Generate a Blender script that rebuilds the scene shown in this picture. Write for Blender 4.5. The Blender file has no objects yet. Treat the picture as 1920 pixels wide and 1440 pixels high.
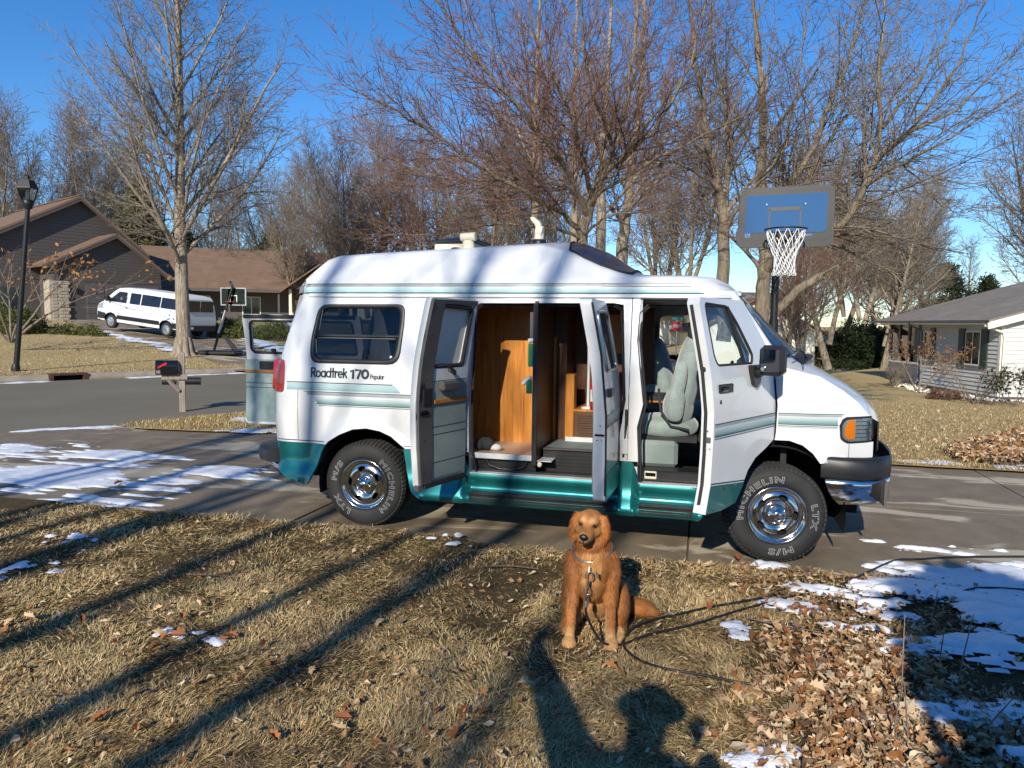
import bpy, math, random
import numpy as np
from mathutils import Vector, Matrix, noise as mnoise
from mathutils.geometry import delaunay_2d_cdt

rad = math.radians
S = bpy.context.scene
COL = S.collection

# ------------------------------------------------------------------ camera
CAM = np.array([2.7297, -6.5363, 1.7142])
F_PX = 1388.0
YAW, PITCH, ROLL = -0.25276, 0.08228, 0.01225
def _cam_axes():
    cy, sy, cp, sp = math.cos(YAW), math.sin(YAW), math.cos(PITCH), math.sin(PITCH)
    fwd = np.array([sy*cp, cy*cp, -sp]); right = np.array([cy, -sy, 0.0]); up = np.cross(right, fwd)
    cr, sr = math.cos(ROLL), math.sin(ROLL)
    return cr*right + sr*up, -sr*right + cr*up, fwd
RIGHT, UP, FWD = _cam_axes()
cam_d = bpy.data.cameras.new('camera'); cam = bpy.data.objects.new('camera', cam_d); COL.objects.link(cam)
m = Matrix.Identity(4)
for i in range(3):
    m[i][0] = RIGHT[i]; m[i][1] = UP[i]; m[i][2] = -FWD[i]; m[i][3] = CAM[i]
cam.matrix_world = m
cam_d.sensor_width = 36.0; cam_d.lens = 36.0*F_PX/1920.0
cam_d.clip_start = 0.05; cam_d.clip_end = 1500
S.camera = cam

# ------------------------------------------------------------------ sky, sun, exposure
SUN_EL, SUN_AZ = rad(26.0), rad(3.0)          # light travels towards +y, a little towards +x
world = bpy.data.worlds.new('World'); S.world = world; world.use_nodes = True
wn = world.node_tree.nodes; wl = world.node_tree.links
bg = wn['Background']
sky = wn.new('ShaderNodeTexSky'); sky.sky_type = 'NISHITA'; sky.sun_disc = False
sky.sun_elevation = SUN_EL; sky.sun_rotation = math.pi + SUN_AZ
sky.altitude = 300; sky.air_density = 1.0; sky.dust_density = 0.0; sky.ozone_density = 2.6
hsv = wn.new('ShaderNodeHueSaturation'); hsv.inputs['Saturation'].default_value = 1.3
tint = wn.new('ShaderNodeMix'); tint.data_type = 'RGBA'; tint.blend_type = 'MULTIPLY'; tint.inputs['Factor'].default_value = 1.0; tint.inputs[7].default_value = (.84, .97, 1.16, 1)
wl.new(sky.outputs[0], hsv.inputs['Color']); wl.new(hsv.outputs[0], tint.inputs[6]); wl.new(tint.outputs[2], bg.inputs['Color'])
bg.inputs['Strength'].default_value = 0.094
sun_d = bpy.data.lights.new('sun', 'SUN'); sun_d.energy = 3.9; sun_d.angle = rad(0.5); sun_d.color = (1.0, 0.925, 0.80)
sun = bpy.data.objects.new('sun', sun_d); COL.objects.link(sun)
sdir = Vector((math.sin(SUN_AZ)*math.cos(SUN_EL), math.cos(SUN_AZ)*math.cos(SUN_EL), -math.sin(SUN_EL)))
sun.rotation_euler = sdir.to_track_quat('-Z', 'Y').to_euler()
sun.location = (0, -20, 20)
S.view_settings.view_transform = 'Standard'; S.view_settings.look = 'None'
S.view_settings.exposure = 0.56; S.view_settings.gamma = 1.0
S.view_settings.use_curve_mapping = False

# ------------------------------------------------------------------ helpers
def pxray(px, py):
    return RIGHT*((px-960)/F_PX) - UP*((py-720)/F_PX) + FWD
def at(px, py, D):                                    # point seen at a photo pixel, D metres in front of the lens
    return CAM + pxray(px, py)*D
def smooth01(t):
    t = min(1.0, max(0.0, t)); return t*t*(3-2*t)

def tag(o, label=None, cat=None, group=None, kind=None):
    if label: o['label'] = label
    if cat: o['category'] = cat
    if group: o['group'] = group
    if kind: o['kind'] = kind
    return o
def empty(name, loc=(0, 0, 0), rz=0.0):
    o = bpy.data.objects.new(name, None); COL.objects.link(o)
    o.location = loc; o.rotation_euler = (0, 0, rz); o.empty_display_size = 0.2
    return o
def children(o): return [c for c in bpy.data.objects if c.parent is o]
def copy_tree(o, parent=None):
    c = o.copy(); COL.objects.link(c); c.parent = parent
    for ch in children(o): copy_tree(ch, c)
    return c

class MB:
    def __init__(s): s.v = []; s.f = []; s.sm = []; s.mi = []; s.cur = 0
    def add(s, vs, fs, smooth=False):
        b = len(s.v); s.v.extend([tuple(map(float, p)) for p in vs])
        for f in fs:
            s.f.append(tuple(b+i for i in f)); s.sm.append(smooth); s.mi.append(s.cur)
        return s
    def box(s, x0, x1, y0, y1, z0, z1, bev=0.0):
        if bev <= 0:
            vs = [(x, y, z) for x in (x0, x1) for y in (y0, y1) for z in (z0, z1)]
            return s.add(vs, [(0, 1, 3, 2), (4, 6, 7, 5), (0, 4, 5, 1), (2, 3, 7, 6), (0, 2, 6, 4), (1, 5, 7, 3)])
        b = min(bev, abs(x1-x0)*.45, abs(y1-y0)*.45, abs(z1-z0)*.45)
        vs = []
        idx = {}
        for ax in range(3):
            for sx in (0, 1):
                for sy in (0, 1):
                    for sz in (0, 1):
                        c = [[x0, x1][sx], [y0, y1][sy], [z0, z1][sz]]
                        d = [b if sx == 0 else -b, b if sy == 0 else -b, b if sz == 0 else -b]
                        for k in range(3):
                            if k != ax: c[k] += d[k]
                        idx[(ax, sx, sy, sz)] = len(vs); vs.append(tuple(c))
        F = []
        for a, q in ((0, [(0, 0), (1, 0), (1, 1), (0, 1)]), (1, [(0, 0), (1, 0), (1, 1), (0, 1)]), (2, [(0, 0), (1, 0), (1, 1), (0, 1)])):
            for sgn in (0, 1):
                loop = []
                for u, w in q:
                    t = [0, 0, 0]; t[a] = sgn; o = [k for k in range(3) if k != a]; t[o[0]] = u; t[o[1]] = w
                    loop.append(idx[(a, *t)])
                F.append(tuple(loop))
        for a in range(3):
            o = [k for k in range(3) if k != a]
            for u in (0, 1):
                for w in (0, 1):
                    t0 = [0, 0, 0]; t0[o[0]] = u; t0[o[1]] = w; t1 = list(t0); t1[a] = 1
                    F.append((idx[(o[0], *t0)], idx[(o[0], *t1)], idx[(o[1], *t1)], idx[(o[1], *t0)]))
        for sx in (0, 1):
            for sy in (0, 1):
                for sz in (0, 1): F.append((idx[(0, sx, sy, sz)], idx[(1, sx, sy, sz)], idx[(2, sx, sy, sz)]))
        return s.add(vs, F)
    def tube(s, pts, r, n=8, cap=True, smooth=True):
        pts = [np.array(p, float) for p in pts]
        rs = r if hasattr(r, '__len__') else [r]*len(pts)
        b = len(s.v); prev = None; rings = []
        for i, p in enumerate(pts):
            t = pts[min(i+1, len(pts)-1)]-pts[max(i-1, 0)]; t = t/(np.linalg.norm(t)+1e-9)
            if prev is None:
                a = np.array([0, 0, 1.]) if abs(t[2]) < .9 else np.array([1., 0, 0])
                u = np.cross(t, a)
            else: u = prev-t*np.dot(prev, t)
            u = u/(np.linalg.norm(u)+1e-9); w = np.cross(t, u); prev = u
            for k in range(n):
                an = 2*math.pi*k/n
                rings.append(p+rs[i]*(u*math.cos(an)+w*math.sin(an)))
        fs = []
        for i in range(len(pts)-1):
            for k in range(n):
                fs.append((i*n+k, i*n+(k+1) % n, (i+1)*n+(k+1) % n, (i+1)*n+k))
        s.add(rings, fs, smooth)
        if cap:
            s.add([s.v[b+k] for k in range(n)], [tuple(range(n))[::-1]])
            e = b+(len(pts)-1)*n
            s.add([s.v[e+k] for k in range(n)], [tuple(range(n))])
        return s
    def lathe(s, prof, n=24, c=(0, 0, 0), axis='z', smooth=True, a0=0.0, a1=2*math.pi):
        full = abs(a1-a0-2*math.pi) < 1e-6; cnt = n if full else n+1
        vs = []
        for r, h in prof:
            for k in range(cnt):
                a = a0+(a1-a0)*k/n; u, w = r*math.cos(a), r*math.sin(a)
                p = (u, w, h) if axis == 'z' else ((u, h, w) if axis == 'y' else (h, u, w))
                vs.append((p[0]+c[0], p[1]+c[1], p[2]+c[2]))
        fs = []
        for i in range(len(prof)-1):
            for k in range(n):
                k2 = (k+1) % cnt
                fs.append((i*cnt+k, i*cnt+k2, (i+1)*cnt+k2, (i+1)*cnt+k))
        return s.add(vs, fs, smooth)
    def prism(s, poly, a, b, axis='y', smooth=False):       # 2-D outline pushed from a to b along an axis
        def P(u, w, h): return (u, h, w) if axis == 'y' else ((u, w, h) if axis == 'z' else (h, u, w))
        n = len(poly)
        s.add([P(u, w, a) for u, w in poly], [tuple(range(n))])
        s.add([P(u, w, b) for u, w in poly], [tuple(range(n))[::-1]])
        vs = [P(u, w, a) for u, w in poly]+[P(u, w, b) for u, w in poly]
        return s.add(vs, [(i, (i+1) % n, n+(i+1) % n, n+i) for i in range(n)], smooth)
    def grid(s, rows, smooth=True, closed=False):
        m_ = len(rows[0]); vs = [p for r in rows for p in r]; fs = []
        for i in range(len(rows)-1):
            for k in range(m_ if closed else m_-1):
                k2 = (k+1) % m_
                fs.append((i*m_+k, i*m_+k2, (i+1)*m_+k2, (i+1)*m_+k))
        return s.add(vs, fs, smooth)
    def ell(s, c, r, n=12, m_=8, rot=None):
        vs = []
        for i in range(m_+1):
            ph = math.pi*i/m_
            for k in range(n):
                th = 2*math.pi*k/n
                p = Vector((r[0]*math.sin(ph)*math.cos(th), r[1]*math.sin(ph)*math.sin(th), r[2]*math.cos(ph)))
                if rot is not None: p = rot @ p
                vs.append((p[0]+c[0], p[1]+c[1], p[2]+c[2]))
        fs = [(i*n+k, i*n+(k+1) % n, (i+1)*n+(k+1) % n, (i+1)*n+k) for i in range(m_) for k in range(n)]
        return s.add(vs, fs, True)
    def xf(s, fn, start=0):
        for i in range(start, len(s.v)): s.v[i] = tuple(fn(*s.v[i]))
        return s
    def build(s, name, mats, parent=None):
        me = bpy.data.meshes.new(name); me.from_pydata(s.v, [], s.f); 
        me.polygons.foreach_set('use_smooth', s.sm)
        if not isinstance(mats, (list, tuple)): mats = [mats]
        for mt in mats: me.materials.append(mt)
        if len(mats) > 1: me.polygons.foreach_set('material_index', s.mi)
        me.update(); me.validate()
        o = bpy.data.objects.new(name, me); COL.objects.link(o)
        if parent is not None: o.parent = parent
        return o
def np_mesh(name, V, F, mat, parent=None, smooth=True, attrs=None):
    """triangles or quads from numpy arrays"""
    V = np.asarray(V, np.float32); F = np.asarray(F, np.int32)
    me = bpy.data.meshes.new(name); k = F.shape[1]
    me.vertices.add(len(V)); me.vertices.foreach_set('co', V.ravel())
    me.loops.add(F.size); me.loops.foreach_set('vertex_index', F.ravel())
    me.polygons.add(len(F)); me.polygons.foreach_set('loop_start', np.arange(0, F.size, k, dtype=np.int32))
    me.polygons.foreach_set('use_smooth', np.full(len(F), smooth, dtype=bool))
    for nm, arr in (attrs or {}).items():
        a = me.attributes.new(nm, 'FLOAT_COLOR', 'POINT')
        a.data.foreach_set('color', np.asarray(arr, np.float32).ravel())
    me.materials.append(mat); me.update(calc_edges=True); me.validate()
    o = bpy.data.objects.new(name, me); COL.objects.link(o)
    if parent is not None: o.parent = parent
    return o

def pip(p, poly):
    x, y = p; c = False; n = len(poly); j = n-1
    for i in range(n):
        xi, yi = poly[i]; xj, yj = poly[j]
        if (yi > y) != (yj > y) and x < (xj-xi)*(y-yi)/(yj-yi)+xi: c = not c
        j = i
    return c
def resample(poly, sp):
    out = []
    for i in range(len(poly)):
        a = poly[i]; b = poly[(i+1) % len(poly)]
        n = max(1, int(math.hypot(b[0]-a[0], b[1]-a[1])/sp+.5))
        for k in range(n): out.append((a[0]+(b[0]-a[0])*k/n, a[1]+(b[1]-a[1])*k/n))
    return out
def rounded(poly, r, n=4):
    out = []; N = len(poly)
    for i in range(N):
        p = np.array(poly[i], float); a = np.array(poly[i-1], float); b = np.array(poly[(i+1) % N], float)
        rr = r[i] if hasattr(r, '__len__') else r
        la, lb = np.linalg.norm(a-p), np.linalg.norm(b-p); q = min(rr, la*.45, lb*.45)
        if q < 1e-4: out.append(tuple(p)); continue
        p0 = p+(a-p)/la*q; p1 = p+(b-p)/lb*q
        for k in range(n+1):
            t = k/n; out.append(tuple((1-t)**2*p0+2*t*(1-t)*p+t*t*p1))
    return out
def skin(mb, outline, holes=(), sp=.06, fn=None, th=.03, inner=True):
    """sheet cut from a 2-D outline with holes, bent by fn(u, w, depth) and given thickness th"""
    loops = [resample(outline, sp)]+[resample(h, sp) for h in holes]
    vs = []; es = []
    for L in loops:
        b = len(vs); vs += L; es += [(b+i, b+(i+1) % len(L)) for i in range(len(L))]
    x0 = min(p[0] for p in loops[0]); x1 = max(p[0] for p in loops[0]); z0 = min(p[1] for p in loops[0]); z1 = max(p[1] for p in loops[0])
    nx, nz = int((x1-x0)/sp), int((z1-z0)/sp)
    arr = np.array(vs)
    for i in range(1, nx+1):
        for k in range(1, nz+1):
            p = (x0+(i-.5+.5*(k % 2)*.9)*sp, z0+(k-.4)*sp)
            if not pip(p, loops[0]) or any(pip(p, h) for h in loops[1:]): continue
            if ((arr-np.array(p))**2).sum(1).min() < (.45*sp)**2: continue
            vs.append(p)
    ov, oe, of, *_ = delaunay_2d_cdt([Vector(p) for p in vs], es, [], 0, 1e-5)
    ov = [(p[0], p[1]) for p in ov]
    tris = []
    for f in of:
        c = (sum(ov[i][0] for i in f)/len(f), sum(ov[i][1] for i in f)/len(f))
        if pip(c, loops[0]) and not any(pip(c, h) for h in loops[1:]): tris.append(tuple(f))
    P0 = [fn(u, w, 0.0) for u, w in ov]
    mb.add(P0, tris, True)
    if th:
        P1 = [fn(u, w, th) for u, w in ov]
        if inner: mb.add(P1, [t[::-1] for t in tris], True)
        ec = {}
        for t in tris:
            for a, b in zip(t, t[1:]+t[:1]): ec.setdefault((min(a, b), max(a, b)), []).append((a, b))
        for e, l in ec.items():
            if len(l) == 1:
                a, b = l[0]; mb.add([P0[a], P0[b], P1[b], P1[a]], [(0, 3, 2, 1)])
    return mb
# ------------------------------------------------------------------ materials
class NT:
    def __init__(s, name):
        s.m = bpy.data.materials.new(name); s.m.use_nodes = True; s.t = s.m.node_tree; s.n = s.t.nodes; s.l = s.t.links
        s.b = s.n['Principled BSDF']; s.out = s.n['Material Output']
    def node(s, typ, **kw):
        x = s.n.new(typ)
        for k, v in kw.items(): setattr(x, k, v)
        return x
    def link(s, a, b): s.l.new(a, b)
    def coord(s, kind='Object', scale=(1, 1, 1), rot=(0, 0, 0)):
        c = s.node('ShaderNodeTexCoord'); mp = s.node('ShaderNodeMapping'); mp.inputs['Scale'].default_value = scale; mp.inputs['Rotation'].default_value = rot
        s.link(c.outputs[kind], mp.inputs['Vector']); return mp.outputs[0]
    def pos(s, scale=(1, 1, 1)):
        c = s.node('ShaderNodeNewGeometry'); mp = s.node('ShaderNodeMapping'); mp.inputs['Scale'].default_value = scale
        s.link(c.outputs['Position'], mp.inputs['Vector']); return mp.outputs[0]
    def noise(s, vec, scale=5, detail=4, rough=.55, dist=0.0):
        x = s.node('ShaderNodeTexNoise'); x.inputs['Scale'].default_value = scale; x.inputs['Detail'].default_value = detail
        x.inputs['Roughness'].default_value = rough; x.inputs['Distortion'].default_value = dist; s.link(vec, x.inputs['Vector']); return x.outputs['Fac']
    def ramp(s, fac, stops, interp='LINEAR'):
        r = s.node('ShaderNodeValToRGB'); cr = r.color_ramp; cr.interpolation = interp
        while len(cr.elements) < len(stops): cr.elements.new(.5)
        for e, (p, c) in zip(cr.elements, stops): e.position = p; e.color = (*c, 1) if len(c) == 3 else c
        s.link(fac, r.inputs['Fac']); return r.outputs['Color']
    def mix(s, fac, a, b, mode='MIX'):
        x = s.node('ShaderNodeMix'); x.data_type = 'RGBA'; x.blend_type = mode
        for sock, v in ((x.inputs['Factor'], fac), (x.inputs[6], a), (x.inputs[7], b)):
            if hasattr(v, 'is_output'): s.link(v, sock)
            elif isinstance(v, (int, float)): sock.default_value = v
            else: sock.default_value = (*v, 1)
        return x.outputs[2]
    def math(s, op, a, b=0.0, clamp=False):
        x = s.node('ShaderNodeMath'); x.operation = op; x.use_clamp = clamp
        for sock, v in ((x.inputs[0], a), (x.inputs[1], b)):
            if hasattr(v, 'is_output'): s.link(v, sock)
            else: sock.default_value = v
        return x.outputs[0]
    def sep(s, vec, k):
        x = s.node('ShaderNodeSeparateXYZ'); s.link(vec, x.inputs[0]); return x.outputs[k]
    def bump(s, h, strength=.3, dist=.01):
        x = s.node('ShaderNodeBump'); x.inputs['Strength'].default_value = strength; x.inputs['Distance'].default_value = dist
        s.link(h, x.inputs['Height']); s.link(x.outputs[0], s.b.inputs['Normal']); return x
    def base(s, c):
        if hasattr(c, 'is_output'): s.link(c, s.b.inputs['Base Color'])
        else: s.b.inputs['Base Color'].default_value = (*c, 1)
    def set(s, **kw):
        for k, v in kw.items():
            k = k.replace('_', ' ')
            if hasattr(v, 'is_output'): s.link(v, s.b.inputs[k])
            else: s.b.inputs[k].default_value = v
        return s.m
M = {}
def plain(name, c, rough=.5, metal=0.0, var=.12, scale=8.0, bump=0.0, bscale=60.0, coat=0.0, spec=.5):
    t = NT(name); v = t.coord()
    f = t.noise(v, scale, 4)
    c0 = tuple(x*(1-var) for x in c); c1 = tuple(min(1, x*(1+var)) for x in c)
    t.base(t.ramp(f, [(.3, c0), (.7, c1)]))
    t.set(Roughness=rough, Metallic=metal); t.b.inputs['Coat Weight'].default_value = coat; t.b.inputs['Coat Roughness'].default_value = .06
    t.b.inputs['Specular IOR Level'].default_value = spec
    if bump: t.bump(t.noise(v, bscale, 3), bump, .004)
    M[name] = t.m; return t.m
def glass(name, tint, fres=1.45, rough=0.0):
    t = NT(name); t.n.remove(t.b)
    tr = t.node('ShaderNodeBsdfTransparent'); tr.inputs['Color'].default_value = (*tint, 1)
    gl = t.node('ShaderNodeBsdfGlossy'); gl.inputs['Roughness'].default_value = rough; gl.inputs['Color'].default_value = (1, 1, 1, 1)
    fr = t.node('ShaderNodeFresnel'); fr.inputs['IOR'].default_value = fres
    mx = t.node('ShaderNodeMixShader'); t.link(fr.outputs[0], mx.inputs[0]); t.link(tr.outputs[0], mx.inputs[1]); t.link(gl.outputs[0], mx.inputs[2])
    t.link(mx.outputs[0], t.out.inputs['Surface']); M[name] = t.m; return t.m

# vehicle
t = NT('white_paint'); v = t.coord(); d = t.noise(v, 1.3, 5, .6); zz = t.sep(v, 2)
lo = t.math('MULTIPLY', t.math('SUBTRACT', 1.25, zz, True), .55, True)
dirt = t.math('MULTIPLY', lo, t.ramp(d, [(.35, (0, 0, 0)), (.75, (1, 1, 1))]))
t.base(t.mix(dirt, (.66, .665, .66), (.44, .41, .37)))
t.set(Roughness=.28); t.b.inputs['Coat Weight'].default_value = .5; t.b.inputs['Coat Roughness'].default_value = .05; M['white_paint'] = t.m
plain('white_plain', (.66, .67, .67), .4, var=.03)
plain('jamb_white', (.60, .61, .61), .35, var=.05)
plain('gelcoat', (.66, .67, .67), .3, var=.02, coat=.3)
plain('cream_plastic', (.72, .66, .50), .45, var=.05)
t = NT('teal_paint'); v = t.coord()
sp = t.noise(v, 900, 1); t.base(t.ramp(sp, [(.3, (.006, .13, .135)), (.7, (.02, .24, .235))]))
t.set(Metallic=.55, Roughness=.33); t.b.inputs['Coat Weight'].default_value = .6; M['teal_paint'] = t.m
plain('black_plastic', (.016, .016, .017), .42, var=.2, bump=.15, bscale=300)
plain('black_gloss', (.008, .008, .009), .12, var=.1, coat=.4)
plain('rubber', (.018, .018, .018), .75, var=.25, bump=.2, bscale=90)
plain('tread_rubber', (.03, .029, .027), .85, var=.35, bump=.3, bscale=60)
plain('dark_void', (.006, .006, .006), .9, var=.2)
plain('grey_trim', (.085, .078, .076), .5, var=.06, bump=.15, bscale=400)
plain('chrome', (.62, .61, .595), .14, 1.0, var=.03)
plain('steel', (.45, .44, .42), .3, .9, var=.1)
plain('decal_dark', (.012, .022, .03), .4, var=.1)
plain('tyre_white', (.50, .50, .49), .6, var=.06)
plain('amber_lens', (.85, .22, .01), .18, var=.12, scale=120, coat=.6)
plain('red_lens', (.33, .006, .012), .15, var=.2, scale=60, coat=.8)
plain('lens_reflector', (.62, .64, .66), .18, .75, var=.12, scale=90)
plain('red_plastic', (.55, .02, .02), .35)
plain('green_plastic', (.01, .22, .10), .5, var=.05)
plain('navy_lid', (.012, .022, .035), .3, var=.1)
glass('clear_glass', (.72, .82, .86), 1.5)
glass('tint_glass', (.055, .06, .07), 1.45)
glass('screen_glass', (.50, .60, .68), 1.6)
def stripe_mat(name, z0, z1, stops):
    t = NT(name); g = t.node('ShaderNodeNewGeometry'); z = t.sep(g.outputs['Position'], 2)
    mr = t.node('ShaderNodeMapRange'); mr.inputs['From Min'].default_value = z0; mr.inputs['From Max'].default_value = z1; t.link(z, mr.inputs['Value'])
    ns = t.noise(t.pos(), 420, 2)
    f = t.math('ADD', mr.outputs[0], t.math('MULTIPLY', t.math('SUBTRACT', ns, .5), .30), True)
    t.base(t.ramp(f, stops)); t.set(Roughness=.32); M[name] = t.m; return t.m
W_ = (.61, .63, .63)
stripe_mat('stripe_fade', 1.00, 1.085, [(0, (.035, .16, .16)), (.35, (.10, .25, .24)), (1, W_)])
stripe_mat('stripe_soft', 1.13, 1.20, [(0, (.20, .36, .37)), (.5, (.36, .50, .51)), (1, (.40, .52, .54))])
stripe_mat('stripe_roof', 1.93, 1.995, [(0, (.22, .46, .46)), (.55, (.40, .58, .58)), (1, (.58, .68, .69))])
plain('stripe_line', (.015, .075, .085), .35, var=.1)
plain('stripe_grey', (.30, .33, .34), .35, var=.1)
plain('stripe_mauve', (.45, .38, .40), .35, var=.1)
# upholstery and interior
t = NT('oak_veneer'); v = t.coord('Object', (9, 9, .55))
n1 = t.noise(v, 2.2, 6, .62, 1.6); v2 = t.coord('Object', (60, 60, 2.5)); n2 = t.noise(v2, 2.0, 3)
f = t.math('ADD', t.math('MULTIPLY', n1, .75), t.math('MULTIPLY', n2, .25))
t.base(t.ramp(f, [(.28, (.26, .080, .012)), (.48, (.54, .205, .032)), (.62, (.64, .265, .048)), (.8, (.44, .150, .024))]))
t.set(Roughness=.34); M['oak_veneer'] = t.m
t = NT('oak_shaded'); v = t.coord('Object', (9, 9, .6)); n1 = t.noise(v, 2.2, 6, .62, 1.4)
t.base(t.ramp(n1, [(.3, (.055, .017, .005)), (.7, (.13, .045, .012))])); t.set(Roughness=.45); M['oak_shaded'] = t.m  # same oak, darkened in its colour for faces the sun misses
plain('trim_wood', (.42, .15, .03), .35, var=.2, scale=30)
plain('vinyl_floor', (.55, .37, .25), .35, var=.1, scale=12)
t = NT('carpet'); v = t.coord(); n1 = t.noise(v, 240, 3); n0 = t.noise(v, 6, 3)
t.base(t.mix(n0, t.ramp(n1, [(.3, (.13, .165, .157)), (.7, (.28, .335, .315))]), (.24, .295, .275))); t.set(Roughness=.95); t.bump(n1, .5, .004); M['carpet'] = t.m
t = NT('velour'); v = t.coord(); n1 = t.noise(v, 14, 5, .7)
t.base(t.ramp(n1, [(.3, (.19, .24, .225)), (.7, (.31, .37, .35))])); t.set(Roughness=.85); t.b.inputs['Sheen Weight'].default_value = .5; t.bump(t.noise(v, 9, 3), .25, .02); M['velour'] = t.m
plain('mirror_dark', (.16, .165, .17), .06, 1.0, var=.05)
plain('door_panel_teal', (.29, .375, .345), .9, var=.12, scale=14, bump=.3, bscale=260)
plain('dark_cloth', (.03, .032, .035), .9, var=.3)
plain('door_plastic', (.30, .345, .36), .5, var=.05)
plain('blind_white', (.62, .61, .57), .7, var=.03)
plain('louvre_brown', (.10, .045, .018), .5)
plain('mat_black', (.02, .02, .021), .8, var=.3, bump=.5, bscale=220)
# wood, metal, street
t = NT('weathered_wood'); v = t.coord('Object', (30, 30, 2)); n1 = t.noise(v, 2, 5)
t.base(t.ramp(n1, [(.3, (.16, .125, .095)), (.7, (.36, .30, .25))])); t.set(Roughness=.85); t.bump(n1, .4, .005); M['weathered_wood'] = t.m
plain('black_metal', (.014, .014, .015), .45, .3, var=.3)
plain('net_cord', (.80, .80, .77), .8, var=.05)
plain('board_frame', (.026, .026, .024), .5, var=.15, bump=.1, bscale=80)
plain('board_print', (.045, .043, .039), .45, var=.15)
plain('logo_blue', (.10, .24, .55), .4)
plain('road_red', (.45, .02, .025), .4)
plain('sign_teal', (.02, .22, .18), .4)
plain('cable_black', (.013, .013, .015), .5, var=.2)
# house
def roofmat(name, a, b):
    t = NT(name); v = t.coord('Object', (1, 1, 1))
    br = t.node('ShaderNodeTexBrick'); br.inputs['Scale'].default_value = 1.0; br.inputs['Brick Width'].default_value = .33; br.inputs['Row Height'].default_value = .14
    br.inputs['Mortar Size'].default_value = .008; br.inputs['Color1'].default_value = (*a, 1); br.inputs['Color2'].default_value = (*b, 1); br.inputs['Mortar'].default_value = (*(x*.35 for x in a), 1)
    xx = t.sep(v, 0); yy = t.sep(v, 1); zz = t.sep(v, 2); cb = t.node('ShaderNodeCombineXYZ')
    t.link(t.math('ADD', xx, yy), cb.inputs[0]); t.link(t.math('MULTIPLY', zz, 2.0), cb.inputs[1]); t.link(cb.outputs[0], br.inputs['Vector'])
    n1 = t.noise(v, 1.1, 4); n2 = t.noise(v, 22, 3)
    t.base(t.mix(.55, br.outputs['Color'], t.ramp(t.math('ADD', t.math('MULTIPLY', n1, .5), t.math('MULTIPLY', n2, .5)), [(.3, tuple(x*.7 for x in a)), (.7, tuple(x*1.25 for x in b))])))
    t.set(Roughness=.92); t.bump(n2, .4, .02); M[name] = t.m
roofmat('brown_shingle', (.155, .093, .060), (.215, .137, .090))
roofmat('grey_shingle', (.18, .155, .125), (.27, .235, .19))
plain('grey_siding', (.080, .071, .068), .6, var=.08)
plain('garage_door_grey', (.098, .086, .086), .55, var=.05)
plain('white_siding', (.60, .59, .55), .5, var=.03)
plain('cream_trim', (.74, .71, .60), .45, var=.03)
plain('shutter_green', (.022, .045, .042), .5, var=.1)
plain('porch_grey', (.16, .16, .18), .6, var=.08)
plain('beige_wall', (.52, .44, .34), .7, var=.05)
plain('window_dark', (.012, .014, .017), .08, var=.1, coat=.3)
t = NT('stone_veneer'); v = t.coord('Object'); n1 = t.noise(v, 3, 4); n2 = t.noise(v, 26, 4)
t.base(t.ramp(t.math('ADD', t.math('MULTIPLY', n1, .6), t.math('MULTIPLY', n2, .4)), [(.3, (.30, .25, .18)), (.7, (.50, .44, .34))])); t.set(Roughness=.85); t.bump(n2, .5, .02); M['stone_veneer'] = t.m
# bark, twigs, foliage
def bark(name, a, b, sc=14):
    t = NT(name); v = t.coord('Object', (1, 1, .22)); n1 = t.noise(v, sc, 6, .65, .6); n2 = t.noise(t.coord(), 1.2, 3)
    f = t.math('ADD', t.math('MULTIPLY', n1, .75), t.math('MULTIPLY', n2, .25))
    t.base(t.ramp(f, [(.32, a), (.68, b)])); t.set(Roughness=.9); t.bump(n1, 1.0, .06); M[name] = t.m
bark('bark_grey', (.075, .056, .036), (.34, .275, .19))
bark('bark_pale', (.12, .09, .062), (.46, .385, .285))
bark('twig_brown', (.085, .06, .043), (.22, .165, .12))
bark('twig_red', (.13, .064, .045), (.30, .172, .118))
bark('twig_grey', (.14, .11, .08), (.33, .265, .20))
def leafmat(name, a, b, tr=.25):
    t = NT(name); n1 = t.noise(t.coord(), 1.7, 4); n2 = t.noise(t.coord(), 30, 2)
    t.base(t.ramp(t.math('ADD', t.math('MULTIPLY', n1, .5), t.math('MULTIPLY', n2, .5)), [(.3, a), (.7, b)])); t.set(Roughness=.7); t.b.inputs['Specular IOR Level'].default_value = .25; M[name] = t.m
leafmat('needle_green', (.020, .032, .010), (.075, .095, .030))
leafmat('hedge_dark', (.008, .016, .006), (.030, .045, .014))
leafmat('juniper', (.045, .060, .014), (.125, .135, .040))
leafmat('pine_olive', (.060, .058, .026), (.135, .125, .060))
leafmat('dry_leaf', (.13, .055, .020), (.30, .15, .065))
leafmat('oak_leaf', (.24, .10, .025), (.40, .20, .06))
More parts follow.
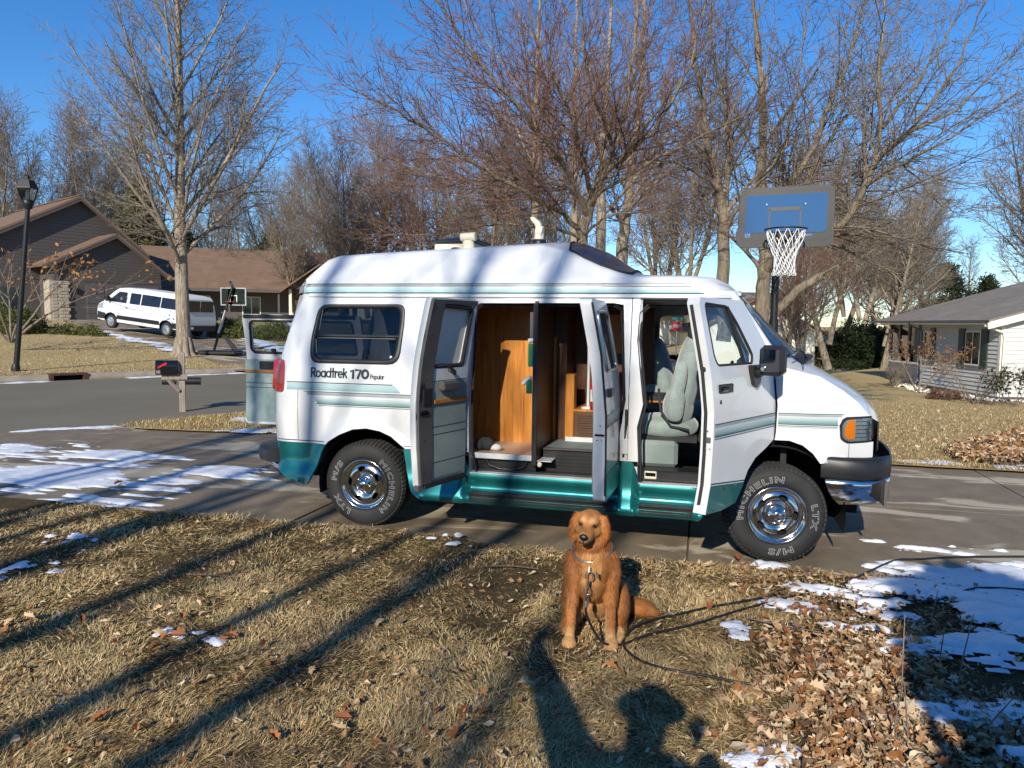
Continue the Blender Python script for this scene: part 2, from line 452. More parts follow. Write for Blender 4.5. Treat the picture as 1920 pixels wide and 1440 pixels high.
# ------------------------------------------------------------------ ground
t = NT('lawn_dry'); v = t.pos(); n1 = t.noise(v, .55, 5, .6); n2 = t.noise(v, 7, 5, .65); n3 = t.noise(v, 70, 3, .7)
c = t.ramp(t.math('ADD', t.math('MULTIPLY', n1, .45), t.math('MULTIPLY', n2, .55)), [(.32, (.36, .26, .11)), (.5, (.54, .40, .18)), (.68, (.64, .50, .26))])
c = t.mix(.55, c, t.ramp(n3, [(.3, (.16, .115, .05)), (.7, (.62, .48, .25))])); t.base(c); t.set(Roughness=.95); t.b.inputs['Specular IOR Level'].default_value = .15
t.bump(t.math('ADD', n3, t.math('MULTIPLY', n2, 1.5)), .35, .02); M['lawn_dry'] = t.m
t = NT('thatch'); v = t.pos(); n2 = t.noise(v, 9, 5, .65); n3 = t.noise(v, 110, 4, .75)
t.base(t.ramp(t.math('ADD', t.math('MULTIPLY', n2, .35), t.math('MULTIPLY', n3, .65)), [(.3, (.035, .024, .013)), (.55, (.14, .10, .05)), (.75, (.27, .205, .11))])); t.set(Roughness=1.0)
t.b.inputs['Specular IOR Level'].default_value = .1; t.bump(n3, 1.0, .02); M['thatch'] = t.m
t = NT('concrete'); v = t.pos(); vs = t.pos((.55, 1.7, 1)); w1 = t.noise(vs, .95, 7, .6, .5); n2 = t.noise(v, 3.5, 5); n3 = t.noise(v, 160, 3)
wet = t.ramp(w1, [(.535, (1, 1, 1)), (.58, (0, 0, 0))])
dry = t.ramp(t.math('ADD', t.math('MULTIPLY', n2, .6), t.math('MULTIPLY', n3, .4)), [(.3, (.38, .32, .225)), (.7, (.54, .47, .345))])
damp = t.ramp(t.math('ADD', t.math('MULTIPLY', n2, .6), t.math('MULTIPLY', n3, .4)), [(.3, (.155, .118, .076)), (.7, (.275, .218, .146))])
crk = t.node('ShaderNodeTexVoronoi'); crk.feature = 'DISTANCE_TO_EDGE'; crk.inputs['Scale'].default_value = .55; wv = t.node('ShaderNodeVectorMath'); wv.operation = 'ADD'; t.link(v, wv.inputs[0]); nz3 = t.node('ShaderNodeTexNoise'); nz3.inputs['Scale'].default_value = 2.2; nz3.inputs['Detail'].default_value = 6; t.link(v, nz3.inputs['Vector']); t.link(nz3.outputs['Color'], wv.inputs[1]); t.link(wv.outputs[0], crk.inputs['Vector'])
ck = t.math('MULTIPLY', t.ramp(crk.outputs['Distance'], [(0, (1, 1, 1)), (.006, (0, 0, 0))]), .0)
salt = t.ramp(t.noise(v, 14, 6, .75), [(.58, (0, 0, 0)), (.78, (1, 1, 1))])
base_c = t.mix(t.math('MULTIPLY', salt, .34), t.mix(wet, dry, damp), (.46, .43, .37))
t.base(base_c); t.set(Roughness=t.math('SUBTRACT', .9, t.math('MULTIPLY', wet, .25))); t.b.inputs['Specular IOR Level'].default_value = .25
t.bump(n3, .25, .004); M['concrete'] = t.m
t = NT('asphalt'); v = t.pos(); n1 = t.noise(v, .4, 4); n3 = t.noise(v, 60, 4, .8)
t.base(t.ramp(t.math('ADD', t.math('MULTIPLY', n1, .4), t.math('MULTIPLY', n3, .6)), [(.3, (.115, .098, .064)), (.7, (.235, .203, .138))])); t.set(Roughness=.9); t.bump(n3, .6, .01); M['asphalt'] = t.m
plain('kerb_concrete', (.30, .25, .185), .85, var=.25, scale=2.5, bump=.3)
t = NT('snow'); v = t.pos(); n2 = t.noise(v, 6, 4); n3 = t.noise(v, 90, 3)
t.base(t.ramp(n2, [(.3, (.70, .72, .76)), (.7, (.84, .85, .87))])); t.set(Roughness=.6); t.b.inputs['Subsurface Weight'].default_value = .0
t.bump(t.math('ADD', n3, t.math('MULTIPLY', n2, 2)), .5, .012); M['snow'] = t.m
t = NT('soil_mulch'); v = t.pos(); n3 = t.noise(v, 40, 4, .8); n1 = t.noise(v, 5, 3)
t.base(t.ramp(t.math('ADD', t.math('MULTIPLY', n1, .4), t.math('MULTIPLY', n3, .6)), [(.3, (.05, .03, .02)), (.7, (.20, .13, .085))])); t.set(Roughness=1.0); t.bump(n3, .8, .02); M['soil_mulch'] = t.m

NEAR0, NEARD = np.array([-7.3, 2.07]), np.array([.465, .885])     # the street's near edge
FAR0, FARD = np.array([-14.6, 10.0]), np.array([.48, .877])       # the street's far kerb
FARN = np.array([-.877, .48])
def nz(x, y, s=1.0, k=0.0): return mnoise.noise(Vector((x*s, y*s, k)))
def far_d(x, y): return float((np.array([x, y])-FAR0) @ FARN)
GD, GZ_ = [0, 1.2, 4.4, 12.6, 16.2, 30.7, 70], [.13, .19, .36, .82, 1.10, 1.58, 2.0]
def gz(x, y):
    d = far_d(x, y)
    if d > 0: return float(np.interp(d, GD, GZ_))
    if y > 3.3: return .03-.62*smooth01((y-3.4)/17)*smooth01((x+1-.05*y)/7)*(1-smooth01((y-50)/25))
    return .03
def lawn_z(x, y): return .025+.012*nz(x, y, 1.3)+.008*nz(x, y, 4.0, 3.0)

def flat(name, poly, z, mat, sp=1.0, zf=None, kind='structure', parent=None):
    mb = MB(); skin(mb, poly, (), sp, (lambda u, w, d: (u, w, zf(u, w) if zf else z)), 0)
    if mb.f:
        a, b, c = [np.array(mb.v[i]) for i in mb.f[0][:3]]
        if np.cross(b-a, c-a)[2] < 0: mb.f = [f[::-1] for f in mb.f]
    o = mb.build(name, mat, parent); o['kind'] = kind; return o
# base sheet out to the horizon
mb = MB(); xs = np.concatenate([np.linspace(-420, -60, 7), np.linspace(-50, 50, 26), np.linspace(60, 420, 7)]); ys = np.concatenate([np.linspace(-60, 60, 31), np.linspace(70, 520, 10)])
mb.grid([[(x, y, gz(x, y)-.10-(.9 if y > 3.3 and far_d(x, y) < 3 else .3)) for y in ys] for x in xs]); o = mb.build('ground', M['lawn_dry']); o['kind'] = 'structure'
def edge_y(x): return -1.10+.05*nz(x, 0, 1.1)+.035*nz(x, 5, 4.0)-.16*smooth01((2.9-abs(x-2.6))/2.9)*.9
near_edge = [(x, edge_y(x)) for x in np.arange(5.6, -9.0, -.12)]
lawn = flat('lawn', [(-10.2, -10), (14, -10), (14, -1.3), (6.5, -1.15)]+near_edge, 0, M['thatch'], .22, lawn_z)
def P2(o, d, t): return tuple(o+d*t)
back = [(14.5, 3.42), (30, 3.42), (120, 3.42), (120, 140), (30, 140), P2(NEAR0, NEARD, 120), P2(NEAR0, NEARD, 60), P2(NEAR0, NEARD, 20), P2(NEAR0, NEARD, 9), (-5.85, 4.45), (-6.02, 3.5), (-5.80, 2.95), (-4.6, 3.02), (-3.5, 3.25)]+[(x, 3.40+.05*nz(x, 9, 1.3)) for x in np.arange(-3, 14, .25)]
flat('lawn', back, 0, M['lawn_dry'], 2.4, gz)
farl = [P2(FAR0, FARD, -40), P2(FAR0, FARD, -20), P2(FAR0, FARD, -8), P2(FAR0, FARD, 0), P2(FAR0, FARD, 8), P2(FAR0, FARD, 30), P2(FAR0, FARD, 90), (40, 190), (-160, 190), (-160, -30)]
farl = [tuple(np.array(p)+FARN*.16) if i < 7 else p for i, p in enumerate(farl)]
flat('lawn', farl, 0, M['lawn_dry'], 4.0, gz)
flat('street', [P2(NEAR0, NEARD, -30), P2(NEAR0, NEARD, -6), P2(NEAR0, NEARD, 0), P2(NEAR0, NEARD, 9), P2(NEAR0, NEARD, 24), P2(FAR0, FARD, 30), P2(FAR0, FARD, 0), P2(FAR0, FARD, -45)], -.03, M['asphalt'], 3.0)
# the far kerb, cast in lengths, with a drain opening in it
kerb = tag(empty('kerb'), kind='structure')
t0 = -22.0
for L in [6, 6, 6, 3.9, 'drain', 4.1, 6, 6, 6, 6, 8, 8]:
    if L == 'drain': t0 += .95; continue
    mb = MB(); n = 6
    prof = [(-.02, -.05), (-.02, .02), (.03, .10), (.08, .14), (.18, .15), (.18, -.05)]
    rows = []
    for i in range(n+1):
        p = FAR0+FARD*(t0+.01+(L-.02)*i/n)
        rows.append([(p[0]+FARN[0]*a, p[1]+FARN[1]*a, b) for a, b in prof])
    mb.grid(rows, False); mb.add(rows[0], [tuple(range(6))]); mb.add(rows[-1], [tuple(range(6))[::-1]])
    mb.build('kerb_stone', M['kerb_concrete'], kerb); t0 += L
ta = -22+6+6+6+3.9
drain = empty('storm_drain', (*P2(FAR0, FARD, ta), 0)); tag(drain, 'rusty open drain inlet set in the far street kerb', 'drain')
def dr(a, f0, f1, z0, z1):
    p = []
    for s in (a[0], a[1]):
        for f in (f0, f1):
            q = FARD*s+FARN*f
            for z in (z0, z1): p.append((q[0], q[1], z))
    return p
plain('rusty_iron', (.10, .045, .03), .85, .2, var=.35)
BX = [(0, 1, 3, 2), (4, 6, 7, 5), (0, 4, 5, 1), (2, 3, 7, 6), (0, 2, 6, 4), (1, 5, 7, 3)]
MB().add(dr((0, .95), -.03, .30, .11, .16), BX).build('hood', M['rusty_iron'], drain)
MB().add(dr((0, .95), .20, .28, -.10, .11), BX).build('throat', M['dark_void'], drain)
MB().add(dr((-.02, .10), -.03, .26, -.05, .109), BX).build('cheek', M['rusty_iron'], drain)
MB().add(dr((.85, .97), -.03, .26, -.05, .109), BX).build('cheek', M['rusty_iron'], drain)
# driveway slabs with open joints
drv = flat('driveway', [(-9.0, -1.3), (60, -1.3), (60, 3.5), (-6.2, 3.5)], -.022, M['soil_mulch'], 3.0)
jx = [-9.2, -7.2, -3.92, -.62, 2.66, 5.95, 9.2, 12.5, 15.8, 19.1, 22.4, 25.7]
for i in range(len(jx)-1):
    for (ya, yb) in ((-1.35, 1.15), (1.15, 3.48)):
        a, b = jx[i]+.008, jx[i+1]-.008
        pts = [(a, ya+.008), (b, ya+.008), (b, yb-.008), (a, yb-.008)]
        if i < 2: pts = [(x+ (.30*(y-1) if x > -8 else 0), y) for x, y in pts]
        elif i == 2: pts = [(x+(.30*(y-1) if k in (0, 3) else 0.02*y), y) for k, (x, y) in enumerate(pts)]
        if i == 0:   # follows the street's gutter line
            pts = [p if p[0] > -8.9 else tuple(NEAR0+NEARD*((p[1]-NEAR0[1])/NEARD[1])+np.array([.02, 0])) for p in pts]
            if pts[0][0] > pts[1][0]-.1: continue
        if i == 1 and ya > 1: pts[3] = (-6.45, yb-.008); pts[0] = (-7.15, ya+.008)
        mb = MB(); mb.prism([(x, y) for x, y in pts], -.06, 0.0, 'z'); mb.build('concrete_slab', M['concrete'], drv)

# snow lying in patches: a rugged thin crust kept where the melt noise allows
def seg_d(px, py, poly):
    best = np.full(px.shape, 1e9); n = len(poly); inside = np.zeros(px.shape, bool)
    for i in range(n):
        ax, ay = poly[i]; bx, by = poly[(i+1) % n]
        dx, dy = bx-ax, by-ay; tt = np.clip(((px-ax)*dx+(py-ay)*dy)/(dx*dx+dy*dy+1e-9), 0, 1)
        best = np.minimum(best, np.hypot(px-ax-tt*dx, py-ay-tt*dy))
        if ay != by:
            c = ((ay > py) != (by > py)) & (px < (bx-ax)*(py-ay)/(by-ay)+ax); inside ^= c
    return np.where(inside, best, -best)
_rng = np.random.default_rng(5)
def fbm(x, y, sc, seed, oct=4):
    r = np.random.default_rng(seed); out = np.zeros(x.shape); amp = 1.0
    for o_ in range(oct):
        T = r.random((64, 64)); u = x*sc+r.random()*50; w = y*sc+r.random()*50
        i0 = np.floor(u).astype(int); j0 = np.floor(w).astype(int); fu = u-i0; fw = w-j0; fu = fu*fu*(3-2*fu); fw = fw*fw*(3-2*fw)
        g = lambda a, b: T[a % 64, b % 64]
        out += amp*((g(i0, j0)*(1-fu)+g(i0+1, j0)*fu)*(1-fw)+(g(i0, j0+1)*(1-fu)+g(i0+1, j0+1)*fu)*fw-.5)
        sc *= 2.1; amp *= .55
    return out
SNOW = [(V_, F_) for V_, F_ in ()]
def snow_patch(poly, cell, zf, grow=.0, noise=.25, h=.03, seed=1, sx=1.0, sy=1.0, thresh=0.0, nsc=2.2):
    xs_ = [p[0] for p in poly]; ys_ = [p[1] for p in poly]
    gx = np.arange(min(xs_)-.3, max(xs_)+.3, cell); gy = np.arange(min(ys_)-.3, max(ys_)+.3, cell)
    X, Y = np.meshgrid(gx, gy, indexing='ij')
    Mk = np.clip(seg_d(X, Y, poly), -.6, .35)+grow+noise*fbm(X*sx, Y*sy, nsc, seed, 4)*1.6-thresh
    keep = (Mk[:-1, :-1] > 0) | (Mk[1:, :-1] > 0) | (Mk[:-1, 1:] > 0) | (Mk[1:, 1:] > 0)
    Z0 = np.vectorize(zf)(X, Y) if zf else np.zeros(X.shape)
    Z = Z0+np.where(Mk > 0, np.minimum(h, .003+.09*Mk), -.004)+.005*fbm(X, Y, 14, seed+3, 3)*(Mk > .03)
    n, m_ = X.shape; idx = np.arange(n*m_).reshape(n, m_)
    Fq = np.stack([idx[:-1, :-1][keep], idx[1:, :-1][keep], idx[1:, 1:][keep], idx[:-1, 1:][keep]], 1)
    used, inv = np.unique(Fq, return_inverse=True)
    V = np.stack([X.ravel(), Y.ravel(), Z.ravel()], 1)[used]; SNOW.append((V, inv.reshape(Fq.shape)))
snow_patch([(-9, .6), (-6.2, 1.35), (-4.9, 1.35), (-3.05, .98), (-3.3, .05), (-3.75, -.86), (-5.5, -1.3), (-9, -1.3)], .024, None, -.13, .66, .014, 3, .5, 2.4, 0, 2.2)
snow_patch([(-3.45, -1.15), (-3.05, .55), (-2.6, .92), (-1.85, .86), (-1.9, .3), (-2.25, -.4), (-2.05, -1.12)], .024, None, -.13, .64, .014, 7, .5, 2.4, 0, 2.2)
snow_patch([(3.45, -1.48), (4.05, -1.02), (4.4, -.62), (4.75, -.42), (6.6, -.45), (7.5, -1.6), (7.0, -2.2), (4.5, -1.75), (3.75, -2.1), (3.35, -1.9)], .02, lambda x, y: lawn_z(x, y)+.022 if y < -1.1 else .0, -.11, .72, .022, 11, .8, 1.7, 0, 3.2)
snow_patch([(3.98, -1.6), (7, -1.5), (7.5, -4.6), (4.3, -4.3), (4.02, -3.0)], .02, lambda x, y: lawn_z(x, y)+.026, -.22, .95, .026, 13, .8, 1.6, 0, 3.2)
for i, (x, y, r) in enumerate([(.15, -3.3, .10), (-1.9, -2.0, .09), (3.02, -3.60, .06), (3.30, -3.80, .12), (3.42, -3.86, .12), (3.48, -3.2, .06), (-1.6, -2.7, .1), (.9, -1.25, .06), (3.0, -2.35, .07)]):
    snow_patch([(x+r*1.3*math.cos(a), y+r*.8*math.sin(a)) for a in np.arange(0, 6.2, .7)], .014, lambda x, y: lawn_z(x, y)+.022, -.085, .26, .02, 20+i, nsc=9)
snow_patch([(-5.2, 4.35), (-4.3, 4.05), (-4.0, 4.35), (-5.0, 4.7)], .04, gz, .0, .2, .03, 50)
snow_patch([(-4.4, 3.1), (-3.2, 3.3), (-2.6, 3.5), (-3.2, 3.62), (-4.3, 3.35)], .03, gz, .0, .15, .03, 51)
snow_patch([(-7.4, 2.15), (-6.1, 3.2), (-6.0, 3.6), (-7.0, 2.6)], .03, None, .02, .2, .02, 52)
snow_patch([(5.05, 3.62), (5.9, 3.66), (5.8, 3.95), (5.1, 3.85)], .03, gz, .0, .15, .03, 53)
snow_patch([(6.3, 3.6), (8.2, 3.7), (8.0, 4.05), (6.6, 3.95)], .04, gz, .0, .25, .03, 54)
for ta_, tb_ in ((-10, -.2), (2, 7.5), (12, 16)):     # gutter snow along the far kerb
    pl = [tuple(FAR0+FARD*s-FARN*w) for s, w in ((ta_, .03), (tb_, .03), (tb_, .30), (ta_, .35))]
    snow_patch(pl, .06, lambda x, y: -.03, .0, .2, .05, int(60+ta_))
off = 0; VV = []; FF = []
for V, F in SNOW: VV.append(V); FF.append(F+off); off += len(V)
o = np_mesh('snow', np.concatenate(VV), np.concatenate(FF), M['snow']); o['kind'] = 'stuff'
# ------------------------------------------------------------------ the camper van (its own frame = world: x forward, y away from the lens)
van = tag(empty('camper_van'), 'white high-roof camper van with teal skirts and its side doors standing open', 'camper van')
def yz(z): return float(np.interp(z, [.2, .30, .45, .7, 1.0, 1.2, 1.4, 1.6, 1.8, 1.93, 2.05], [-.99, -1.0, -1.005, -1.0, -1.0, -.995, -.975, -.94, -.90, -.87, -.86]))
def xr(z): return float(np.interp(z, [.45, .67, .9, 1.08, 1.3, 1.58, 1.85, 1.95], [-.80, -.83, -.845, -.84, -.82, -.755, -.675, -.64]))
def body_y(x, z):
    y = yz(z); d = x-xr(z); R_ = .16
    if d < R_: y += R_-math.sqrt(max(0, R_*R_-(R_-max(d, 0))**2))
    if x > 3.2: y += .16*((x-3.2)/.75)**2.4
    y -= arch_flare(x, z)
    return y
def arch_flare(x, z):
    f = 0.0
    for cx in (.06, 3.28):
        r = math.hypot(x-cx, (z-.36)*1.02)
        if z > .34: f = max(f, .035*math.exp(-((r-.47)/.055)**2))
    return f
def side_fn(u, w, d): return (u, body_y(u, w)+d, w)
def far_fn(u, w, d): return (u, -body_y(u, w)-d, w)
win = rounded([(-.447, 1.365), (-.452, 1.55), (-.405, 1.848), (.362, 1.852), (.368, 1.70), (.345, 1.368)], [.10, .05, .09, .09, .05, .10])
cargo = rounded([(.955, .52), (.945, 1.10), (.955, 1.862), (2.135, 1.872), (2.16, 1.40), (2.175, 1.15), (2.14, .9), (2.13, .52)], [.01, .05, .07, .08, .1, .1, .1, .01], 5)
fdoor = [(2.285, .515), (2.27, .95), (2.31, 1.12), (2.25, 1.60), (2.255, 1.80), (2.31, 1.868), (2.90, 1.875), (3.06, 1.70), (3.30, 1.44), (3.215, 1.40), (3.24, 1.15), (3.236, .96), (3.226, .905), (3.10, .79), (2.86, .62), (2.80, .515)]
arch_f = [(3.226, .905), (3.34, .905), (3.43, .875), (3.50, .82), (3.55, .752)]
arch_r = [(.425, .69), (.385, .72), (.30, .785), (.20, .825), (.08, .842), (-.04, .828), (-.16, .778), (-.265, .715), (-.285, .69)]
white = [(xr(.69), .69), (xr(.9), .9), (xr(1.08), 1.08), (xr(1.3), 1.3), (xr(1.58), 1.58), (xr(1.85), 1.85), (xr(1.93), 1.93),
         (2.93, 1.93)]
# rear part with window and cargo opening (up to the front door's rear post)
rear_outline = white[:7]+[(2.255, 1.93), (2.255, 1.868), (2.245, 1.60), (2.305, 1.12), (2.265, .95), (2.28, .69), (2.145, .69), (2.14, .9), (2.178, 1.15), (2.163, 1.40), (2.135, 1.86), (2.06, 1.875), (1.0, 1.868), (.955, 1.84), (.945, 1.10), (.95, .69)]+arch_r
mb = MB(); skin(mb, rear_outline, [win], .055, side_fn, .025)
mb.build('side_panel', M['white_paint'], van)
# jamb returns of the two openings: the depth of the pillars
mb = MB()
def ret(path, depth):
    rows = [[(x, body_y(x, z)+d, z) for d in (0.003, depth*.5, depth)] for x, z in path]
    mb.grid(rows, False)
ret([(2.28, .52), (2.265, .95), (2.305, 1.12), (2.247, 1.60), (2.255, 1.80), (2.31, 1.866), (2.92, 1.873)], .13)
ret([(2.13, .52), (2.138, .9), (2.172, 1.15), (2.158, 1.40), (2.13, 1.83), (2.06, 1.869), (1.0, 1.862), (.955, 1.84), (.947, 1.10), (.955, .52)], .12)
mb.box(2.14, 2.275, -.872, -.86, .5, 1.9)
mb.build('door_jamb', M['jamb_white'], van)
mb = MB(); seal = lambda path, off: mb.tube([(x, body_y(x, z)+off, z) for x, z in path], .011, 6)
seal([(1.0, .53), (.965, .70), (.96, 1.10), (.965, 1.82), (1.02, 1.852), (2.05, 1.858), (2.115, 1.82), (2.145, 1.40), (2.16, 1.15), (2.125, .9), (2.11, .53)], .05)
seal([(2.30, .53), (2.285, .95), (2.325, 1.12), (2.265, 1.60), (2.275, 1.80), (2.33, 1.855), (2.88, 1.86), (3.05, 1.69), (3.25, 1.47)], .05)
mb.build('door_seal', M['rubber'], van)
# front wing from door gap to nose
fend = [(3.24, .905), (3.247, .96), (3.252, 1.15), (3.226, 1.40), (3.25, 1.435), (3.40, 1.395), (3.527, 1.365), (3.69, 1.267), (3.798, 1.184), (3.853, 1.120), (3.885, 1.09), (3.72, 1.082), (3.692, 1.065), (3.672, 1.02), (3.684, .925), (3.73, .893), (3.915, .905), (3.915, .80), (3.89, .775), (3.55, .752)]+arch_f[1:4][::-1]
mb = MB(); skin(mb, fend, (), .04, side_fn, .02); mb.build('front_wing', M['white_paint'], van)
mb = MB(); skin(mb, [(-x if 0 else x, z) for x, z in fend], (), .07, far_fn, .02); mb.build('front_wing', M['white_paint'], van)
# bonnet: crowned sheet between the wings
hx = [3.385, 3.48, 3.624, 3.806, 3.947, 4.033, 4.065, 4.06]; hz = [1.50, 1.46, 1.385, 1.285, 1.182, 1.085, .99, .90]
ex = [3.26, 3.40, 3.527, 3.69, 3.798, 3.853, 3.885, 3.90]; ez = [1.435, 1.395, 1.365, 1.267, 1.184, 1.115, 1.085, .90]
mb = MB(); rows = []
for k in range(8):
    r_ = []
    ye = -body_y(ex[k], ez[k])
    for u in np.linspace(-1, 1, 25):
        w_ = 1-abs(u)**2.6
        r_.append((ex[k]+(hx[k]-ex[k])*w_, u*(ye-.002), ez[k]+(hz[k]-ez[k])*(1-abs(u)**3.2)))
    rows.append(r_)
mb.grid(rows[:7]); mb.build('bonnet', M['white_paint'], van)
mb = MB()
rows = [[(p[0]+.004, p[1]*.985, p[2]) for p in rows[6][3:-3]], [(p[0]+.004, p[1]*.985, .80) for p in rows[6][3:-3]]]
mb.grid(rows); mb.build('grille', M['black_plastic'], van)
mb = MB(); mb.grid([[(3.905-.02*(abs(y)>.8), y, z) for y in np.linspace(-.85, .85, 13)] for z in (.76, .80, .90)]); mb.build('nose_panel', M['white_paint'], van)
# cowl and windscreen
mb = MB(); mb.grid([[(3.26+.20*(1-abs(u)**2.2)+t_*.13, u*.83, 1.432+.07*(1-abs(u)**3)-.018*t_) for u in np.linspace(-1, 1, 21)] for t_ in (0, .5, 1)])
mb.build('cowl', M['black_plastic'], van)
mb = MB(); mb.grid([[(3.27+.20*(1-abs(u)**2.2)-(.325+.10*(1-abs(u)**2.2))*t_, u*(.845-.075*t_), 1.435+.06*(1-abs(u)**3)*(1-t_)+.485*t_+.02*(1-abs(u)**2)*t_) for u in np.linspace(-1, 1, 25)] for t_ in np.linspace(0, 1, 9)])
mb.build('windscreen', M['screen_glass'], van)
for s_ in (-1, 1):
    mb = MB(); a = np.array([3.255, s_*.90, 1.44]); b = np.array([2.925, s_*.81, 1.93])
    mb.tube([a+(b-a)*t_ for t_ in np.linspace(-.03, 1.02, 8)], .036, 8); mb.build('windscreen_pillar', M['white_paint'], van)
    mb = MB(); mb.tube([a+(b-a)*t_+np.array([.03, -s_*.045, .012]) for t_ in np.linspace(0, 1, 6)], .013, 6); mb.build('windscreen_seal', M['rubber'], van)
for y0 in (-.55, .1):
    w_ = MB(); w_.tube([(3.50, y0+.1, 1.475), (3.44, y0-.1, 1.53), (3.39, y0-.30, 1.56)], .009, 6); w_.tube([(3.435, y0+.12, 1.545), (3.40, y0-.28, 1.555), (3.35, y0-.42, 1.535)], .007, 6); w_.build('wiper', M['black_plastic'], van)
# far side, rear face, floor, ceiling
farwin1 = rounded([(2.36, 1.40), (2.33, 1.80), (2.86, 1.82), (3.17, 1.45)], .06)
farwin2 = rounded([(-1.15+.70, 1.365), (-.43, 1.83), (.36, 1.84), (.34, 1.37)], .07)
mb = MB(); skin(mb, [(xr(.45)+.02, .45), (xr(.9), .9), (xr(1.3), 1.3), (xr(1.85), 1.85), (xr(1.93), 1.93), (2.93, 1.93), (3.26, 1.44), (3.24, .9), (2.95, .7), (2.8, .35), (.55, .35), (.43, .69), (.20, .825), (-.04, .828), (-.265, .715), (-.3, .5)], [rounded([(2.29, 1.20), (2.31, 1.80), (2.86, 1.82), (3.19, 1.42), (3.10, 1.20)], .05), farwin2], .11, far_fn, .03)
mb.build('far_side_panel', M['white_paint'], van)
mb = MB(); skin(mb, farwin2, (), .2, lambda u, w, d: (u, -body_y(u, w)-.012, w), 0); mb.build('far_window', M['tint_glass'], van)
mb = MB(); mb.box(-.78, 3.22, -.86, .88, .45, .50); mb.box(-.80, -.76, -.84, .84, .45, .70); mb.build('floor', M['dark_void'], van)
for ya_, yb_ in ((-.80, -.62), (.72, .84)):
    mb = MB(); mb.grid([[(xr(z)+.005, y, z) for y in (ya_, yb_)] for z in (.45, .9, 1.3, 1.6, 1.93)]); mb.build('rear_frame', M['white_paint'], van)
mb = MB(); mb.box(2.2, 2.88, -.80, .80, 1.885, 1.925); mb.box(-.55, 2.2, -.80, .82, 1.925, 1.94); mb.build('headliner', M['grey_trim'], van)
# firewall + dash keep the cab dark
mb = MB(); mb.box(3.30, 3.34, -.84, .84, .5, 1.42); mb.box(3.0, 3.32, -.80, .80, 1.14, 1.36, .03); mb.box(3.03, 3.2, .18, .72, 1.30, 1.43, .04); mb.build('dashboard', M['black_plastic'], van)
mb = MB()
ring = [(2.93+.06*math.sin(a)*.9+.0, .42+.19*math.cos(a), 1.22+.17*math.sin(a)) for a in np.linspace(0, 2*math.pi, 21)]
mb.tube(ring, .013, 6); mb.tube([(3.06, .42, 1.15), (2.95, .42, 1.22)], .03, 6); mb.build('steering_wheel', M['black_plastic'], van)

# ---- fibreglass high roof
st_x = [-.635, -.62, -.59, -.50, -.44, -.36, -.10, .446, 1.30, 1.45, 1.585, 1.72, 1.93, 2.14, 2.22, 2.39, 2.633, 2.79, 2.90, 2.965, 2.985]
sh_z = [1.96, 2.03, 2.08, 2.18, 2.24, 2.268, 2.285, 2.308, 2.345, 2.342, 2.312, 2.262, 2.165, 2.088, 2.080, 2.078, 2.075, 2.06, 2.01, 1.955, 1.945]
sh_y = [.80, .78, .76, .70, .66, .64, .62, .62, .62, .62, .64, .67, .72, .77, .78, .78, .77, .75, .73, .72, .72]
cr_z = [.01, .02, .02, .03, .05, .055, .06, .06, .06, .075, .105, .135, .15, .085, .055, .045, .045, .045, .04, .02, .01]
mb = MB(); rows = []
for x, zz, yy, cz in zip(st_x, sh_z, sh_y, cr_z):
    half = []
    yb = abs(yz(1.935))+.006
    if x > 2.75: yb -= .10*((x-2.75)/.235)**2
    if x < -.45: yb -= .12*((-.45-x)/.185)**2
    zm = min(2.035, 1.935+(zz-1.935)*.45)
    half = [(yb, 1.935), (yb, 1.97), (yb-.008, zm), (yb-.008+(yy-yb)*.35, zm+(zz-zm)*.38), (yb+(yy-yb)*.68, zm+(zz-zm)*.70), (yy+.03, zz-.018), (yy, zz), (yy-.05, zz+.012), (yy*.6, zz+cz*.62), (yy*.28, zz+cz*.93), (0, zz+cz)]
    full = [(x, -a, b) for a, b in half]+[(x, a, b) for a, b in half[:-1][::-1]]
    rows.append(full)
mb.grid(rows); mb.add(rows[0], [tuple(range(len(rows[0])))]); mb.add(rows[-1], [tuple(range(len(rows[0])))[::-1]])
roof = mb.build('high_roof', M['gelcoat'], van)
# gutter lip under the fibreglass
mb = MB(); rows = []
for x in np.concatenate([np.linspace(-.63, 2.75, 30), np.linspace(2.8, 2.97, 6)]):
    yb = yz(1.93)-.004
    if x > 2.75: yb += .10*((x-2.75)/.235)**2
    if x < -.45: yb += .12*((-.45-x)/.185)**2
    rows.append([(x, yb-.002, 1.938), (x, yb-.020, 1.934), (x, yb-.022, 1.916), (x, yb+.004, 1.905)])
mb.grid(rows, False); mb.build('drip_rail', M['gelcoat'], van)
# dark skylight let into the sloping front of the roof
def on_slope(px_poly):
    out = []
    for px, py in px_poly:
        r = pxray(px, py); k = .452
        q = (2.415+k*1.6-CAM[2]-k*CAM[0])/(r[2]+k*r[0]); out.append(CAM+r*q)
    return out
slp = [(1.665, -.60), (1.80, -.685), (2.085, -.735), (2.17, -.70), (2.17, .70), (2.085, .735), (1.80, .685), (1.665, .60), (1.62, .3), (1.62, -.3)]
def roof_z(x, y):
    zz = np.interp(x, st_x, sh_z); yy = np.interp(x, st_x, sh_y); cz = np.interp(x, st_x, cr_z); a = abs(y)
    return float(np.interp(a, [0, yy*.28, yy*.6, yy-.05, yy, yy+.03], [zz+cz, zz+cz*.93, zz+cz*.62, zz+.012, zz, zz-.018]))
mb = MB(); skin(mb, slp, (), .06, lambda u, w, d: (u, w, roof_z(u, w)+.008-d), .012); mb.build('skylight', M['tint_glass'] if 0 else M['black_gloss'], van)
mb = MB(); ol = resample(slp, .06); mb.tube([(u, w, roof_z(u, w)+.008) for u, w in ol+ol[:1]], .010, 6); mb.build('skylight_seal', M['rubber'], van)
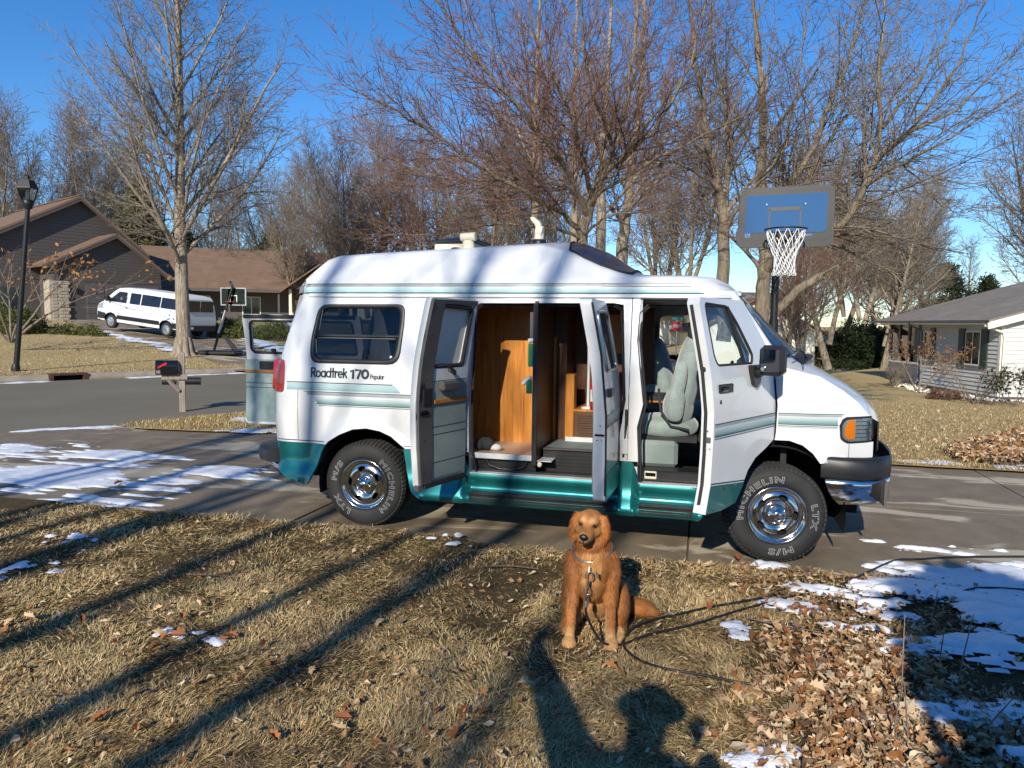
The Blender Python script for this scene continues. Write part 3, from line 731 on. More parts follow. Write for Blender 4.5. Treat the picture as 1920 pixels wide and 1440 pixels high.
# roof fittings
mb = MB(); mb.box(.43, .80, -.40, .02, 2.33, 2.40, .015); f_ = mb.build('roof_hatch', M['cream_plastic'], van)
mb = MB(); mb.box(.405, .82, -.43, .05, 2.40, 2.425, .01); mb.grid([[(.62+.20*u, -.19+.22*w, 2.425+.045*(1-u*u)*(1-w*w)) for w in np.linspace(-1, 1, 7)] for u in np.linspace(-1, 1, 7)]); mb.build('hatch_lid', M['navy_lid'], f_)
mb = MB(); mb.lathe([(.075, 0), (.075, .012), (.055, .02), (.048, .07), (.03, .085)], 14, (.765, -.47, 2.325)); mb.tube([(.70, -.47, 2.435), (.83, -.47, 2.44)], [.035, .037], 12); mb.tube([(.83, -.47, 2.44), (.815, -.47, 2.44)], [.03, .03], 12); mb.build('roof_vent', M['cream_plastic'], van)
mb = MB(); mb.ell((.66, -.50, 2.325), (.05, .04, .025), 10, 6); mb.build('roof_cap', M['black_plastic'], van)
mb = MB(); mb.lathe([(.06, 0), (.06, .035), (.05, .04)], 14, (1.36, -.38, 2.375)); b_ = mb.build('vent_base', M['black_plastic'], van)
mb = MB(); mb.lathe([(.04, 0), (.04, .05), (.03, .06)], 12, (1.36, -.38, 2.41)); mb.tube([(1.335, -.38, 2.485), (1.39, -.38, 2.475)], [.046, .05], 12)
mb.tube([(1.36, -.38, 2.50), (1.345, -.38, 2.55), (1.30, -.38, 2.59), (1.285, -.38, 2.60)], [.032, .028, .02, .008], 8); mb.build('vent_cowl', M['cream_plastic'], b_)

# ---- teal skirt with the two recessed steps
def skirt_prof(k):        # k = 0 plain flared skirt, 1 = step recess; list of (y, z)
    A = [(-1.000, .687), (-1.004, .62), (-1.006, .56), (-1.010, .50), (-1.020, .45), (-1.045, .40), (-1.068, .36), (-1.078, .33), (-1.075, .305), (-1.05, .285), (-.98, .275)]
    B = [(-.985, .518), (-.990, .500), (-.990, .478), (-.978, .462), (-.968, .430), (-.966, .405), (-.985, .378), (-1.04, .372), (-1.088, .366), (-1.088, .300), (-1.00, .285)]
    return [(a[0]+(b[0]-a[0])*k, a[1]+(b[1]-a[1])*k) for a, b in zip(A, B)]
def step_k(x):
    def sm(a, b): return smooth01((x-a)/(b-a))
    return max(sm(.90, .965)*(1-sm(2.125, 2.165)), sm(2.235, 2.295)*(1-sm(2.70, 2.76)))
mb = MB(); rows = []
xs_ = sorted(set(np.round(np.concatenate([np.linspace(.40, .9, 14), np.linspace(.9, .97, 9), np.linspace(1, 2.12, 14), np.linspace(2.12, 2.30, 22), np.linspace(2.32, 2.7, 8), np.linspace(2.7, 2.78, 8)]), 4)))
for x in xs_:
    pr = skirt_prof(step_k(x)); r_ = []
    for y, z in pr:
        x0 = float(np.interp(z, [.275, .31, .37, .48, .65, .70], [.62, .555, .485, .445, .412, .402]))
        xe = float(np.interp(z, [.275, .33, .69], [2.72, 2.77, 2.79]))
        t_ = (x-.40)/(2.78-.40); w_ = max(0, 1-(x-.40)/.45); we = max(0, (x-2.5)/.28)
        xx = x+(x0-.40)*w_+(xe-2.78)*we
        fl = -.02*max(0, 1-(xx-x0)/.06)
        r_.append((xx, y+fl, z))
    rows.append(r_)
mb.grid(rows); 
for e in (rows[0], rows[-1]): mb.grid([e, [(p[0]+(.02 if e is rows[0] else -.02), p[1]+.10, p[2]) for p in e]], False)
mb.build('side_skirt', M['teal_paint'], van)
for a, b in ((.985, 2.11), (2.30, 2.69)):       # ribbed step pads
    mb = MB(); mb.box(a, b, -1.094, -.992, .3705, .381, .003)
    for k in range(5): mb.box(a, b, -1.084+.02*k, -1.076+.02*k, .381, .385)
    for k in range(3): mb.box(a, b, -1.0985, -1.089, .318+.019*k, .331+.019*k)
    mb.build('step_pad', M['black_plastic'], van)
mb = MB(); mb.box(.955, 2.13, -.990, -.90, .519, .527, .003); mb.box(2.285, 2.78, -.990, -.90, .519, .527, .003); mb.build('sill_plate', M['jamb_white'], van)
rq = [(xr(.687)+.0, .687), (xr(.6), .6), (-.775, .47), (-.63, .39), (-.47, .345), (-.415, .36), (-.39, .40), (-.335, .55), (-.30, .64), (-.288, .687)]
mb = MB(); skin(mb, rq, (), .035, lambda u, w, d: (u, body_y(u, w)-.05*smooth01((.54-w)/.14)-.035*smooth01(1-(abs(u-(-.29-.10*(.66-w)/.25*1.0)))/.05)*(w < .66)+d, w), .03); mb.build('rear_skirt', M['teal_paint'], van)
mb = MB(); mb.grid([[(xr(z)+.16-.16*math.sin(a), (abs(yz(z))-.16)*1.0*-1-.16*math.cos(a), z) for a in np.linspace(math.pi/2, math.pi/2, 1)]+[(xr(z), y, z) for y in (-.83, .83)] for z in (.42, .687)]); mb.build('rear_apron', M['teal_paint'], van)
# thin line above the teal
mb = MB()
def strip(x0, x1, z0, z1, off=.0035, skew0=0, skew1=0, n=None, fn=body_y):
    n = n or max(2, int((x1-x0)/.06)); rows = []
    for i in range(n+1):
        t_ = i/n; r_ = []
        for z, sk0, sk1 in ((z0, 0, 0), ((z0+z1)/2, skew0*.5, skew1*.5), (z1, skew0, skew1)):
            a, b = x0+sk0, x1+sk1; x = a+(b-a)*t_; r_.append((x, fn(x, z)-off, z))
        rows.append(r_)
    mb.grid([r_[::-1] for r_ in rows])
strip(xr(.71)+.03, -.30, .706, .713); mb.build('pinstripe', M['decal_dark'], van)

strips = [('decal_dark', [(.41, .945, .706, .713)]), ('stripe_line', [(-.66, .30, 1.197, 1.204), (-.38, .51, 1.020, 1.026), (-.50, .94, 1.122, 1.127), (-.36, .94, 1.008, 1.012), (3.258, 3.70, 1.097, 1.102), (3.258, 3.665, 1.020, 1.026), (3.258, 3.66, 1.009, 1.013)]),
          ('stripe_grey', [(-.47, .94, 1.096, 1.121), (3.258, 3.685, 1.082, 1.094)]), ('stripe_mauve', [(3.258, 3.66, 1.000, 1.004)])]
for mt, L in strips:
    for x0, x1, z0, z1 in L:
        mb = MB(); strip(x0, x1 if x1 != .94 else .94, z0, z1); mb.build('pinstripe', M[mt], van)
mb = MB(); strip(-.66, .37, 1.137, 1.192, .003, 0, -.05); mb.build('stripe', M['stripe_soft'], van)
mb = MB(); strip(-.37, .94, 1.028, 1.092, .003, -.06, 0); mb.build('stripe', M['stripe_fade'], van)
mb = MB(); strip(3.258, 3.66, 1.028, 1.080, .003); mb.build('stripe', M['stripe_fade'], van)
def roof_side(x, z):
    yb = abs(yz(1.935))+.006
    if x < -.45: yb -= .12*((-.45-x)/.185)**2
    if x > 2.75: yb -= .10*((x-2.75)/.235)**2
    return -(yb-(.008*(z-1.97)/.065 if z > 1.97 else 0))
for mt, z0, z1, x0, x1 in (('stripe_roof', 1.952, 1.994, -.61, 2.70), ('stripe_line', 1.944, 1.950, -.615, 2.72), ('stripe_line', 2.018, 2.024, -.57, 2.60), ('stripe_grey', 2.000, 2.014, -.58, 2.63)):
    mb = MB(); strip(x0, x1, z0, z1, .004, 0, -.04 if z1 > 1.99 else 0, fn=roof_side); mb.build('stripe', M[mt], van)

mb = MB(); mb.tube([(x_, body_y(x_, z_)-.0005, z_) for x_, z_ in ((-.555, .715), (-.56, .95), (-.555, 1.19))], .0022, 4); mb.build('panel_gap', M['grey_trim'], van)
mb = MB(); mb.tube([(3.745, body_y(3.745, z_)-.0005, z_) for z_ in (.768, .83, .892)], .002, 4); mb.build('panel_gap', M['grey_trim'], van)
mb = MB(); mb.tube([(2.20, body_y(2.20, z_)-.001, z_) for z_ in np.linspace(.70, 1.92, 9)], .003, 4); mb.build('panel_gap', M['grey_trim'], van)
# ---- rear side window
mb = MB(); ring = resample(win, .05); c0 = np.mean(ring, 0)
mb.grid([[(p[0], body_y(*p)-.012, p[1]), (c0[0]+(p[0]-c0[0])*.955, body_y(*p)-.018, c0[1]+(p[1]-c0[1])*.93), (c0[0]+(p[0]-c0[0])*.90, body_y(*p)-.006, c0[1]+(p[1]-c0[1])*.86), (c0[0]+(p[0]-c0[0])*.90, body_y(*p)+.01, c0[1]+(p[1]-c0[1])*.86)] for p in ring+ring[:1]])
mb.grid([[(p[0]*1.0+(p[0]-c0[0])*.012, body_y(*p)-.001, p[1]+(p[1]-c0[1])*.02), (p[0], body_y(*p)-.012, p[1])] for p in ring+ring[:1]])
wf = mb.build('side_window_frame', M['black_plastic'], van)
mb = MB(); skin(mb, [(c0[0]+(p[0]-c0[0])*.93, c0[1]+(p[1]-c0[1])*.9) for p in ring], (), .2, lambda u, w, d: (u, body_y(u, w)+.004, w), 0); mb.build('window_pane', M['tint_glass'], wf)
mb = MB(); mb.grid([[(x, body_y(x, z)-.012, z) for z in (1.578, 1.602)] for x in np.linspace(-.41, .33, 5)]); mb.tube([(x, body_y(x, 1.59)-.010, 1.59) for x in np.linspace(-.42, .34, 6)], .012, 6); mb.build('window_bar', M['black_plastic'], wf)
mb = MB(); mb.tube([(x, body_y(x, 1.572)-.008, 1.572) for x in np.linspace(-.39, .31, 6)], .004, 6)
mb.tube([(-.40, body_y(-.4, 1.5)-.006, 1.44), (-.405, body_y(-.4, 1.56)-.006, 1.56)], .005, 6); mb.tube([(-.395, body_y(-.4, 1.7)-.006, 1.63), (-.365, body_y(-.38, 1.78)-.006, 1.80)], .005, 6); mb.build('window_trim', M['steel'], wf)
mb = MB(); mb.box(.265, .285, body_y(.27, 1.42)-.001, body_y(.27, 1.42)+.002, 1.415, 1.435); mb.build('sticker', M['white_plain'], wf)

# ---- lettering drawn with rounded strokes
def arc(cx, cy, rx, ry, a0, a1, n=10): return [(cx+rx*math.cos(rad(a)), cy+ry*math.sin(rad(a))) for a in np.linspace(a0, a1, n)]
GL = {  # strokes in a unit x-height 1 box, cap height 1.45
 'R': ([[(0, 0), (0, 1.45)], [(0, 1.45)]+arc(.45, 1.10, .35, .35, 90, -90)+[(.25, .75)], [(.35, .75), (.80, 0)]], 1.0),
 'o': ([arc(.45, .48, .42, .46, 0, 360, 20)], 1.05),
 'a': ([arc(.45, .48, .42, .46, 0, 360, 20), [(.87, .95), (.87, 0)]], 1.08),
 'd': ([arc(.45, .48, .42, .46, 0, 360, 20), [(.87, 1.45), (.87, 0)]], 1.12),
 't': ([[(.25, 1.45), (.25, 0)], [(0, .95), (.55, .95)]], .66),
 'r': ([[(0.05, 0), (.05, .95)], arc(.45, .50, .40, .42, 180, 70, 8)], .66),
 'e': ([[(.04, .50), (.86, .50)]+arc(.45, .48, .42, .46, 0, 300, 16)], 1.05),
 'k': ([[(.05, 0), (.05, 1.45)], [(.62, .95), (.08, .45)], [(.30, .62), (.68, 0)]], .85),
 '1': ([[(.0, 1.2), (.32, 1.45), (.32, 0)]], .75), '7': ([[(0, 1.42), (.75, 1.42), (.32, 0)]], .95), '0': ([arc(.5, .725, .46, .70, 0, 360, 24)], 1.2),
 'P': ([[(0, 0), (0, 1.45)], [(0, 1.42)]+arc(.45, 1.05, .37, .37, 90, -90)+[(0, .68)]], 1.0),
 'p': ([arc(.45, .48, .42, .46, 0, 360, 20), [(.03, .95), (.03, -.5)]], 1.08), 'u': ([[(.05, .95), (.05, .42)]+arc(.42, .42, .37, .40, 180, 360)+[(.79, .95)], [(.79, .5), (.79, 0)]], 1.0),
 'l': ([[(.1, 1.45), (.1, 0)]], .35), ' ': ([], .6),
 'H': ([[(0, 0), (0, 1.4)], [(.8, 0), (.8, 1.4)], [(0, .7), (.8, .7)]], 1.1), 'U': ([[(0, 1.4), (0, .4)]+arc(.4, .4, .4, .4, 180, 360)+[(.8, 1.4)]], 1.1),
 'F': ([[(0, 0), (0, 1.4), (.7, 1.4)], [(0, .72), (.6, .72)]], .95), 'Y': ([[(0, 1.4), (.4, .7), (.8, 1.4)], [(.4, .7), (.4, 0)]], 1.0),
 'S': ([arc(.4, 1.05, .38, .35, 30, 270, 10)+arc(.4, .35, .38, .35, 90, -150, 10)], 1.0), 'T': ([[(0, 1.4), (.9, 1.4)], [(.45, 1.4), (.45, 0)]], 1.05), 'O': ([arc(.45, .7, .45, .7, 0, 360, 20)], 1.1),
}
def ribbon(mb, pts, w, place):
    pts = [np.array(p, float) for p in pts]
    vs = []
    for i, p in enumerate(pts):
        t_ = pts[min(i+1, len(pts)-1)]-pts[max(i-1, 0)]; t_ = t_/(np.linalg.norm(t_)+1e-9); nrm = np.array([-t_[1], t_[0]])
        e = t_*(w*.45)*(-1 if i == 0 else (1 if i == len(pts)-1 else 0))
        if np.allclose(pts[0], pts[-1]) and i in (0, len(pts)-1):
            t_ = pts[1]-pts[-2]; t_ /= np.linalg.norm(t_); nrm = np.array([-t_[1], t_[0]]); e = 0
        vs.append((p+e+nrm*w/2, p+e-nrm*w/2))
    for (a, b), (c, d) in zip(vs, vs[1:]):
        mb.add([place(*q) for q in (a, b, d, c)], [(0, 1, 2, 3)])
def write(mb, text, x, z, h, width, w, place, slant=0.0):
    adv = sum(GL[c][1] for c in text)-.1; k = width/adv; kh = h/1.45; cx = x
    for c in text:
        for st in GL[c][0]:
            ribbon(mb, [(cx+u*k+slant*v_*kh, z+v_*kh) for u, v_ in st], w, place)
        cx += GL[c][1]*k
def on_body(u, v_): return (u, body_y(u, v_)-.0045, v_)
mb = MB(); write(mb, 'Roadtrek', -.432, 1.249, .072, .325, .0125, on_body); mb.build('lettering', M['decal_dark'], van)
mb = MB(); write(mb, '170', -.070, 1.249, .066, .160, .019, on_body); mb.build('lettering', M['decal_dark'], van)
mb = MB(); write(mb, 'Popular', .105, 1.246, .034, .118, .0055, on_body); mb.build('lettering', M['decal_dark'], van)

# ---- tail lamp, bumpers, head lamp
mb = MB(); tl = rounded([(-.06, 0), (.10, 0), (.11, .06), (.11, .21), (.10, .27), (-.05, .27)], .04)
def lampf(u, w, d):
    x = xr(1.2)+.035+u; z = 1.115+w; return (x, body_y(max(x, xr(z)+.01), z)-.016+d, z)
skin(mb, tl, (), .03, lampf, .03)
for k in range(11): 
    z0 = .05+.0165*k
    c = [lampf(u, w, -.003) for u, w in ((.025, z0), (.062, z0), (.062, z0+.008), (.025, z0+.008))]
tlamp = mb.build('tail_lamp', M['red_lens'], van)
mb = MB()
for k in range(11):
    z0 = .055+.0165*k; c = [lampf(u, w, -.004) for u, w in ((.02, z0), (.065, z0+.004), (.065, z0+.011), (.02, z0+.007))]; mb.add(c, [(0, 1, 2, 3)])
mb.build('lamp_slot', M['black_plastic'], tlamp)
mb = MB(); prof = [(-.02, .50), (-.02, .60), (.04, .625), (.11, .615), (.12, .57), (.11, .50)]
rows = []
for u in np.linspace(-1, 1, 21):
    y = u*.97; cut = .16*max(0, (abs(u)-.80)/.20)**2
    rows.append([(xr(.6)-.05-a*1.9+cut*1.3+.02, y, z) for a, z in prof])
mb.grid(rows, True, False); mb.add(rows[0], [tuple(range(6))]); rb = mb.build('rear_bumper', M['black_plastic'], van)
mb = MB(); rows = [[(p[0][0]+.03, p[0][1], .50), (p[0][0]-.19 if abs(p[0][1]) < .8 else p[0][0]-.10, p[0][1], .49), (p[0][0]-.16 if abs(p[0][1]) < .8 else p[0][0]-.07, p[0][1], .40), (p[0][0]-.05, p[0][1], .36)] for p in rows]
mb.grid(rows); mb.build('bumper_bar', M['chrome'], rb)
# front bumper: black cap over a chrome bar, wrapped round the corners
def fb_path(off):
    pts = [(3.56, -.965-off*.2), (3.70, -.985-off*.4), (3.84, -.965-off*.7), (3.96, -.90-off*.8), (4.05, -.78-off*.5), (4.10+off*.3, -.55), (4.14+off*.5, -.25), (4.15+off*.5, 0)]
    return pts+[(x, -y) for x, y in pts[:-1][::-1]]
mb = MB(); rows = []
for off, z in ((-.05, .80), (.0, .795), (.035, .77), (.045, .72), (.04, .66), (.02, .645), (-.05, .645)): rows.append([(x, y, z) for x, y in fb_path(off)])
mb.grid(rows); fbum = mb.build('front_bumper', M['black_plastic'], van)
mb = MB(); rows = []
for off, z, c in ((-.03, .645, 0), (.012, .64, 0), (.018, .60, .01), (.012, .55, .03), (-.01, .50, .06), (-.05, .462, .10), (-.12, .455, .12)):
    pp = fb_path(off); rows.append([(x+(c if i == 0 or i == len(pp)-1 else 0)+(.03 if i in (0, len(pp)-1) else 0), y, z) for i, (x, y) in enumerate(pp)])
mb.grid(rows); mb.build('bumper_bar', M['chrome'], fbum)
mb = MB(); mb.box(3.98, 4.0, -.97, -.80, .47, .64); mb.build('bumper_bracket', M['grey_trim'], fbum)
hl = rounded([(3.680, .925), (3.676, 1.02), (3.70, 1.075), (3.89, 1.092), (3.93, 1.07), (3.94, .93), (3.915, .905), (3.73, .893)], [.03, .04, .03, .02, .03, .03, .02, .04])
def hl_fn(o): return lambda u, w, d: (u-.02*(u > 3.9), body_y(u, w)+(.25*(u-3.87) if u > 3.87 else 0)-o+d, w)
mb = MB(); skin(mb, hl, (), .03, hl_fn(.004), .03); hlamp = mb.build('headlamp', M['black_plastic'], van)
hc = np.mean(hl, 0); hin = [(hc[0]+(p[0]-hc[0])*.88, hc[1]+(p[1]-hc[1])*.84) for p in hl]
mb = MB(); skin(mb, hin, (), .025, hl_fn(.008), .01); mb.build('lamp_reflector', M['lens_reflector'], hlamp)
for k in range(5):
    mb = MB(); z = .94+.028*k; mb.tube([(u, hl_fn(.010)(u, z, 0)[1], z) for u in (3.785, 3.83, 3.87)], .004, 5); mb.build('lens_rib', M['chrome'], hlamp)
am = rounded([(3.712, .94), (3.708, 1.0), (3.735, 1.062), (3.778, 1.065), (3.780, .93), (3.735, .925)], [.02, .03, .03, .005, .005, .02])
mb = MB(); skin(mb, am, (), .02, hl_fn(.012), .01); mb.build('turn_signal', M['amber_lens'], hlamp)
mb = MB(); skin(mb, hin, (), .03, hl_fn(.019), 0); mb.build('lens', M['clear_glass'], hlamp)
# aerial
mb = MB(); mb.ell((3.42, -.915, 1.335), (.014, .014, .045), 8, 6); mb.tube([(3.42, -.915, 1.36), (3.415, -.905, 2.12)], [.0035, .0018], 5); mb.build('aerial', M['black_metal'], van)

# ---- wheels
def tyre_text(mb, text, R0, a_mid, h, span, outline, y):
    cu = bpy.data.curves.new('t', 'FONT'); cu.body = text; cu.size = 1.0; cu.fill_mode = 'NONE'; cu.resolution_u = 3
    cu.bevel_depth = .012 if outline else .05; cu.bevel_resolution = 0; cu.offset = .02; cu.space_character = 1.25
    ob = bpy.data.objects.new('t', cu); COL.objects.link(ob)
    dg = bpy.context.evaluated_depsgraph_get(); dg.update(); me = bpy.data.meshes.new_from_object(ob.evaluated_get(dg))
    co = np.array([v_.co[:] for v_ in me.vertices]); fs = [tuple(p.vertices) for p in me.polygons]
    bpy.data.objects.remove(ob); bpy.data.curves.remove(cu); bpy.data.meshes.remove(me)
    lo, hi = co.min(0), co.max(0); co[:, 0] = (co[:, 0]-(lo[0]+hi[0])/2)/(hi[0]-lo[0]); co[:, 1] = co[:, 1]/(.73)
    vs = []
    for u, w, d in co:
        a = rad(a_mid)-u*rad(span); r_ = R0+w*h; vs.append((r_*math.cos(a), y-.0015+d*.002, r_*math.sin(a)))
    mb.add(vs, fs)
def wheel(loc, steer, rot, letters):
    w_ = empty('wheel', loc); w_.parent = van; w_.rotation_euler = (0, 0, steer)
    prof = [(.208, .02), (.212, -.095), (.222, -.112), (.25, -.122), (.29, -.120), (.318, -.112), (.336, -.098), (.351, -.072), (.356, -.04), (.357, 0), (.356, .05), (.35, .08), (.33, .105), (.28, .12), (.21, .10)]
    mb = MB(); mb.lathe(prof, 56, (0, 0, 0), 'y')
    ty = mb.build('tyre', M['rubber'], w_)
    mb = MB()                                    # tread blocks
    for k in range(64):
        a = 2*math.pi*k/64
        for j, (y0, y1) in enumerate(((-.100, -.060), (-.05, -.02), (-.012, .03), (.042, .095))):
            a0 = a+.02*j; a1 = a0+.072
            r1 = .357 if y0 < -.07 else .3605; q = []
            for (aa, yy, rr) in ((a0, y0, .346 if j == 0 else r1), (a1, y0+.006, .346 if j == 0 else r1), (a1, y1, .3605), (a0, y1-.006, .3605)): q.append((rr*math.cos(aa), yy, rr*math.sin(aa)))
            q2 = [(p[0]*.97, p[1], p[2]*.97) for p in q]
            mb.add(q+q2, [(0, 1, 2, 3), (0, 4, 5, 1), (1, 5, 6, 2), (2, 6, 7, 3), (3, 7, 4, 0)])
    tb = mb.build('tread', M['tread_rubber'], w_); tb['kind'] = 'stuff'
    mb = MB()
    rp = [(.212, -.100), (.210, -.108), (.200, -.106), (.192, -.088), (.180, -.078), (.165, -.080)]
    mb.lathe(rp, 48, (0, 0, 0), 'y')
    holes = []
    for k in range(5):
        a = rot+2*math.pi*k/5; cx, cz = .132*math.cos(a), .132*math.sin(a)
        holes.append([(cx-math.sin(a)*.036*math.cos(q)+math.cos(a)*.021*math.sin(q), cz+math.cos(a)*.036*math.cos(q)+math.sin(a)*.021*math.sin(q)) for q in np.linspace(0, 2*math.pi, 14)[:-1]])
    skin(mb, [(.166*math.cos(q), .166*math.sin(q)) for q in np.linspace(0, 2*math.pi, 41)[:-1]], holes, .02, lambda u, v_, d: (u, float(np.interp(math.hypot(u, v_), [0, .06, .08, .10, .13, .150, .166], [-.07, -.068, -.070, -.092, -.096, -.090, -.080]))+d, v_), .014)
    rim = mb.build('rim', M['chrome'], w_)
    mb = MB(); mb.lathe([(.165, -.03), (0, -.03)], 24, (0, 0, 0), 'y'); mb.build('brake_disc', M['dark_void'], w_)
    mb = MB(); mb.lathe([(.075, -.07), (.072, -.095), (.060, -.108), (.045, -.112), (.036, -.128), (.022, -.135), (0, -.136)], 24, (0, 0, 0), 'y'); mb.build('hub_cap', M['chrome'], w_)
    for k in range(5):
        a = rot+2*math.pi*(k+.5)/5; mb = MB(); mb.ell((.058*math.cos(a), -.112, .058*math.sin(a)), (.011, .012, .011), 8, 5); mb.build('lug_nut', M['chrome'], w_)
    for text, am_, span, h in letters:
        mb = MB(); tyre_text(mb, text, .243, am_, .045, span, True, -.1235); mb.build('lettering', M['tyre_white'], w_)
    return w_
wheel((.02, -.845, .355), 0, .5, [('MICHELIN', 0, 105, .04), ('LTX', 222, 42, .04), ('M/S', 155, 38, .04)])
wheel((3.265, -.875, .355), rad(8), 1.25, [('MICHELIN', 135, 105, .04), ('LTX', 0, 40, .04), ('M/S', 277, 38, .04)])
for x in (.02, 3.265):
    mb = MB(); mb.lathe([(.20, -.10), (.30, -.11), (.355, -.07), (.357, .07), (.30, .11), (.2, .1)], 32, (x, .86, .355), 'y'); mb.lathe([(.21, .09), (.0, .08)], 24, (x, .86, .355), 'y'); mb.build('far_wheel', M['rubber'], van)
# wheel houses and underside
for cx, r0, y1 in ((.06, .44, -.55), (3.27, .47, -.5)):
    mb = MB(); rows = []
    for a in np.linspace(rad(-12), rad(192), 22): rows.append([(cx+r0*math.cos(a), y, .36+r0*1.05*math.sin(a)) for y in (-.975, y1)])
    mb.grid(rows); mb.add([(r_[1][0], y1, r_[1][2]) for r_ in rows], [tuple(range(22))]); mb.build('wheel_house', M['dark_void'], van)
mb = MB(); mb.box(-.7, 3.9, -.5, -.42, .30, .42); mb.box(-.7, 3.9, .42, .5, .30, .42); mb.box(-.5, 3.4, -.42, .42, .38, .44); mb.tube([(.0, -.8, .355), (.0, .8, .355)], .05, 8); mb.tube([(3.25, -.8, .33), (3.25, .8, .33)], .04, 8); mb.box(.5, 2.6, -.9, .9, .40, .455); mb.build('chassis', M['dark_void'], van)
# ------------------------------------------------------------------ doors
def door_fn(hx, hy, off=0.0): return lambda u, w, d: (u-hx, body_y(u, w)-hy+d+off, w)
def door(name, hx, hy, ang, outline, hole, th=.085, fn=None):
    mb = MB(); skin(mb, outline, [hole] if hole else [], .05, fn or door_fn(hx, hy), th)
    o = mb.build(name, M['white_paint'], van); o.location = (hx, hy, 0); o.rotation_euler = (0, 0, rad(ang)); return o
def sub(name, mat, par, f, outline=None, hole=None, sp=.06, th=.0, off=0.0, hinge=None):
    mb = MB(); skin(mb, outline, [hole] if hole else [], sp, door_fn(*hinge, off), th); return mb.build(name, M[mat], par)
def loop_tube(par, name, mat, poly, r, hinge, off, closed=True):
    mb = MB(); f = door_fn(*hinge, off); p = resample(poly, .05) if closed else poly
    mb.tube([f(u, w, 0) for u, w in (p+p[:1] if closed else p)], r, 6); return mb.build(name, M[mat], par)
# --- passenger door, swung well open
H1 = (3.235, -1.0)
fo = [(2.225, .55), (2.285, .72), (2.300, .915), (2.312, 1.17), (2.298, 1.42), (2.282, 1.68), (2.278, 1.85), (2.31, 1.89), (2.90, 1.885), (3.05, 1.71), (3.29, 1.445), (3.225, 1.40), (3.246, 1.15), (3.236, .96), (3.224, .912), (3.10, .868), (2.93, .815), (2.82, .745), (2.74, .65), (2.64, .555), (2.45, .538)]
fw = rounded([(2.40, 1.462), (2.905, 1.462), (2.925, 1.52), (2.77, 1.72), (2.655, 1.838), (2.352, 1.852), (2.345, 1.80), (2.368, 1.53)], [.05, .02, .02, .02, .03, .03, .02, .03])
fd = door('front_door', *H1, 62.5, fo, fw)
sub('window_pane', 'clear_glass', fd, None, fw, None, .2, 0, .02, H1)
loop_tube(fd, 'window_seal', 'rubber', fw, .009, H1, .004)
mb = MB(); f = door_fn(*H1, .008); mb.tube([f(2.665, 1.838, 0), f(2.80, 1.462, 0)], .013, 6); mb.build('window_bar', M['black_plastic'], fd)
def dstrip(name, mat, x0, x1, z0, z1, H, par, off=-.004):
    mb = MB(); f = door_fn(*H, off); n = max(2, int(abs(x1-x0)/.06))
    mb.grid([[f(x0+(x1-x0)*i/n, z, 0) for z in (z1, (z0+z1)/2, z0)] for i in range(n+1)]); return mb.build(name, M[mat], par)
for nm, z0, z1, mt in (('pinstripe', 1.097, 1.103, 'stripe_line'), ('stripe', 1.080, 1.094, 'stripe_grey'), ('stripe', 1.028, 1.078, 'stripe_fade'), ('pinstripe', 1.019, 1.026, 'stripe_line'), ('pinstripe', 1.006, 1.011, 'stripe_line')):
    dstrip(nm, mt, 2.318, 3.236, z0, z1, H1, fd)
tz = [(2.228, .553), (2.283, .72), (2.758, .675), (2.735, .645), (2.638, .558), (2.45, .541)]
sub('lower_panel', 'teal_paint', fd, None, tz, None, .06, 0, -.003, H1)
mb = MB(); f = door_fn(*H1, -.004)
for t_ in range(8): pass
mb.grid([[f(2.285+(2.766-2.285)*i/8, .728-.045*i/8+dz, 0) for dz in (.007, 0)] for i in range(9)]); mb.build('pinstripe', M['decal_dark'], fd)
def dbox(name, mat, par, H, x0, x1, z0, z1, d0, d1, bev=.006):
    f = door_fn(*H); y = f((x0+x1)/2, (z0+z1)/2, 0)[1]
    mb = MB(); mb.box(x0-H[0], x1-H[0], y-d1, y-d0, z0, z1, bev); return mb.build(name, M[mat], par)
hd = dbox('handle', 'black_plastic', fd, H1, 2.385, 2.575, 1.288, 1.345, -.01, .012)
dbox('handle_lever', 'black_gloss', hd, H1, 2.40, 2.49, 1.300, 1.328, .010, .024); hd2 = None
mb = MB(); mb.ell((2.40-H1[0], -.004+body_y(2.4, 1.24)+1.0, 1.235), (.011, .006, .014), 8, 6); mb.build('lock', M['black_gloss'], fd)
# edge of the door: seal, latch, bolts
f = door_fn(*H1)
mb = MB(); mb.tube([f(x-.004, z, .055) for x, z in ((2.245, .60), (2.285, .72), (2.300, .915), (2.312, 1.17), (2.298, 1.42), (2.282, 1.68), (2.278, 1.84))], .012, 6); mb.build('door_seal', M['rubber'], fd)
mb = MB(); y = f(2.31, 1.02, .03)[1]; mb.box(2.298-H1[0], 2.304-H1[0], y-.015, y+.02, .985, 1.02); mb.build('latch', M['steel'], fd)
for z, dd in ((1.06, .035), (.95, .02), (.95, .045)):
    mb = MB(); p = f(2.300 if z < 1.1 else 2.31, z, dd); mb.ell((p[0]-.002, p[1], z), (.004, .006, .006), 6, 4); mb.build('bolt', M['steel'], fd)
mb = MB(); p = f(2.296, 1.44, .045); mb.ell((p[0], p[1], 1.44), (.008, .016, .018), 8, 5); mb.build('buffer', M['rubber'], fd)
inn = [(2.30, .60), (2.33, .9), (2.34, 1.2), (2.33, 1.43), (3.18, 1.43), (3.20, 1.0), (3.0, .87), (2.8, .78), (2.66, .6)]
sub('door_trim', 'door_plastic', fd, None, inn, None, .1, .01, .088, H1)
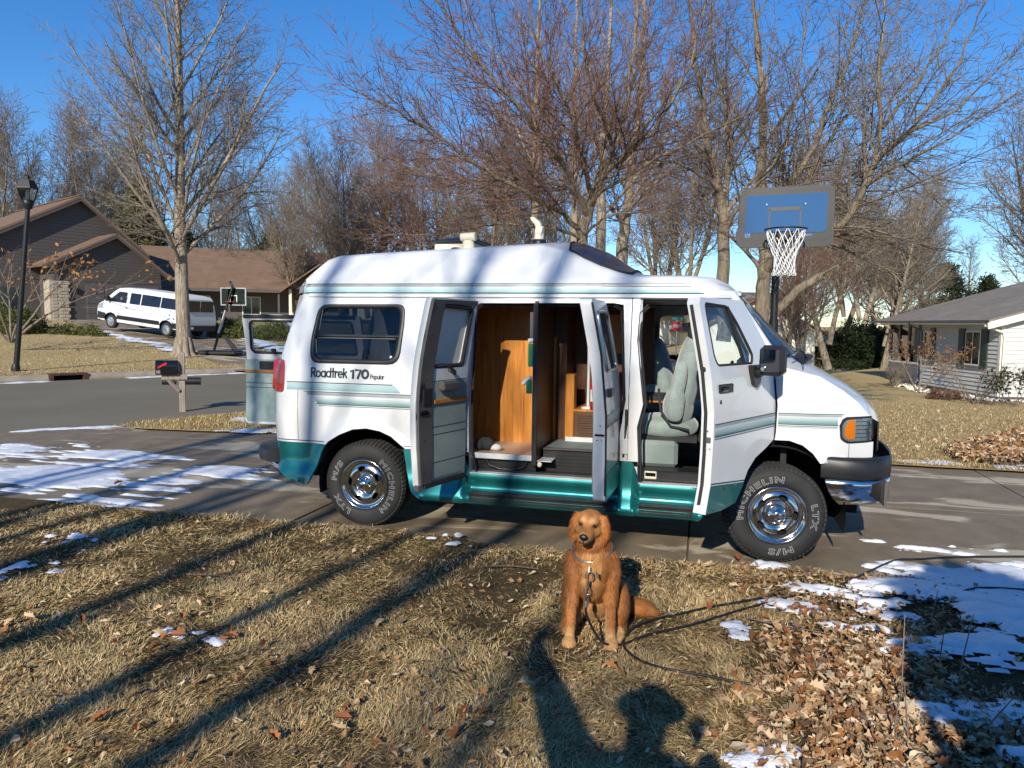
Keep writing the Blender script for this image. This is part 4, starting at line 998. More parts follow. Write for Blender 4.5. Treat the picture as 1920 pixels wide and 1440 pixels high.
# mirror
yb = f(3.0, 1.40, 0)[1]
mb = MB(); mb.prism([(2.82-H1[0], 1.452), (2.98-H1[0], 1.452), (2.95-H1[0], 1.33), (2.90-H1[0], 1.30), (2.86-H1[0], 1.32)], yb-.035, yb+.0, 'y'); mb.tube([(2.90-H1[0], yb-.02, 1.39), (2.895-H1[0], yb-.08, 1.42)], [.035, .03], 10)
mir = mb.build('mirror', M['black_plastic'], fd)
mb = MB(); mb.box(2.845-H1[0], 2.945-H1[0], yb-.222, yb-.052, 1.385, 1.588, .030); mb.build('mirror_shell', M['black_plastic'], fd)
mb = MB(); mb.box(2.840-H1[0], 2.8445-H1[0], yb-.200, yb-.074, 1.412, 1.560, .002); mb.build('mirror_glass', M['mirror_dark'], fd)
mb = MB(); mb.ell((2.840-H1[0], yb-.095, 1.435), (.004, .020, .020), 12, 6); mb.build('mirror_spot', M['chrome'], fd)
# --- rear cargo door: inner face towards the lens
H2 = (.955, -1.0); H2X = .885
ro = rounded([(.965, .505), (.960, 1.1), (.968, 1.862), (1.005, 1.885), (1.555, 1.887), (1.578, 1.5), (1.588, 1.1), (1.578, .8), (1.545, .505)], [.03, .02, .02, .02, .03, .02, .02, .05, .03])
rw = rounded([(1.06, 1.39), (1.035, 1.82), (1.41, 1.835), (1.435, 1.39)], .04)
rd = door('cargo_door', *H2, -107, ro, rw, .05); rd.location.x = H2X; rd['label'] = 'rear cargo door folded back with its carpeted inside showing'
sub('window_pane', 'blind_white', rd, None, rw, None, .2, .006, .022, H2)
loop_tube(rd, 'window_seal', 'rubber', rw, .017, H2, .055)
gb = [(1.41, .53), (1.425, 1.39), (1.412, 1.80), (1.40, 1.872), (1.548, 1.874), (1.570, 1.5), (1.578, 1.1), (1.568, .8), (1.538, .53)]
sub('edge_trim', 'grey_trim', rd, None, gb, None, .06, .02, .053, H2)
sub('upper_trim', 'grey_trim', rd, None, [(1.0, 1.843), (1.0, 1.875), (1.40, 1.875), (1.40, 1.845)], None, .06, .02, .053, H2)
sub('inner_frame', 'jamb_white', rd, None, [(.985, 1.285), (.99, 1.84), (1.02, 1.84), (1.045, 1.375), (1.42, 1.375), (1.42, 1.285)], None, .06, .012, .053, H2)
sub('carpet_panel', 'carpet', rd, None, [(.99, .56), (.985, 1.28), (1.415, 1.28), (1.405, .56)], None, .08, .012, .055, H2)
def ibox(name, mat, par, H, x0, x1, z0, z1, d0, d1, bev=.004):
    f_ = door_fn(*H); y = f_((x0+x1)/2, (z0+z1)/2, 0)[1]; mb = MB(); mb.box(x0-H[0], x1-H[0], y+d0, y+d1, z0, z1, bev); return mb.build(name, M[mat], par)
ibox('wood_trim', 'trim_wood', rd, H2, .99, 1.405, 1.112, 1.145, .066, .082)
ibox('pull_handle', 'grey_trim', rd, H2, 1.13, 1.36, 1.205, 1.275, .066, .125, .015)
for z in (.938, .880, .672): ibox('seam', 'dark_cloth', rd, H2, .99, 1.41, z, z+.006, .062, .0685, 0)
ibox('latch', 'black_plastic', rd, H2, 1.43, 1.535, 1.11, 1.235, .066, .082)
ibox('lock_plate', 'black_gloss', rd, H2, 1.475, 1.565, 1.035, 1.075, .066, .084, .012)
mb = MB(); f = door_fn(*H2); p = f(1.26, 1.38, .08); mb.tube([p, (p[0]+.03, p[1]+.03, 1.36), (p[0]-.02, p[1]+.05, 1.33)], .012, 6); mb.tube([(p[0]+.04, p[1]+.02, 1.40), (p[0]-.03, p[1]+.045, 1.345)], .009, 6); mb.build('window_catch', M['black_plastic'], rd)
ibox('bottom_catch', 'steel', rd, H2, 1.50, 1.56, .485, .53, .02, .06)
ibox('bottom_seal', 'rubber', rd, H2, .99, 1.50, .495, .535, .05, .075)
for z in (.62, .86, 1.30, 1.62): 
    mb = MB(); p = f(1.515 if z < 1.5 else 1.50, z, .074); mb.ell(p, (.005, .004, .005), 6, 4); mb.build('screw', M['black_gloss'], rd)
# --- front cargo door: seen almost edge-on
H3 = (2.135, -1.0)
co = rounded([(1.560, .505), (1.545, .8), (1.552, 1.1), (1.556, 1.5), (1.552, 1.862), (1.58, 1.885), (2.09, 1.885), (2.125, 1.85), (2.15, 1.40), (2.165, 1.15), (2.13, .9), (2.12, .505)], .03)
cw = rounded([(1.66, 1.39), (1.665, 1.80), (2.06, 1.80), (2.075, 1.39)], .05)
cd = door('cargo_door', *H3, 87.5, co, cw, .085); cd['label'] = 'front cargo door standing straight out, edge towards the lens'
sub('window_pane', 'tint_glass', cd, None, cw, None, .2, 0, .0, H3)
loop_tube(cd, 'window_trim', 'steel', cw, .012, H3, -.002)
sub('door_trim', 'carpet', cd, None, [(1.60, .56), (1.60, 1.28), (2.09, 1.28), (2.07, .56)], None, .1, .012, .088, H3)
f = door_fn(*H3); mb = MB(); mb.tube([f(1.552, z, .0) for z in (.55, .8, 1.1, 1.5, 1.86)], .008, 6); mb.build('door_seal', M['rubber'], cd)
dbox('handle', 'black_plastic', cd, H3, 1.63, 1.76, 1.215, 1.27, -.01, .028)
for nm, z0, z1, mt in (('stripe', 1.028, 1.092, 'stripe_fade'), ('pinstripe', 1.008, 1.014, 'stripe_line'), ('pinstripe', 1.018, 1.025, 'stripe_line')): dstrip(nm, mt, 1.56, 2.12, z0, z1, H3, cd)
sub('lower_panel', 'teal_paint', cd, None, [(1.562, .51), (1.55, .69), (2.118, .69), (2.118, .51)], None, .06, 0, -.003, H3)
for z, dd in ((1.03, .04), (.93, .03), (.93, .06)):
    mb = MB(); p = f(1.546, z, dd); mb.ell(p, (.004, .006, .006), 6, 4); mb.build('bolt', M['steel'], cd)
mb = MB(); p = f(1.546, .965, .045); mb.box(p[0]-.004, p[0]+.004, p[1]-.035, p[1]+.03, .958, .972); mb.build('latch', M['black_gloss'], cd)
# --- single rear door on the far hinge, swung straight back
H4 = (-.80, .83)
def far_rear(u, w, d):     # u = distance from hinge towards the near side when shut
    return (xr(w)-xr(.9)-.02+d*1.0, -u, w)
ro4 = rounded([(0, .56), (0, 1.76), (1.42, 1.78), (1.475, .60), (1.44, .545)], [.02, .03, .05, .02, .05])
rw4 = rounded([(.08, 1.355), (.10, 1.70), (1.335, 1.705), (1.37, 1.39), (1.33, 1.352)], [.03, .03, .06, .02, .06])
b4 = MB(); skin(b4, ro4, [rw4], .08, far_rear, .05); r4 = b4.build('rear_door', M['white_paint'], van); r4.location = (*H4, 0); r4.rotation_euler = (0, 0, rad(-90)); r4['label'] = 'rear door swung straight back behind the van'
def rsub(name, mat, poly, hole=None, off=.05, th=.01):
    mb = MB(); skin(mb, poly, [hole] if hole else [], .1, lambda u, w, d: (lambda q: (q[0]+off, q[1], q[2]))(far_rear(u, w, d)), th); return mb.build(name, M[mat], r4)
rsub('window_pane', 'clear_glass', rw4, None, .02, 0)
mb = MB(); q = resample(rw4, .08); mb.tube([tuple(np.array(far_rear(u, w, .05))) for u, w in q+q[:1]], .014, 6); mb.build('window_seal', M['rubber'], r4)
rsub('carpet_panel', 'door_panel_teal', [(.04, .60), (.04, 1.275), (1.462, 1.275), (1.468, .62), (1.44, .575)])
def rbox(name, mat, u0, u1, z0, z1, d0, d1):
    mb = MB(); x = far_rear(u0, (z0+z1)/2, 0)[0]; mb.box(x+d0, x+d1, -u1, -u0, z0, z1, .004); return mb.build(name, M[mat], r4)
rbox('wood_trim', 'trim_wood', .05, 1.465, 1.125, 1.155, .06, .075)
rbox('handle_recess', 'black_plastic', 1.06, 1.28, 1.165, 1.255, .058, .072)
rbox('seam', 'dark_cloth', .05, 1.465, 1.005, 1.011, .056, .064)
rbox('seam', 'dark_cloth', .05, 1.465, .955, .961, .056, .064)
rbox('window_catch', 'black_plastic', 1.05, 1.10, 1.345, 1.40, .06, .09)
rbox('upper_seal', 'rubber', .05, 1.40, 1.735, 1.77, .045, .066)

# ------------------------------------------------------------------ interior seen through the openings
def ib(name, mat, *a, bev=.0, par=van):
    mb = MB(); mb.box(*a, bev); return mb.build(name, M[mat], par)
ib('floor_board', 'vinyl_floor', .62, 1.455, -.905, -.20, .64, .672)
ib('floor_edging', 'white_plain', .95, 1.47, -.93, -.906, .632, .676, bev=.004)
ib('closet_wall', 'oak_veneer', .62, 1.455, -.268, -.25, .672, 1.90)
mb = MB(); mb.box(1.06, 1.44, -.275, -.2685, 1.0, 1.0); 
ib('partition', 'oak_shaded', 1.455, 1.478, -.915, -.25, .628, 1.885)
ib('partition_edge', 'rubber', 1.447, 1.484, -.935, -.9155, .60, 1.86)
ib('partition_lip', 'jamb_white', 1.479, 1.60, -.90, -.72, .628, .634)
ib('hanging_cloth', 'green_plastic', 1.405, 1.446, -.918, -.912, 1.375, 1.555)
ib('hanging_cloth', 'green_plastic', 1.392, 1.44, -.918, -.912, 1.165, 1.275)
mb = MB(); mb.tube([(1.405, -.90, 1.575), (1.448, -.90, 1.585)], .020, 8); mb.build('paper_roll', M['white_plain'], van)
mb = MB(); mb.tube([(1.36, -.90, 1.235), (1.395, -.90, 1.27), (1.43, -.90, 1.295)], [.015, .022, .012], 8); mb.build('paper_roll', M['white_plain'], van)
ib('grey_pad', 'grey_trim', 1.418, 1.446, -.918, -.90, 1.60, 1.80)
ib('hook', 'cream_plastic', 1.30, 1.335, -.30, -.269, 1.455, 1.475)
ib('rear_bulkhead', 'oak_shaded', .60, .62, -.84, .82, .5, 1.92)
ib('cabinet_back', 'oak_shaded', 1.48, 2.30, .18, .20, .52, 1.90)
ib('cabinet', 'oak_shaded', 1.48, 1.585, -.22, .18, .70, 1.88)
ib('cabinet_post', 'oak_veneer', 1.592, 1.668, -.30, -.16, .72, 1.285, bev=.006)
ib('oak_edge', 'oak_veneer', 1.479, 1.50, -.262, -.242, .70, 1.60)
ib('counter', 'oak_veneer', 1.668, 2.20, -.29, .18, .965, .985)
fr_ = ib('heater_cabinet', 'louvre_brown', 1.672, 2.20, -.285, .17, .745, .964)
for k in range(9): ib('slat', 'louvre_brown', 1.70, 2.15, -.297, -.2855, .762+.021*k, .773+.021*k, par=fr_)
mb = MB(); mb.tube([(1.775, -.20, .985), (1.775, -.20, 1.60)], .013, 8); mb.lathe([(.06, 0), (.06, .012), (.02, .02)], 14, (1.775, -.20, .985)); mb.build('table_post', M['white_plain'], van)
ib('oak_panel', 'oak_veneer', 1.70, 2.16, .155, .176, 1.45, 1.80)
mb = MB(); mb.lathe([(.0, .0), (.045, 0), (.045, .22), (.03, .26), (.015, .27), (.015, .30)], 12, (1.845, -.26, .986)); fx = mb.build('fire_extinguisher', M['red_plastic'], van)
mb = MB(); mb.lathe([(.0462, .07), (.0462, .17)], 12, (1.845, -.26, .986)); mb.build('paper_label', M['white_plain'], fx)
mb = MB(); mb.box(1.82, 1.87, -.28, -.24, 1.28, 1.31); mb.build('trigger', M['black_plastic'], fx)
ib('cab_floor_mat', 'carpet', 1.50, 2.30, -.70, .15, .66, .705)
ib('threshold', 'white_plain', 1.60, 2.13, -.31, -.29, .706, .745)
ib('step_riser', 'black_plastic', 1.50, 2.13, -.735, -.70, .52, .70)
for k in range(5): ib('riser_rib', 'black_plastic', 1.52, 2.11, -.7405, -.7355, .545+.028*k, .558+.028*k)
ib('floor_nosing', 'grey_trim', 1.50, 2.13, -.76, -.70, .700, .715, bev=.006)
ib('step_mat', 'mat_black', 1.48, 2.13, -.90, -.735, .505, .527)
ib('step_back', 'black_plastic', .955, 1.47, -.88, -.86, .515, .628)
mb = MB(); mb.tube([(1.06+.0, -.885, .63), (1.09, -.89, .575), (1.18, -.89, .548), (1.30, -.89, .548), (1.38, -.89, .575), (1.41, -.885, .63)], .012, 6); mb.build('wheel_tub', M['black_plastic'], van)
mb = MB(); mb.ell((1.50, -.88, .60), (.022, .01, .022), 10, 6); mb.build('drain_cap', M['cream_plastic'], van)
ib('mat_edging', 'black_plastic', .96, 2.12, -.915, -.905, .527, .545)
# shoe on the floor board
mb = MB(); mb.ell((1.03, -.78, .73), (.075, .05, .055), 10, 6); mb.ell((.98, -.80, .72), (.05, .05, .045), 10, 6); mb.build('boot', M['dark_cloth'], van)
mb = MB(); mb.ell((1.11, -.77, .70), (.055, .045, .030), 10, 6); mb.build('boot_toe', M['blind_white'], van)
# cab: swivelled passenger seat, driver seat behind it
def cushion(name, c, s, par, mat='velour', rz=0, ry=0, p=2.6):
    mb = MB(); n, m_ = 20, 12; rows = []
    Mx = Matrix.Rotation(rz, 3, 'Z') @ Matrix.Rotation(ry, 3, 'Y')
    sg = lambda v_, e: math.copysign(abs(v_)**e, v_)
    for i in range(m_+1):
        ph = -math.pi/2+math.pi*i/m_; r_ = []
        for k in range(n):
            th = 2*math.pi*k/n; e = 2/p
            q = Mx @ Vector((s[0]*sg(math.cos(ph), e)*sg(math.cos(th), e), s[1]*sg(math.cos(ph), e)*sg(math.sin(th), e), s[2]*sg(math.sin(ph), e)))
            r_.append((q[0]+c[0], q[1]+c[1], q[2]+c[2]))
        rows.append(r_)
    mb.grid(rows, True, True); return mb.build(name, M[mat], par)
seat = ib('passenger_seat', 'dark_cloth', 2.26, 2.70, -.66, -.24, .80, .845)
cushion('seat_cushion', (2.46, -.45, .905), (.25, .25, .095), seat)
cushion('seat_cushion', (2.33, -.45, .92), (.13, .24, .07), seat)
cushion('backrest', (2.60, -.45, 1.26), (.105, .235, .40), seat, ry=rad(9), p=2.4)
cushion('backrest', (2.545, -.47, 1.05), (.125, .245, .17), seat, ry=rad(5), p=2.2)
cushion('head_restraint', (2.665, -.45, 1.665), (.065, .16, .10), seat, 'dark_cloth')
cushion('armrest', (2.545, -.725, 1.23), (.055, .032, .22), seat, ry=rad(10))
cushion('armrest', (2.535, -.735, 1.10), (.065, .03, .13), seat, ry=rad(4), p=3)
mb = MB(); mb.tube([(2.40, -.69, 1.22), (2.42, -.705, 1.05), (2.50, -.71, .93), (2.64, -.70, .905)], .011, 6); mb.build('piping', M['dark_cloth'], seat)
ds = ib('driver_seat', 'dark_cloth', 2.35, 2.85, .20, .66, .66, .84)
cushion('seat_cushion', (2.62, .43, .93), (.27, .25, .10), ds)
cushion('backrest', (2.36, .43, 1.24), (.11, .24, .37), ds, ry=rad(-12))
cushion('head_restraint', (2.27, .43, 1.64), (.06, .15, .09), ds, 'dark_cloth')
cushion('armrest', (2.30, .12, 1.07), (.08, .04, .12), ds, ry=rad(-10))
ib('engine_cover', 'carpet', 2.255, 2.56, -.72, -.10, .605, .81, bev=.03)
ib('tray', 'dark_cloth', 2.20, 2.42, -.30, .10, 1.08, 1.12)
ib('tray_rail', 'trim_wood', 2.20, 2.42, -.315, -.30, 1.07, 1.085)
ib('kick_panel', 'black_plastic', 2.275, 2.78, -.915, -.72, .528, .615, bev=.012)
bx_ = ib('junction_box', 'cream_plastic', 2.325, 2.415, -.925, -.9155, .550, .610, bev=.004)
ib('box_opening', 'black_gloss', 2.332, 2.408, -.928, -.9255, .572, .598, par=bx_)
# strap and lamp on the pillar between the openings
mb = MB(); mb.tube([(2.185, -.995, 1.08), (2.188, -1.0, 1.0), (2.178, -1.0, .85), (2.17, -1.0, .72)], [.012, .014, .006, .010], 6); mb.build('check_strap', M['rubber'], van)
mb = MB(); mb.box(2.150, 2.205, -1.012, -.995, .74, .86, .008); mb.build('hinge_cover', M['jamb_white'], van)
# ------------------------------------------------------------------ trees
class Tree:
    def __init__(s, seed): s.r = random.Random(seed); s.wood = {}; s.twig = {}
    def put(s, pts, rs, lvl):
        n = len(pts); d = s.wood if lvl <= 1 else s.twig
        d.setdefault((n, 9 if lvl == 0 else (6 if lvl == 1 else (4 if lvl == 2 and False else 3))), []).append((pts, rs))
    def path(s, p, d, L, r0, r1, n, wob, up, droop=0.0):
        r = s.r; p = Vector(p); d = Vector(d).normalized(); pts = [p.copy()]; rs = [r0]; st = L/(n-1)
        for i in range(1, n):
            t = i/(n-1)
            d = (d+Vector((r.gauss(0, wob), r.gauss(0, wob), r.gauss(0, wob)+up*(1-.3*t)-droop*t))).normalized()
            p = p+d*st; pts.append(p.copy()); rs.append(r0+(r1-r0)*t)
        return pts, rs
    def grow(s, pts, rs, L, lvl, P):
        """side shoots along a limb"""
        if lvl > P['levels']: return
        r = s.r; cnt, f0, ang, lr, rr = P['lv'][lvl]
        n = len(pts)-1; cnt = max(1, int(cnt*r.uniform(.8, 1.2)*(P.get('byL', 1) and min(1.6, max(.35, L/P['Lref'][lvl])))))
        az = r.uniform(0, 6.28)
        for k in range(cnt):
            t = f0+(1-f0)*((k+r.random())/cnt); i = min(n-1, int(t*n)); f = t*n-i
            p = pts[i].lerp(pts[i+1], f); ax = (pts[i+1]-pts[i]).normalized(); rad_ = rs[i]+(rs[i+1]-rs[i])*f
            az += 2.4+r.gauss(0, .5)
            q = ax.orthogonal().normalized(); q.rotate(Matrix.Rotation(az, 3, ax)) if False else None
            q = Matrix.Rotation(az, 3, ax) @ q
            a = rad(ang+r.gauss(0, 9)); a *= (1.12-.45*t)
            d = ax*math.cos(a)+q*math.sin(a)
            if d[2] < P.get('minz', -.5): d[2] *= .3
            ln = L*lr*(1.05+(.10 if P.get('taper') and lvl == 1 else 0)-(P.get('taper', .55) if lvl == 1 else .55)*t)*r.uniform(.65, 1.2)
            ln = max(ln, P['minL'][lvl])
            r0 = max(P['rmin'], min(rad_*.8, rad_*rr*r.uniform(.8, 1.15)))
            pn = P['pts'][lvl]
            cp, cr = s.path(p, d, ln, r0, max(P['rmin']*.6, r0*.3), pn, P['wob'][lvl], P['up'][lvl], P['droop'][lvl])
            s.put(cp, cr, lvl); s.grow(cp, cr, ln, lvl+1, P)
    def mesh(s, groups):
        V = []; F = []; off = 0
        for (n, sides), lst in groups.items():
            A = np.array([[tuple(q) for q in p] for p, _ in lst], np.float32); R_ = np.array([q for _, q in lst], np.float32); m_ = len(lst)
            T = np.empty_like(A); T[:, 1:-1] = A[:, 2:]-A[:, :-2]; T[:, 0] = A[:, 1]-A[:, 0]; T[:, -1] = A[:, -1]-A[:, -2]
            T /= np.linalg.norm(T, axis=2, keepdims=True)+1e-9
            ref = np.where(np.abs(T[:, :1, 2:3]) < .9, np.array([0, 0, 1.]), np.array([1., 0, 0])); ref = np.broadcast_to(ref, T.shape)
            U = np.cross(T, ref); U /= np.linalg.norm(U, axis=2, keepdims=True)+1e-9; W = np.cross(T, U)
            an = 2*np.pi*np.arange(sides)/sides
            ring = A[:, :, None, :]+R_[:, :, None, None]*(U[:, :, None, :]*np.cos(an)[None, None, :, None]+W[:, :, None, :]*np.sin(an)[None, None, :, None])
            V.append(ring.reshape(-1, 3)); idx = np.arange(m_*n*sides).reshape(m_, n, sides)+off
            a = idx[:, :-1]; b = idx[:, 1:]
            F.append(np.stack([a, np.roll(a, -1, 2), np.roll(b, -1, 2), b], -1).reshape(-1, 4)); off += m_*n*sides
        return np.concatenate(V), np.concatenate(F)
    def build(s, name, loc, label, group, wood, twig, rz=0, cat='tree'):
        o = empty(name, loc, rz); tag(o, label, cat, group)
        V, F = s.mesh(s.wood); np_mesh('trunk', V, F, M[wood], o)
        if s.twig:
            V, F = s.mesh(s.twig); c = np_mesh('crown', V, F, M[twig], o); c['kind'] = 'stuff'
        return o
def PRM(**k):
    d = dict(levels=4, lv={1: (26, .2, 52, .5, .45), 2: (11, .15, 45, .45, .5), 3: (8, .15, 45, .45, .6), 4: (5, .2, 45, .5, .7)},
             Lref={1: 12, 2: 5, 3: 2.0, 4: .8}, minL={1: .8, 2: .5, 3: .3, 4: .2}, pts={1: 8, 2: 6, 3: 4, 4: 3}, wob={1: .06, 2: .09, 3: .12, 4: .14},
             up={1: .05, 2: .03, 3: .03, 4: .02}, droop={1: 0, 2: 0, 3: 0, 4: 0}, rmin=.006, minz=-.35)
    d.update(k); return d
def ground_pt(px, py, D):
    p = at(px, py, D); return p
N_TREE = 0
# --- the big single tree over the road (left)
D = 27.6; b = at(345, 668, D)
T = Tree(11); H = 17.5
pts, rs = T.path((0, 0, 0), (.012, 0, 1), H, .27, .02, 16, .012, .02); 
T.put(pts, rs, 0)
for k in range(9):         # root flare
    a = k*.7; T.put([Vector((.50*math.cos(a), .50*math.sin(a), -.05)), Vector((.30*math.cos(a), .30*math.sin(a), .12)), Vector((.18*math.cos(a), .18*math.sin(a), .7))], [.12, .13, .12], 1)
P = PRM(lv={1: (40, .17, 45, .40, .42), 2: (15, .10, 42, .46, .5), 3: (12, .08, 44, .42, .6), 4: (7, .12, 45, .55, .7)}, up={1: .055, 2: .035, 3: .02, 4: .0}, droop={1: 0, 2: 0, 3: .03, 4: .05}, rmin=.0075, Lref={1: 19, 2: 6, 3: 2.4, 4: 1.0}, taper=.74)
T.grow(pts, rs, H, 1, P)
bigleft = T.build('bare_tree', tuple(b), 'tall bare grey tree with one straight trunk on the far lawn, white van behind', None, 'bark_pale', 'twig_grey')
# --- guided trees: main limbs traced in the air at their own depth, side shoots grown from them
def guided(seed, name, guides, label, group, wood, twig, P, base_px=None):
    T = Tree(seed); root = None
    for gi, (gp, r0, r1, lvl, dens) in enumerate(guides):
        W = [Vector(at(*q)) for q in gp]
        if root is None: root = W[0].copy()
        n = 4*(len(W)-1)+1; pts = []
        for i in range(len(W)-1):
            p0 = W[max(i-1, 0)]; p1 = W[i]; p2 = W[i+1]; p3 = W[min(i+2, len(W)-1)]
            for k in range(4):
                t = k/4; pts.append(.5*((2*p1)+(p2-p0)*t+(2*p0-5*p1+4*p2-p3)*t*t+(3*p1-p0-3*p2+p3)*t**3))
        pts.append(W[-1]); pts = [p-root+Vector((T.r.gauss(0, .02), T.r.gauss(0, .02), T.r.gauss(0, .02)))*(1 if 0 < i < len(pts)-1 else 0) for i, p in enumerate(pts)]
        rs = [r0+(r1-r0)*(i/(len(pts)-1))**.85 for i in range(len(pts))]; L = sum((pts[i+1]-pts[i]).length for i in range(len(pts)-1))
        T.put(pts, rs, lvl)
        Q = dict(P); Q['lv'] = dict(P['lv']); st = lvl+1 if lvl else 1
        c = Q['lv'][st]; Q['lv'][st] = (c[0]*dens,)+tuple(c[1:])
        T.grow(pts, rs, L, st, Q)
    return T.build(name, tuple(root), label, group, wood, twig)
# near dark multi-limbed tree just behind the van (reddish twigs, limbs sweeping left)
Pn = PRM(levels=4, lv={1: (20, .2, 45, .40, .45), 2: (20, .10, 40, .42, .45), 3: (13, .08, 42, .42, .6), 4: (8, .1, 42, .5, .75)}, Lref={1: 9, 2: 5, 3: 2.0, 4: .8}, up={1: .05, 2: .04, 3: .04, 4: .03}, rmin=.0046, minL={1: .8, 2: .6, 3: .35, 4: .2})
D = 14.5
guided(21, 'bare_tree', [
    ([(1098, 640, D), (1092, 450, D), (1108, 385, D), (1128, 330, D), (1158, 260, D+.3), (1178, 180, D+.6), (1190, 60, D+1), (1196, -90, D+1.3)], .13, .025, 0, 1.0),
    ([(1094, 455, D), (1060, 405, D-.4), (1000, 372, D-.9), (930, 330, D-1.3), (868, 292, D-1.6), (800, 240, D-1.9), (735, 205, D-2.2), (660, 168, D-2.4)], .060, .008, 1, 1.5),
    ([(1100, 410, D), (1070, 330, D-.8), (1010, 250, D-1.5), (950, 180, D-2), (880, 90, D-2.4), (820, 0, D-2.8), (780, -80, D-3)], .060, .008, 1, 1.5),
    ([(1112, 378, D), (1085, 280, D-1), (1060, 190, D-1.6), (1010, 90, D-2), (985, -30, D-2.3)], .055, .01, 1, 1.4),
    ([(1128, 330, D), (1180, 285, D-.6), (1230, 235, D-1.0), (1275, 160, D-1.3), (1310, 70, D-1.5), (1330, -60, D-1.7)], .06, .01, 1, 1.3),
    ([(1094, 440, D), (1130, 410, D-.8), (1190, 398, D-1.3), (1260, 400, D-1.7), (1340, 425, D-2.0)], .032, .006, 1, 1.3),
    ([(1110, 390, D), (1060, 350, D+.6), (980, 336, D+1), (900, 338, D+1.3), (820, 330, D+1.6), (745, 300, D+1.8), (690, 275, D+2)], .045, .008, 1, 1.4),
    ([(1094, 450, D), (1040, 430, D-.6), (960, 420, D-1), (890, 425, D-1.2), (800, 440, D-1.3), (720, 440, D-1.3)], .035, .006, 1, 1.4),
    ([(1150, 275, D), (1120, 200, D-1.2), (1095, 110, D-1.8), (1088, 0, D-2.2), (1086, -60, D-2.3)], .045, .01, 1, 1.2)],
    'dark many-limbed bare tree with reddish twigs spreading right behind the camper roof', None, 'bark_grey', 'twig_red', Pn)
# pale straight trunks further back
Pb = PRM(levels=4, lv={1: (28, .2, 40, .30, .36), 2: (15, .12, 40, .42, .45), 3: (11, .1, 42, .42, .6), 4: (6, .12, 42, .5, .75)}, Lref={1: 14, 2: 4, 3: 1.8, 4: .8}, up={1: .07, 2: .05, 3: .04, 4: .03}, rmin=.0062)
D = 19.5
for i, (gp, r0, lab) in enumerate([
    ([(1004, 640), (1004, 400), (1003, 280), (1006, 180), (1010, 60), (1018, -120)], .12, 'thin pale trunk furthest left of the bare trees behind the camper'),
    ([(1078, 640), (1077, 450), (1076, 330), (1077, 200), (1080, 80), (1084, -120)], .15, 'straight pale bare tree between the thin trunk and the forked dark one'),
    ([(1125, 640), (1128, 430), (1128, 330), (1134, 220), (1141, 100), (1150, -110)], .17, 'pale bare tree whose trunk stands left of the thickest leaning one'),
    ([(1152, 640), (1166, 480), (1176, 395), (1186, 300), (1200, 190), (1207, 60), (1212, -110)], .22, 'thickest pale bare tree leaning right above the camper skylight')]):
    dd = D+(i % 2)*1.8
    g = [([(x, y, dd) for x, y in gp], r0, .03, 0, 1.0)]
    if i == 3: g += [([(1176, 395, dd), (1230, 340, dd-.8), (1300, 300, dd-1.2), (1370, 240, dd-1.6)], .05, .01, 1, 1), ([(1186, 330, dd), (1260, 290, dd), (1330, 200, dd-.5), (1390, 90, dd-1)], .06, .01, 1, 1)]
    if i == 1: g += [([(1076, 330, dd), (1010, 280, dd), (930, 200, dd), (860, 90, dd)], .05, .01, 1, 1), ([(1077, 260, dd), (990, 180, dd), (900, 60, dd), (850, -40, dd)], .05, .01, 1, 1)]
    guided(31+i, 'bare_tree', g, lab, 'bare trees behind the camper van', 'bark_pale', 'twig_red', Pb)
# right hand trees by the hoop
D = 16.5
Pr = PRM(levels=4, lv={1: (16, .22, 46, .34, .42), 2: (16, .12, 42, .42, .45), 3: (12, .1, 44, .42, .6), 4: (6, .12, 45, .55, .75)}, Lref={1: 10, 2: 4.5, 3: 2.0, 4: .9}, up={1: .05, 2: .04, 3: .02, 4: .0}, droop={1: 0, 2: .02, 3: .04, 4: .05}, rmin=.0055, wob={1: .08, 2: .12, 3: .16, 4: .18})
guided(41, 'bare_tree', [
    ([(1356, 640, D), (1356, 500, D), (1357, 400, D), (1346, 345, D), (1327, 270, D), (1318, 200, D-.2), (1300, 90, D-.4), (1290, -90, D-.6)], .165, .025, 0, 1.0),
    ([(1357, 395, D), (1364, 330, D+.3), (1366, 250, D+.5), (1355, 180, D+.7), (1338, 90, D+1), (1330, -80, D+1.2)], .09, .02, 1, 1.3),
    ([(1356, 430, D), (1400, 370, D-.6), (1450, 310, D-1), (1480, 230, D-1.3), (1500, 130, D-1.5), (1515, 0, D-1.6)], .06, .012, 1, 1.3),
    ([(1350, 360, D), (1300, 320, D-1), (1240, 300, D-1.5), (1180, 310, D-2)], .04, .01, 1, 1.2)],
    'bare tree with a forked trunk standing just left of the basketball backboard', None, 'bark_grey', 'twig_brown', Pr)
D = 17.5
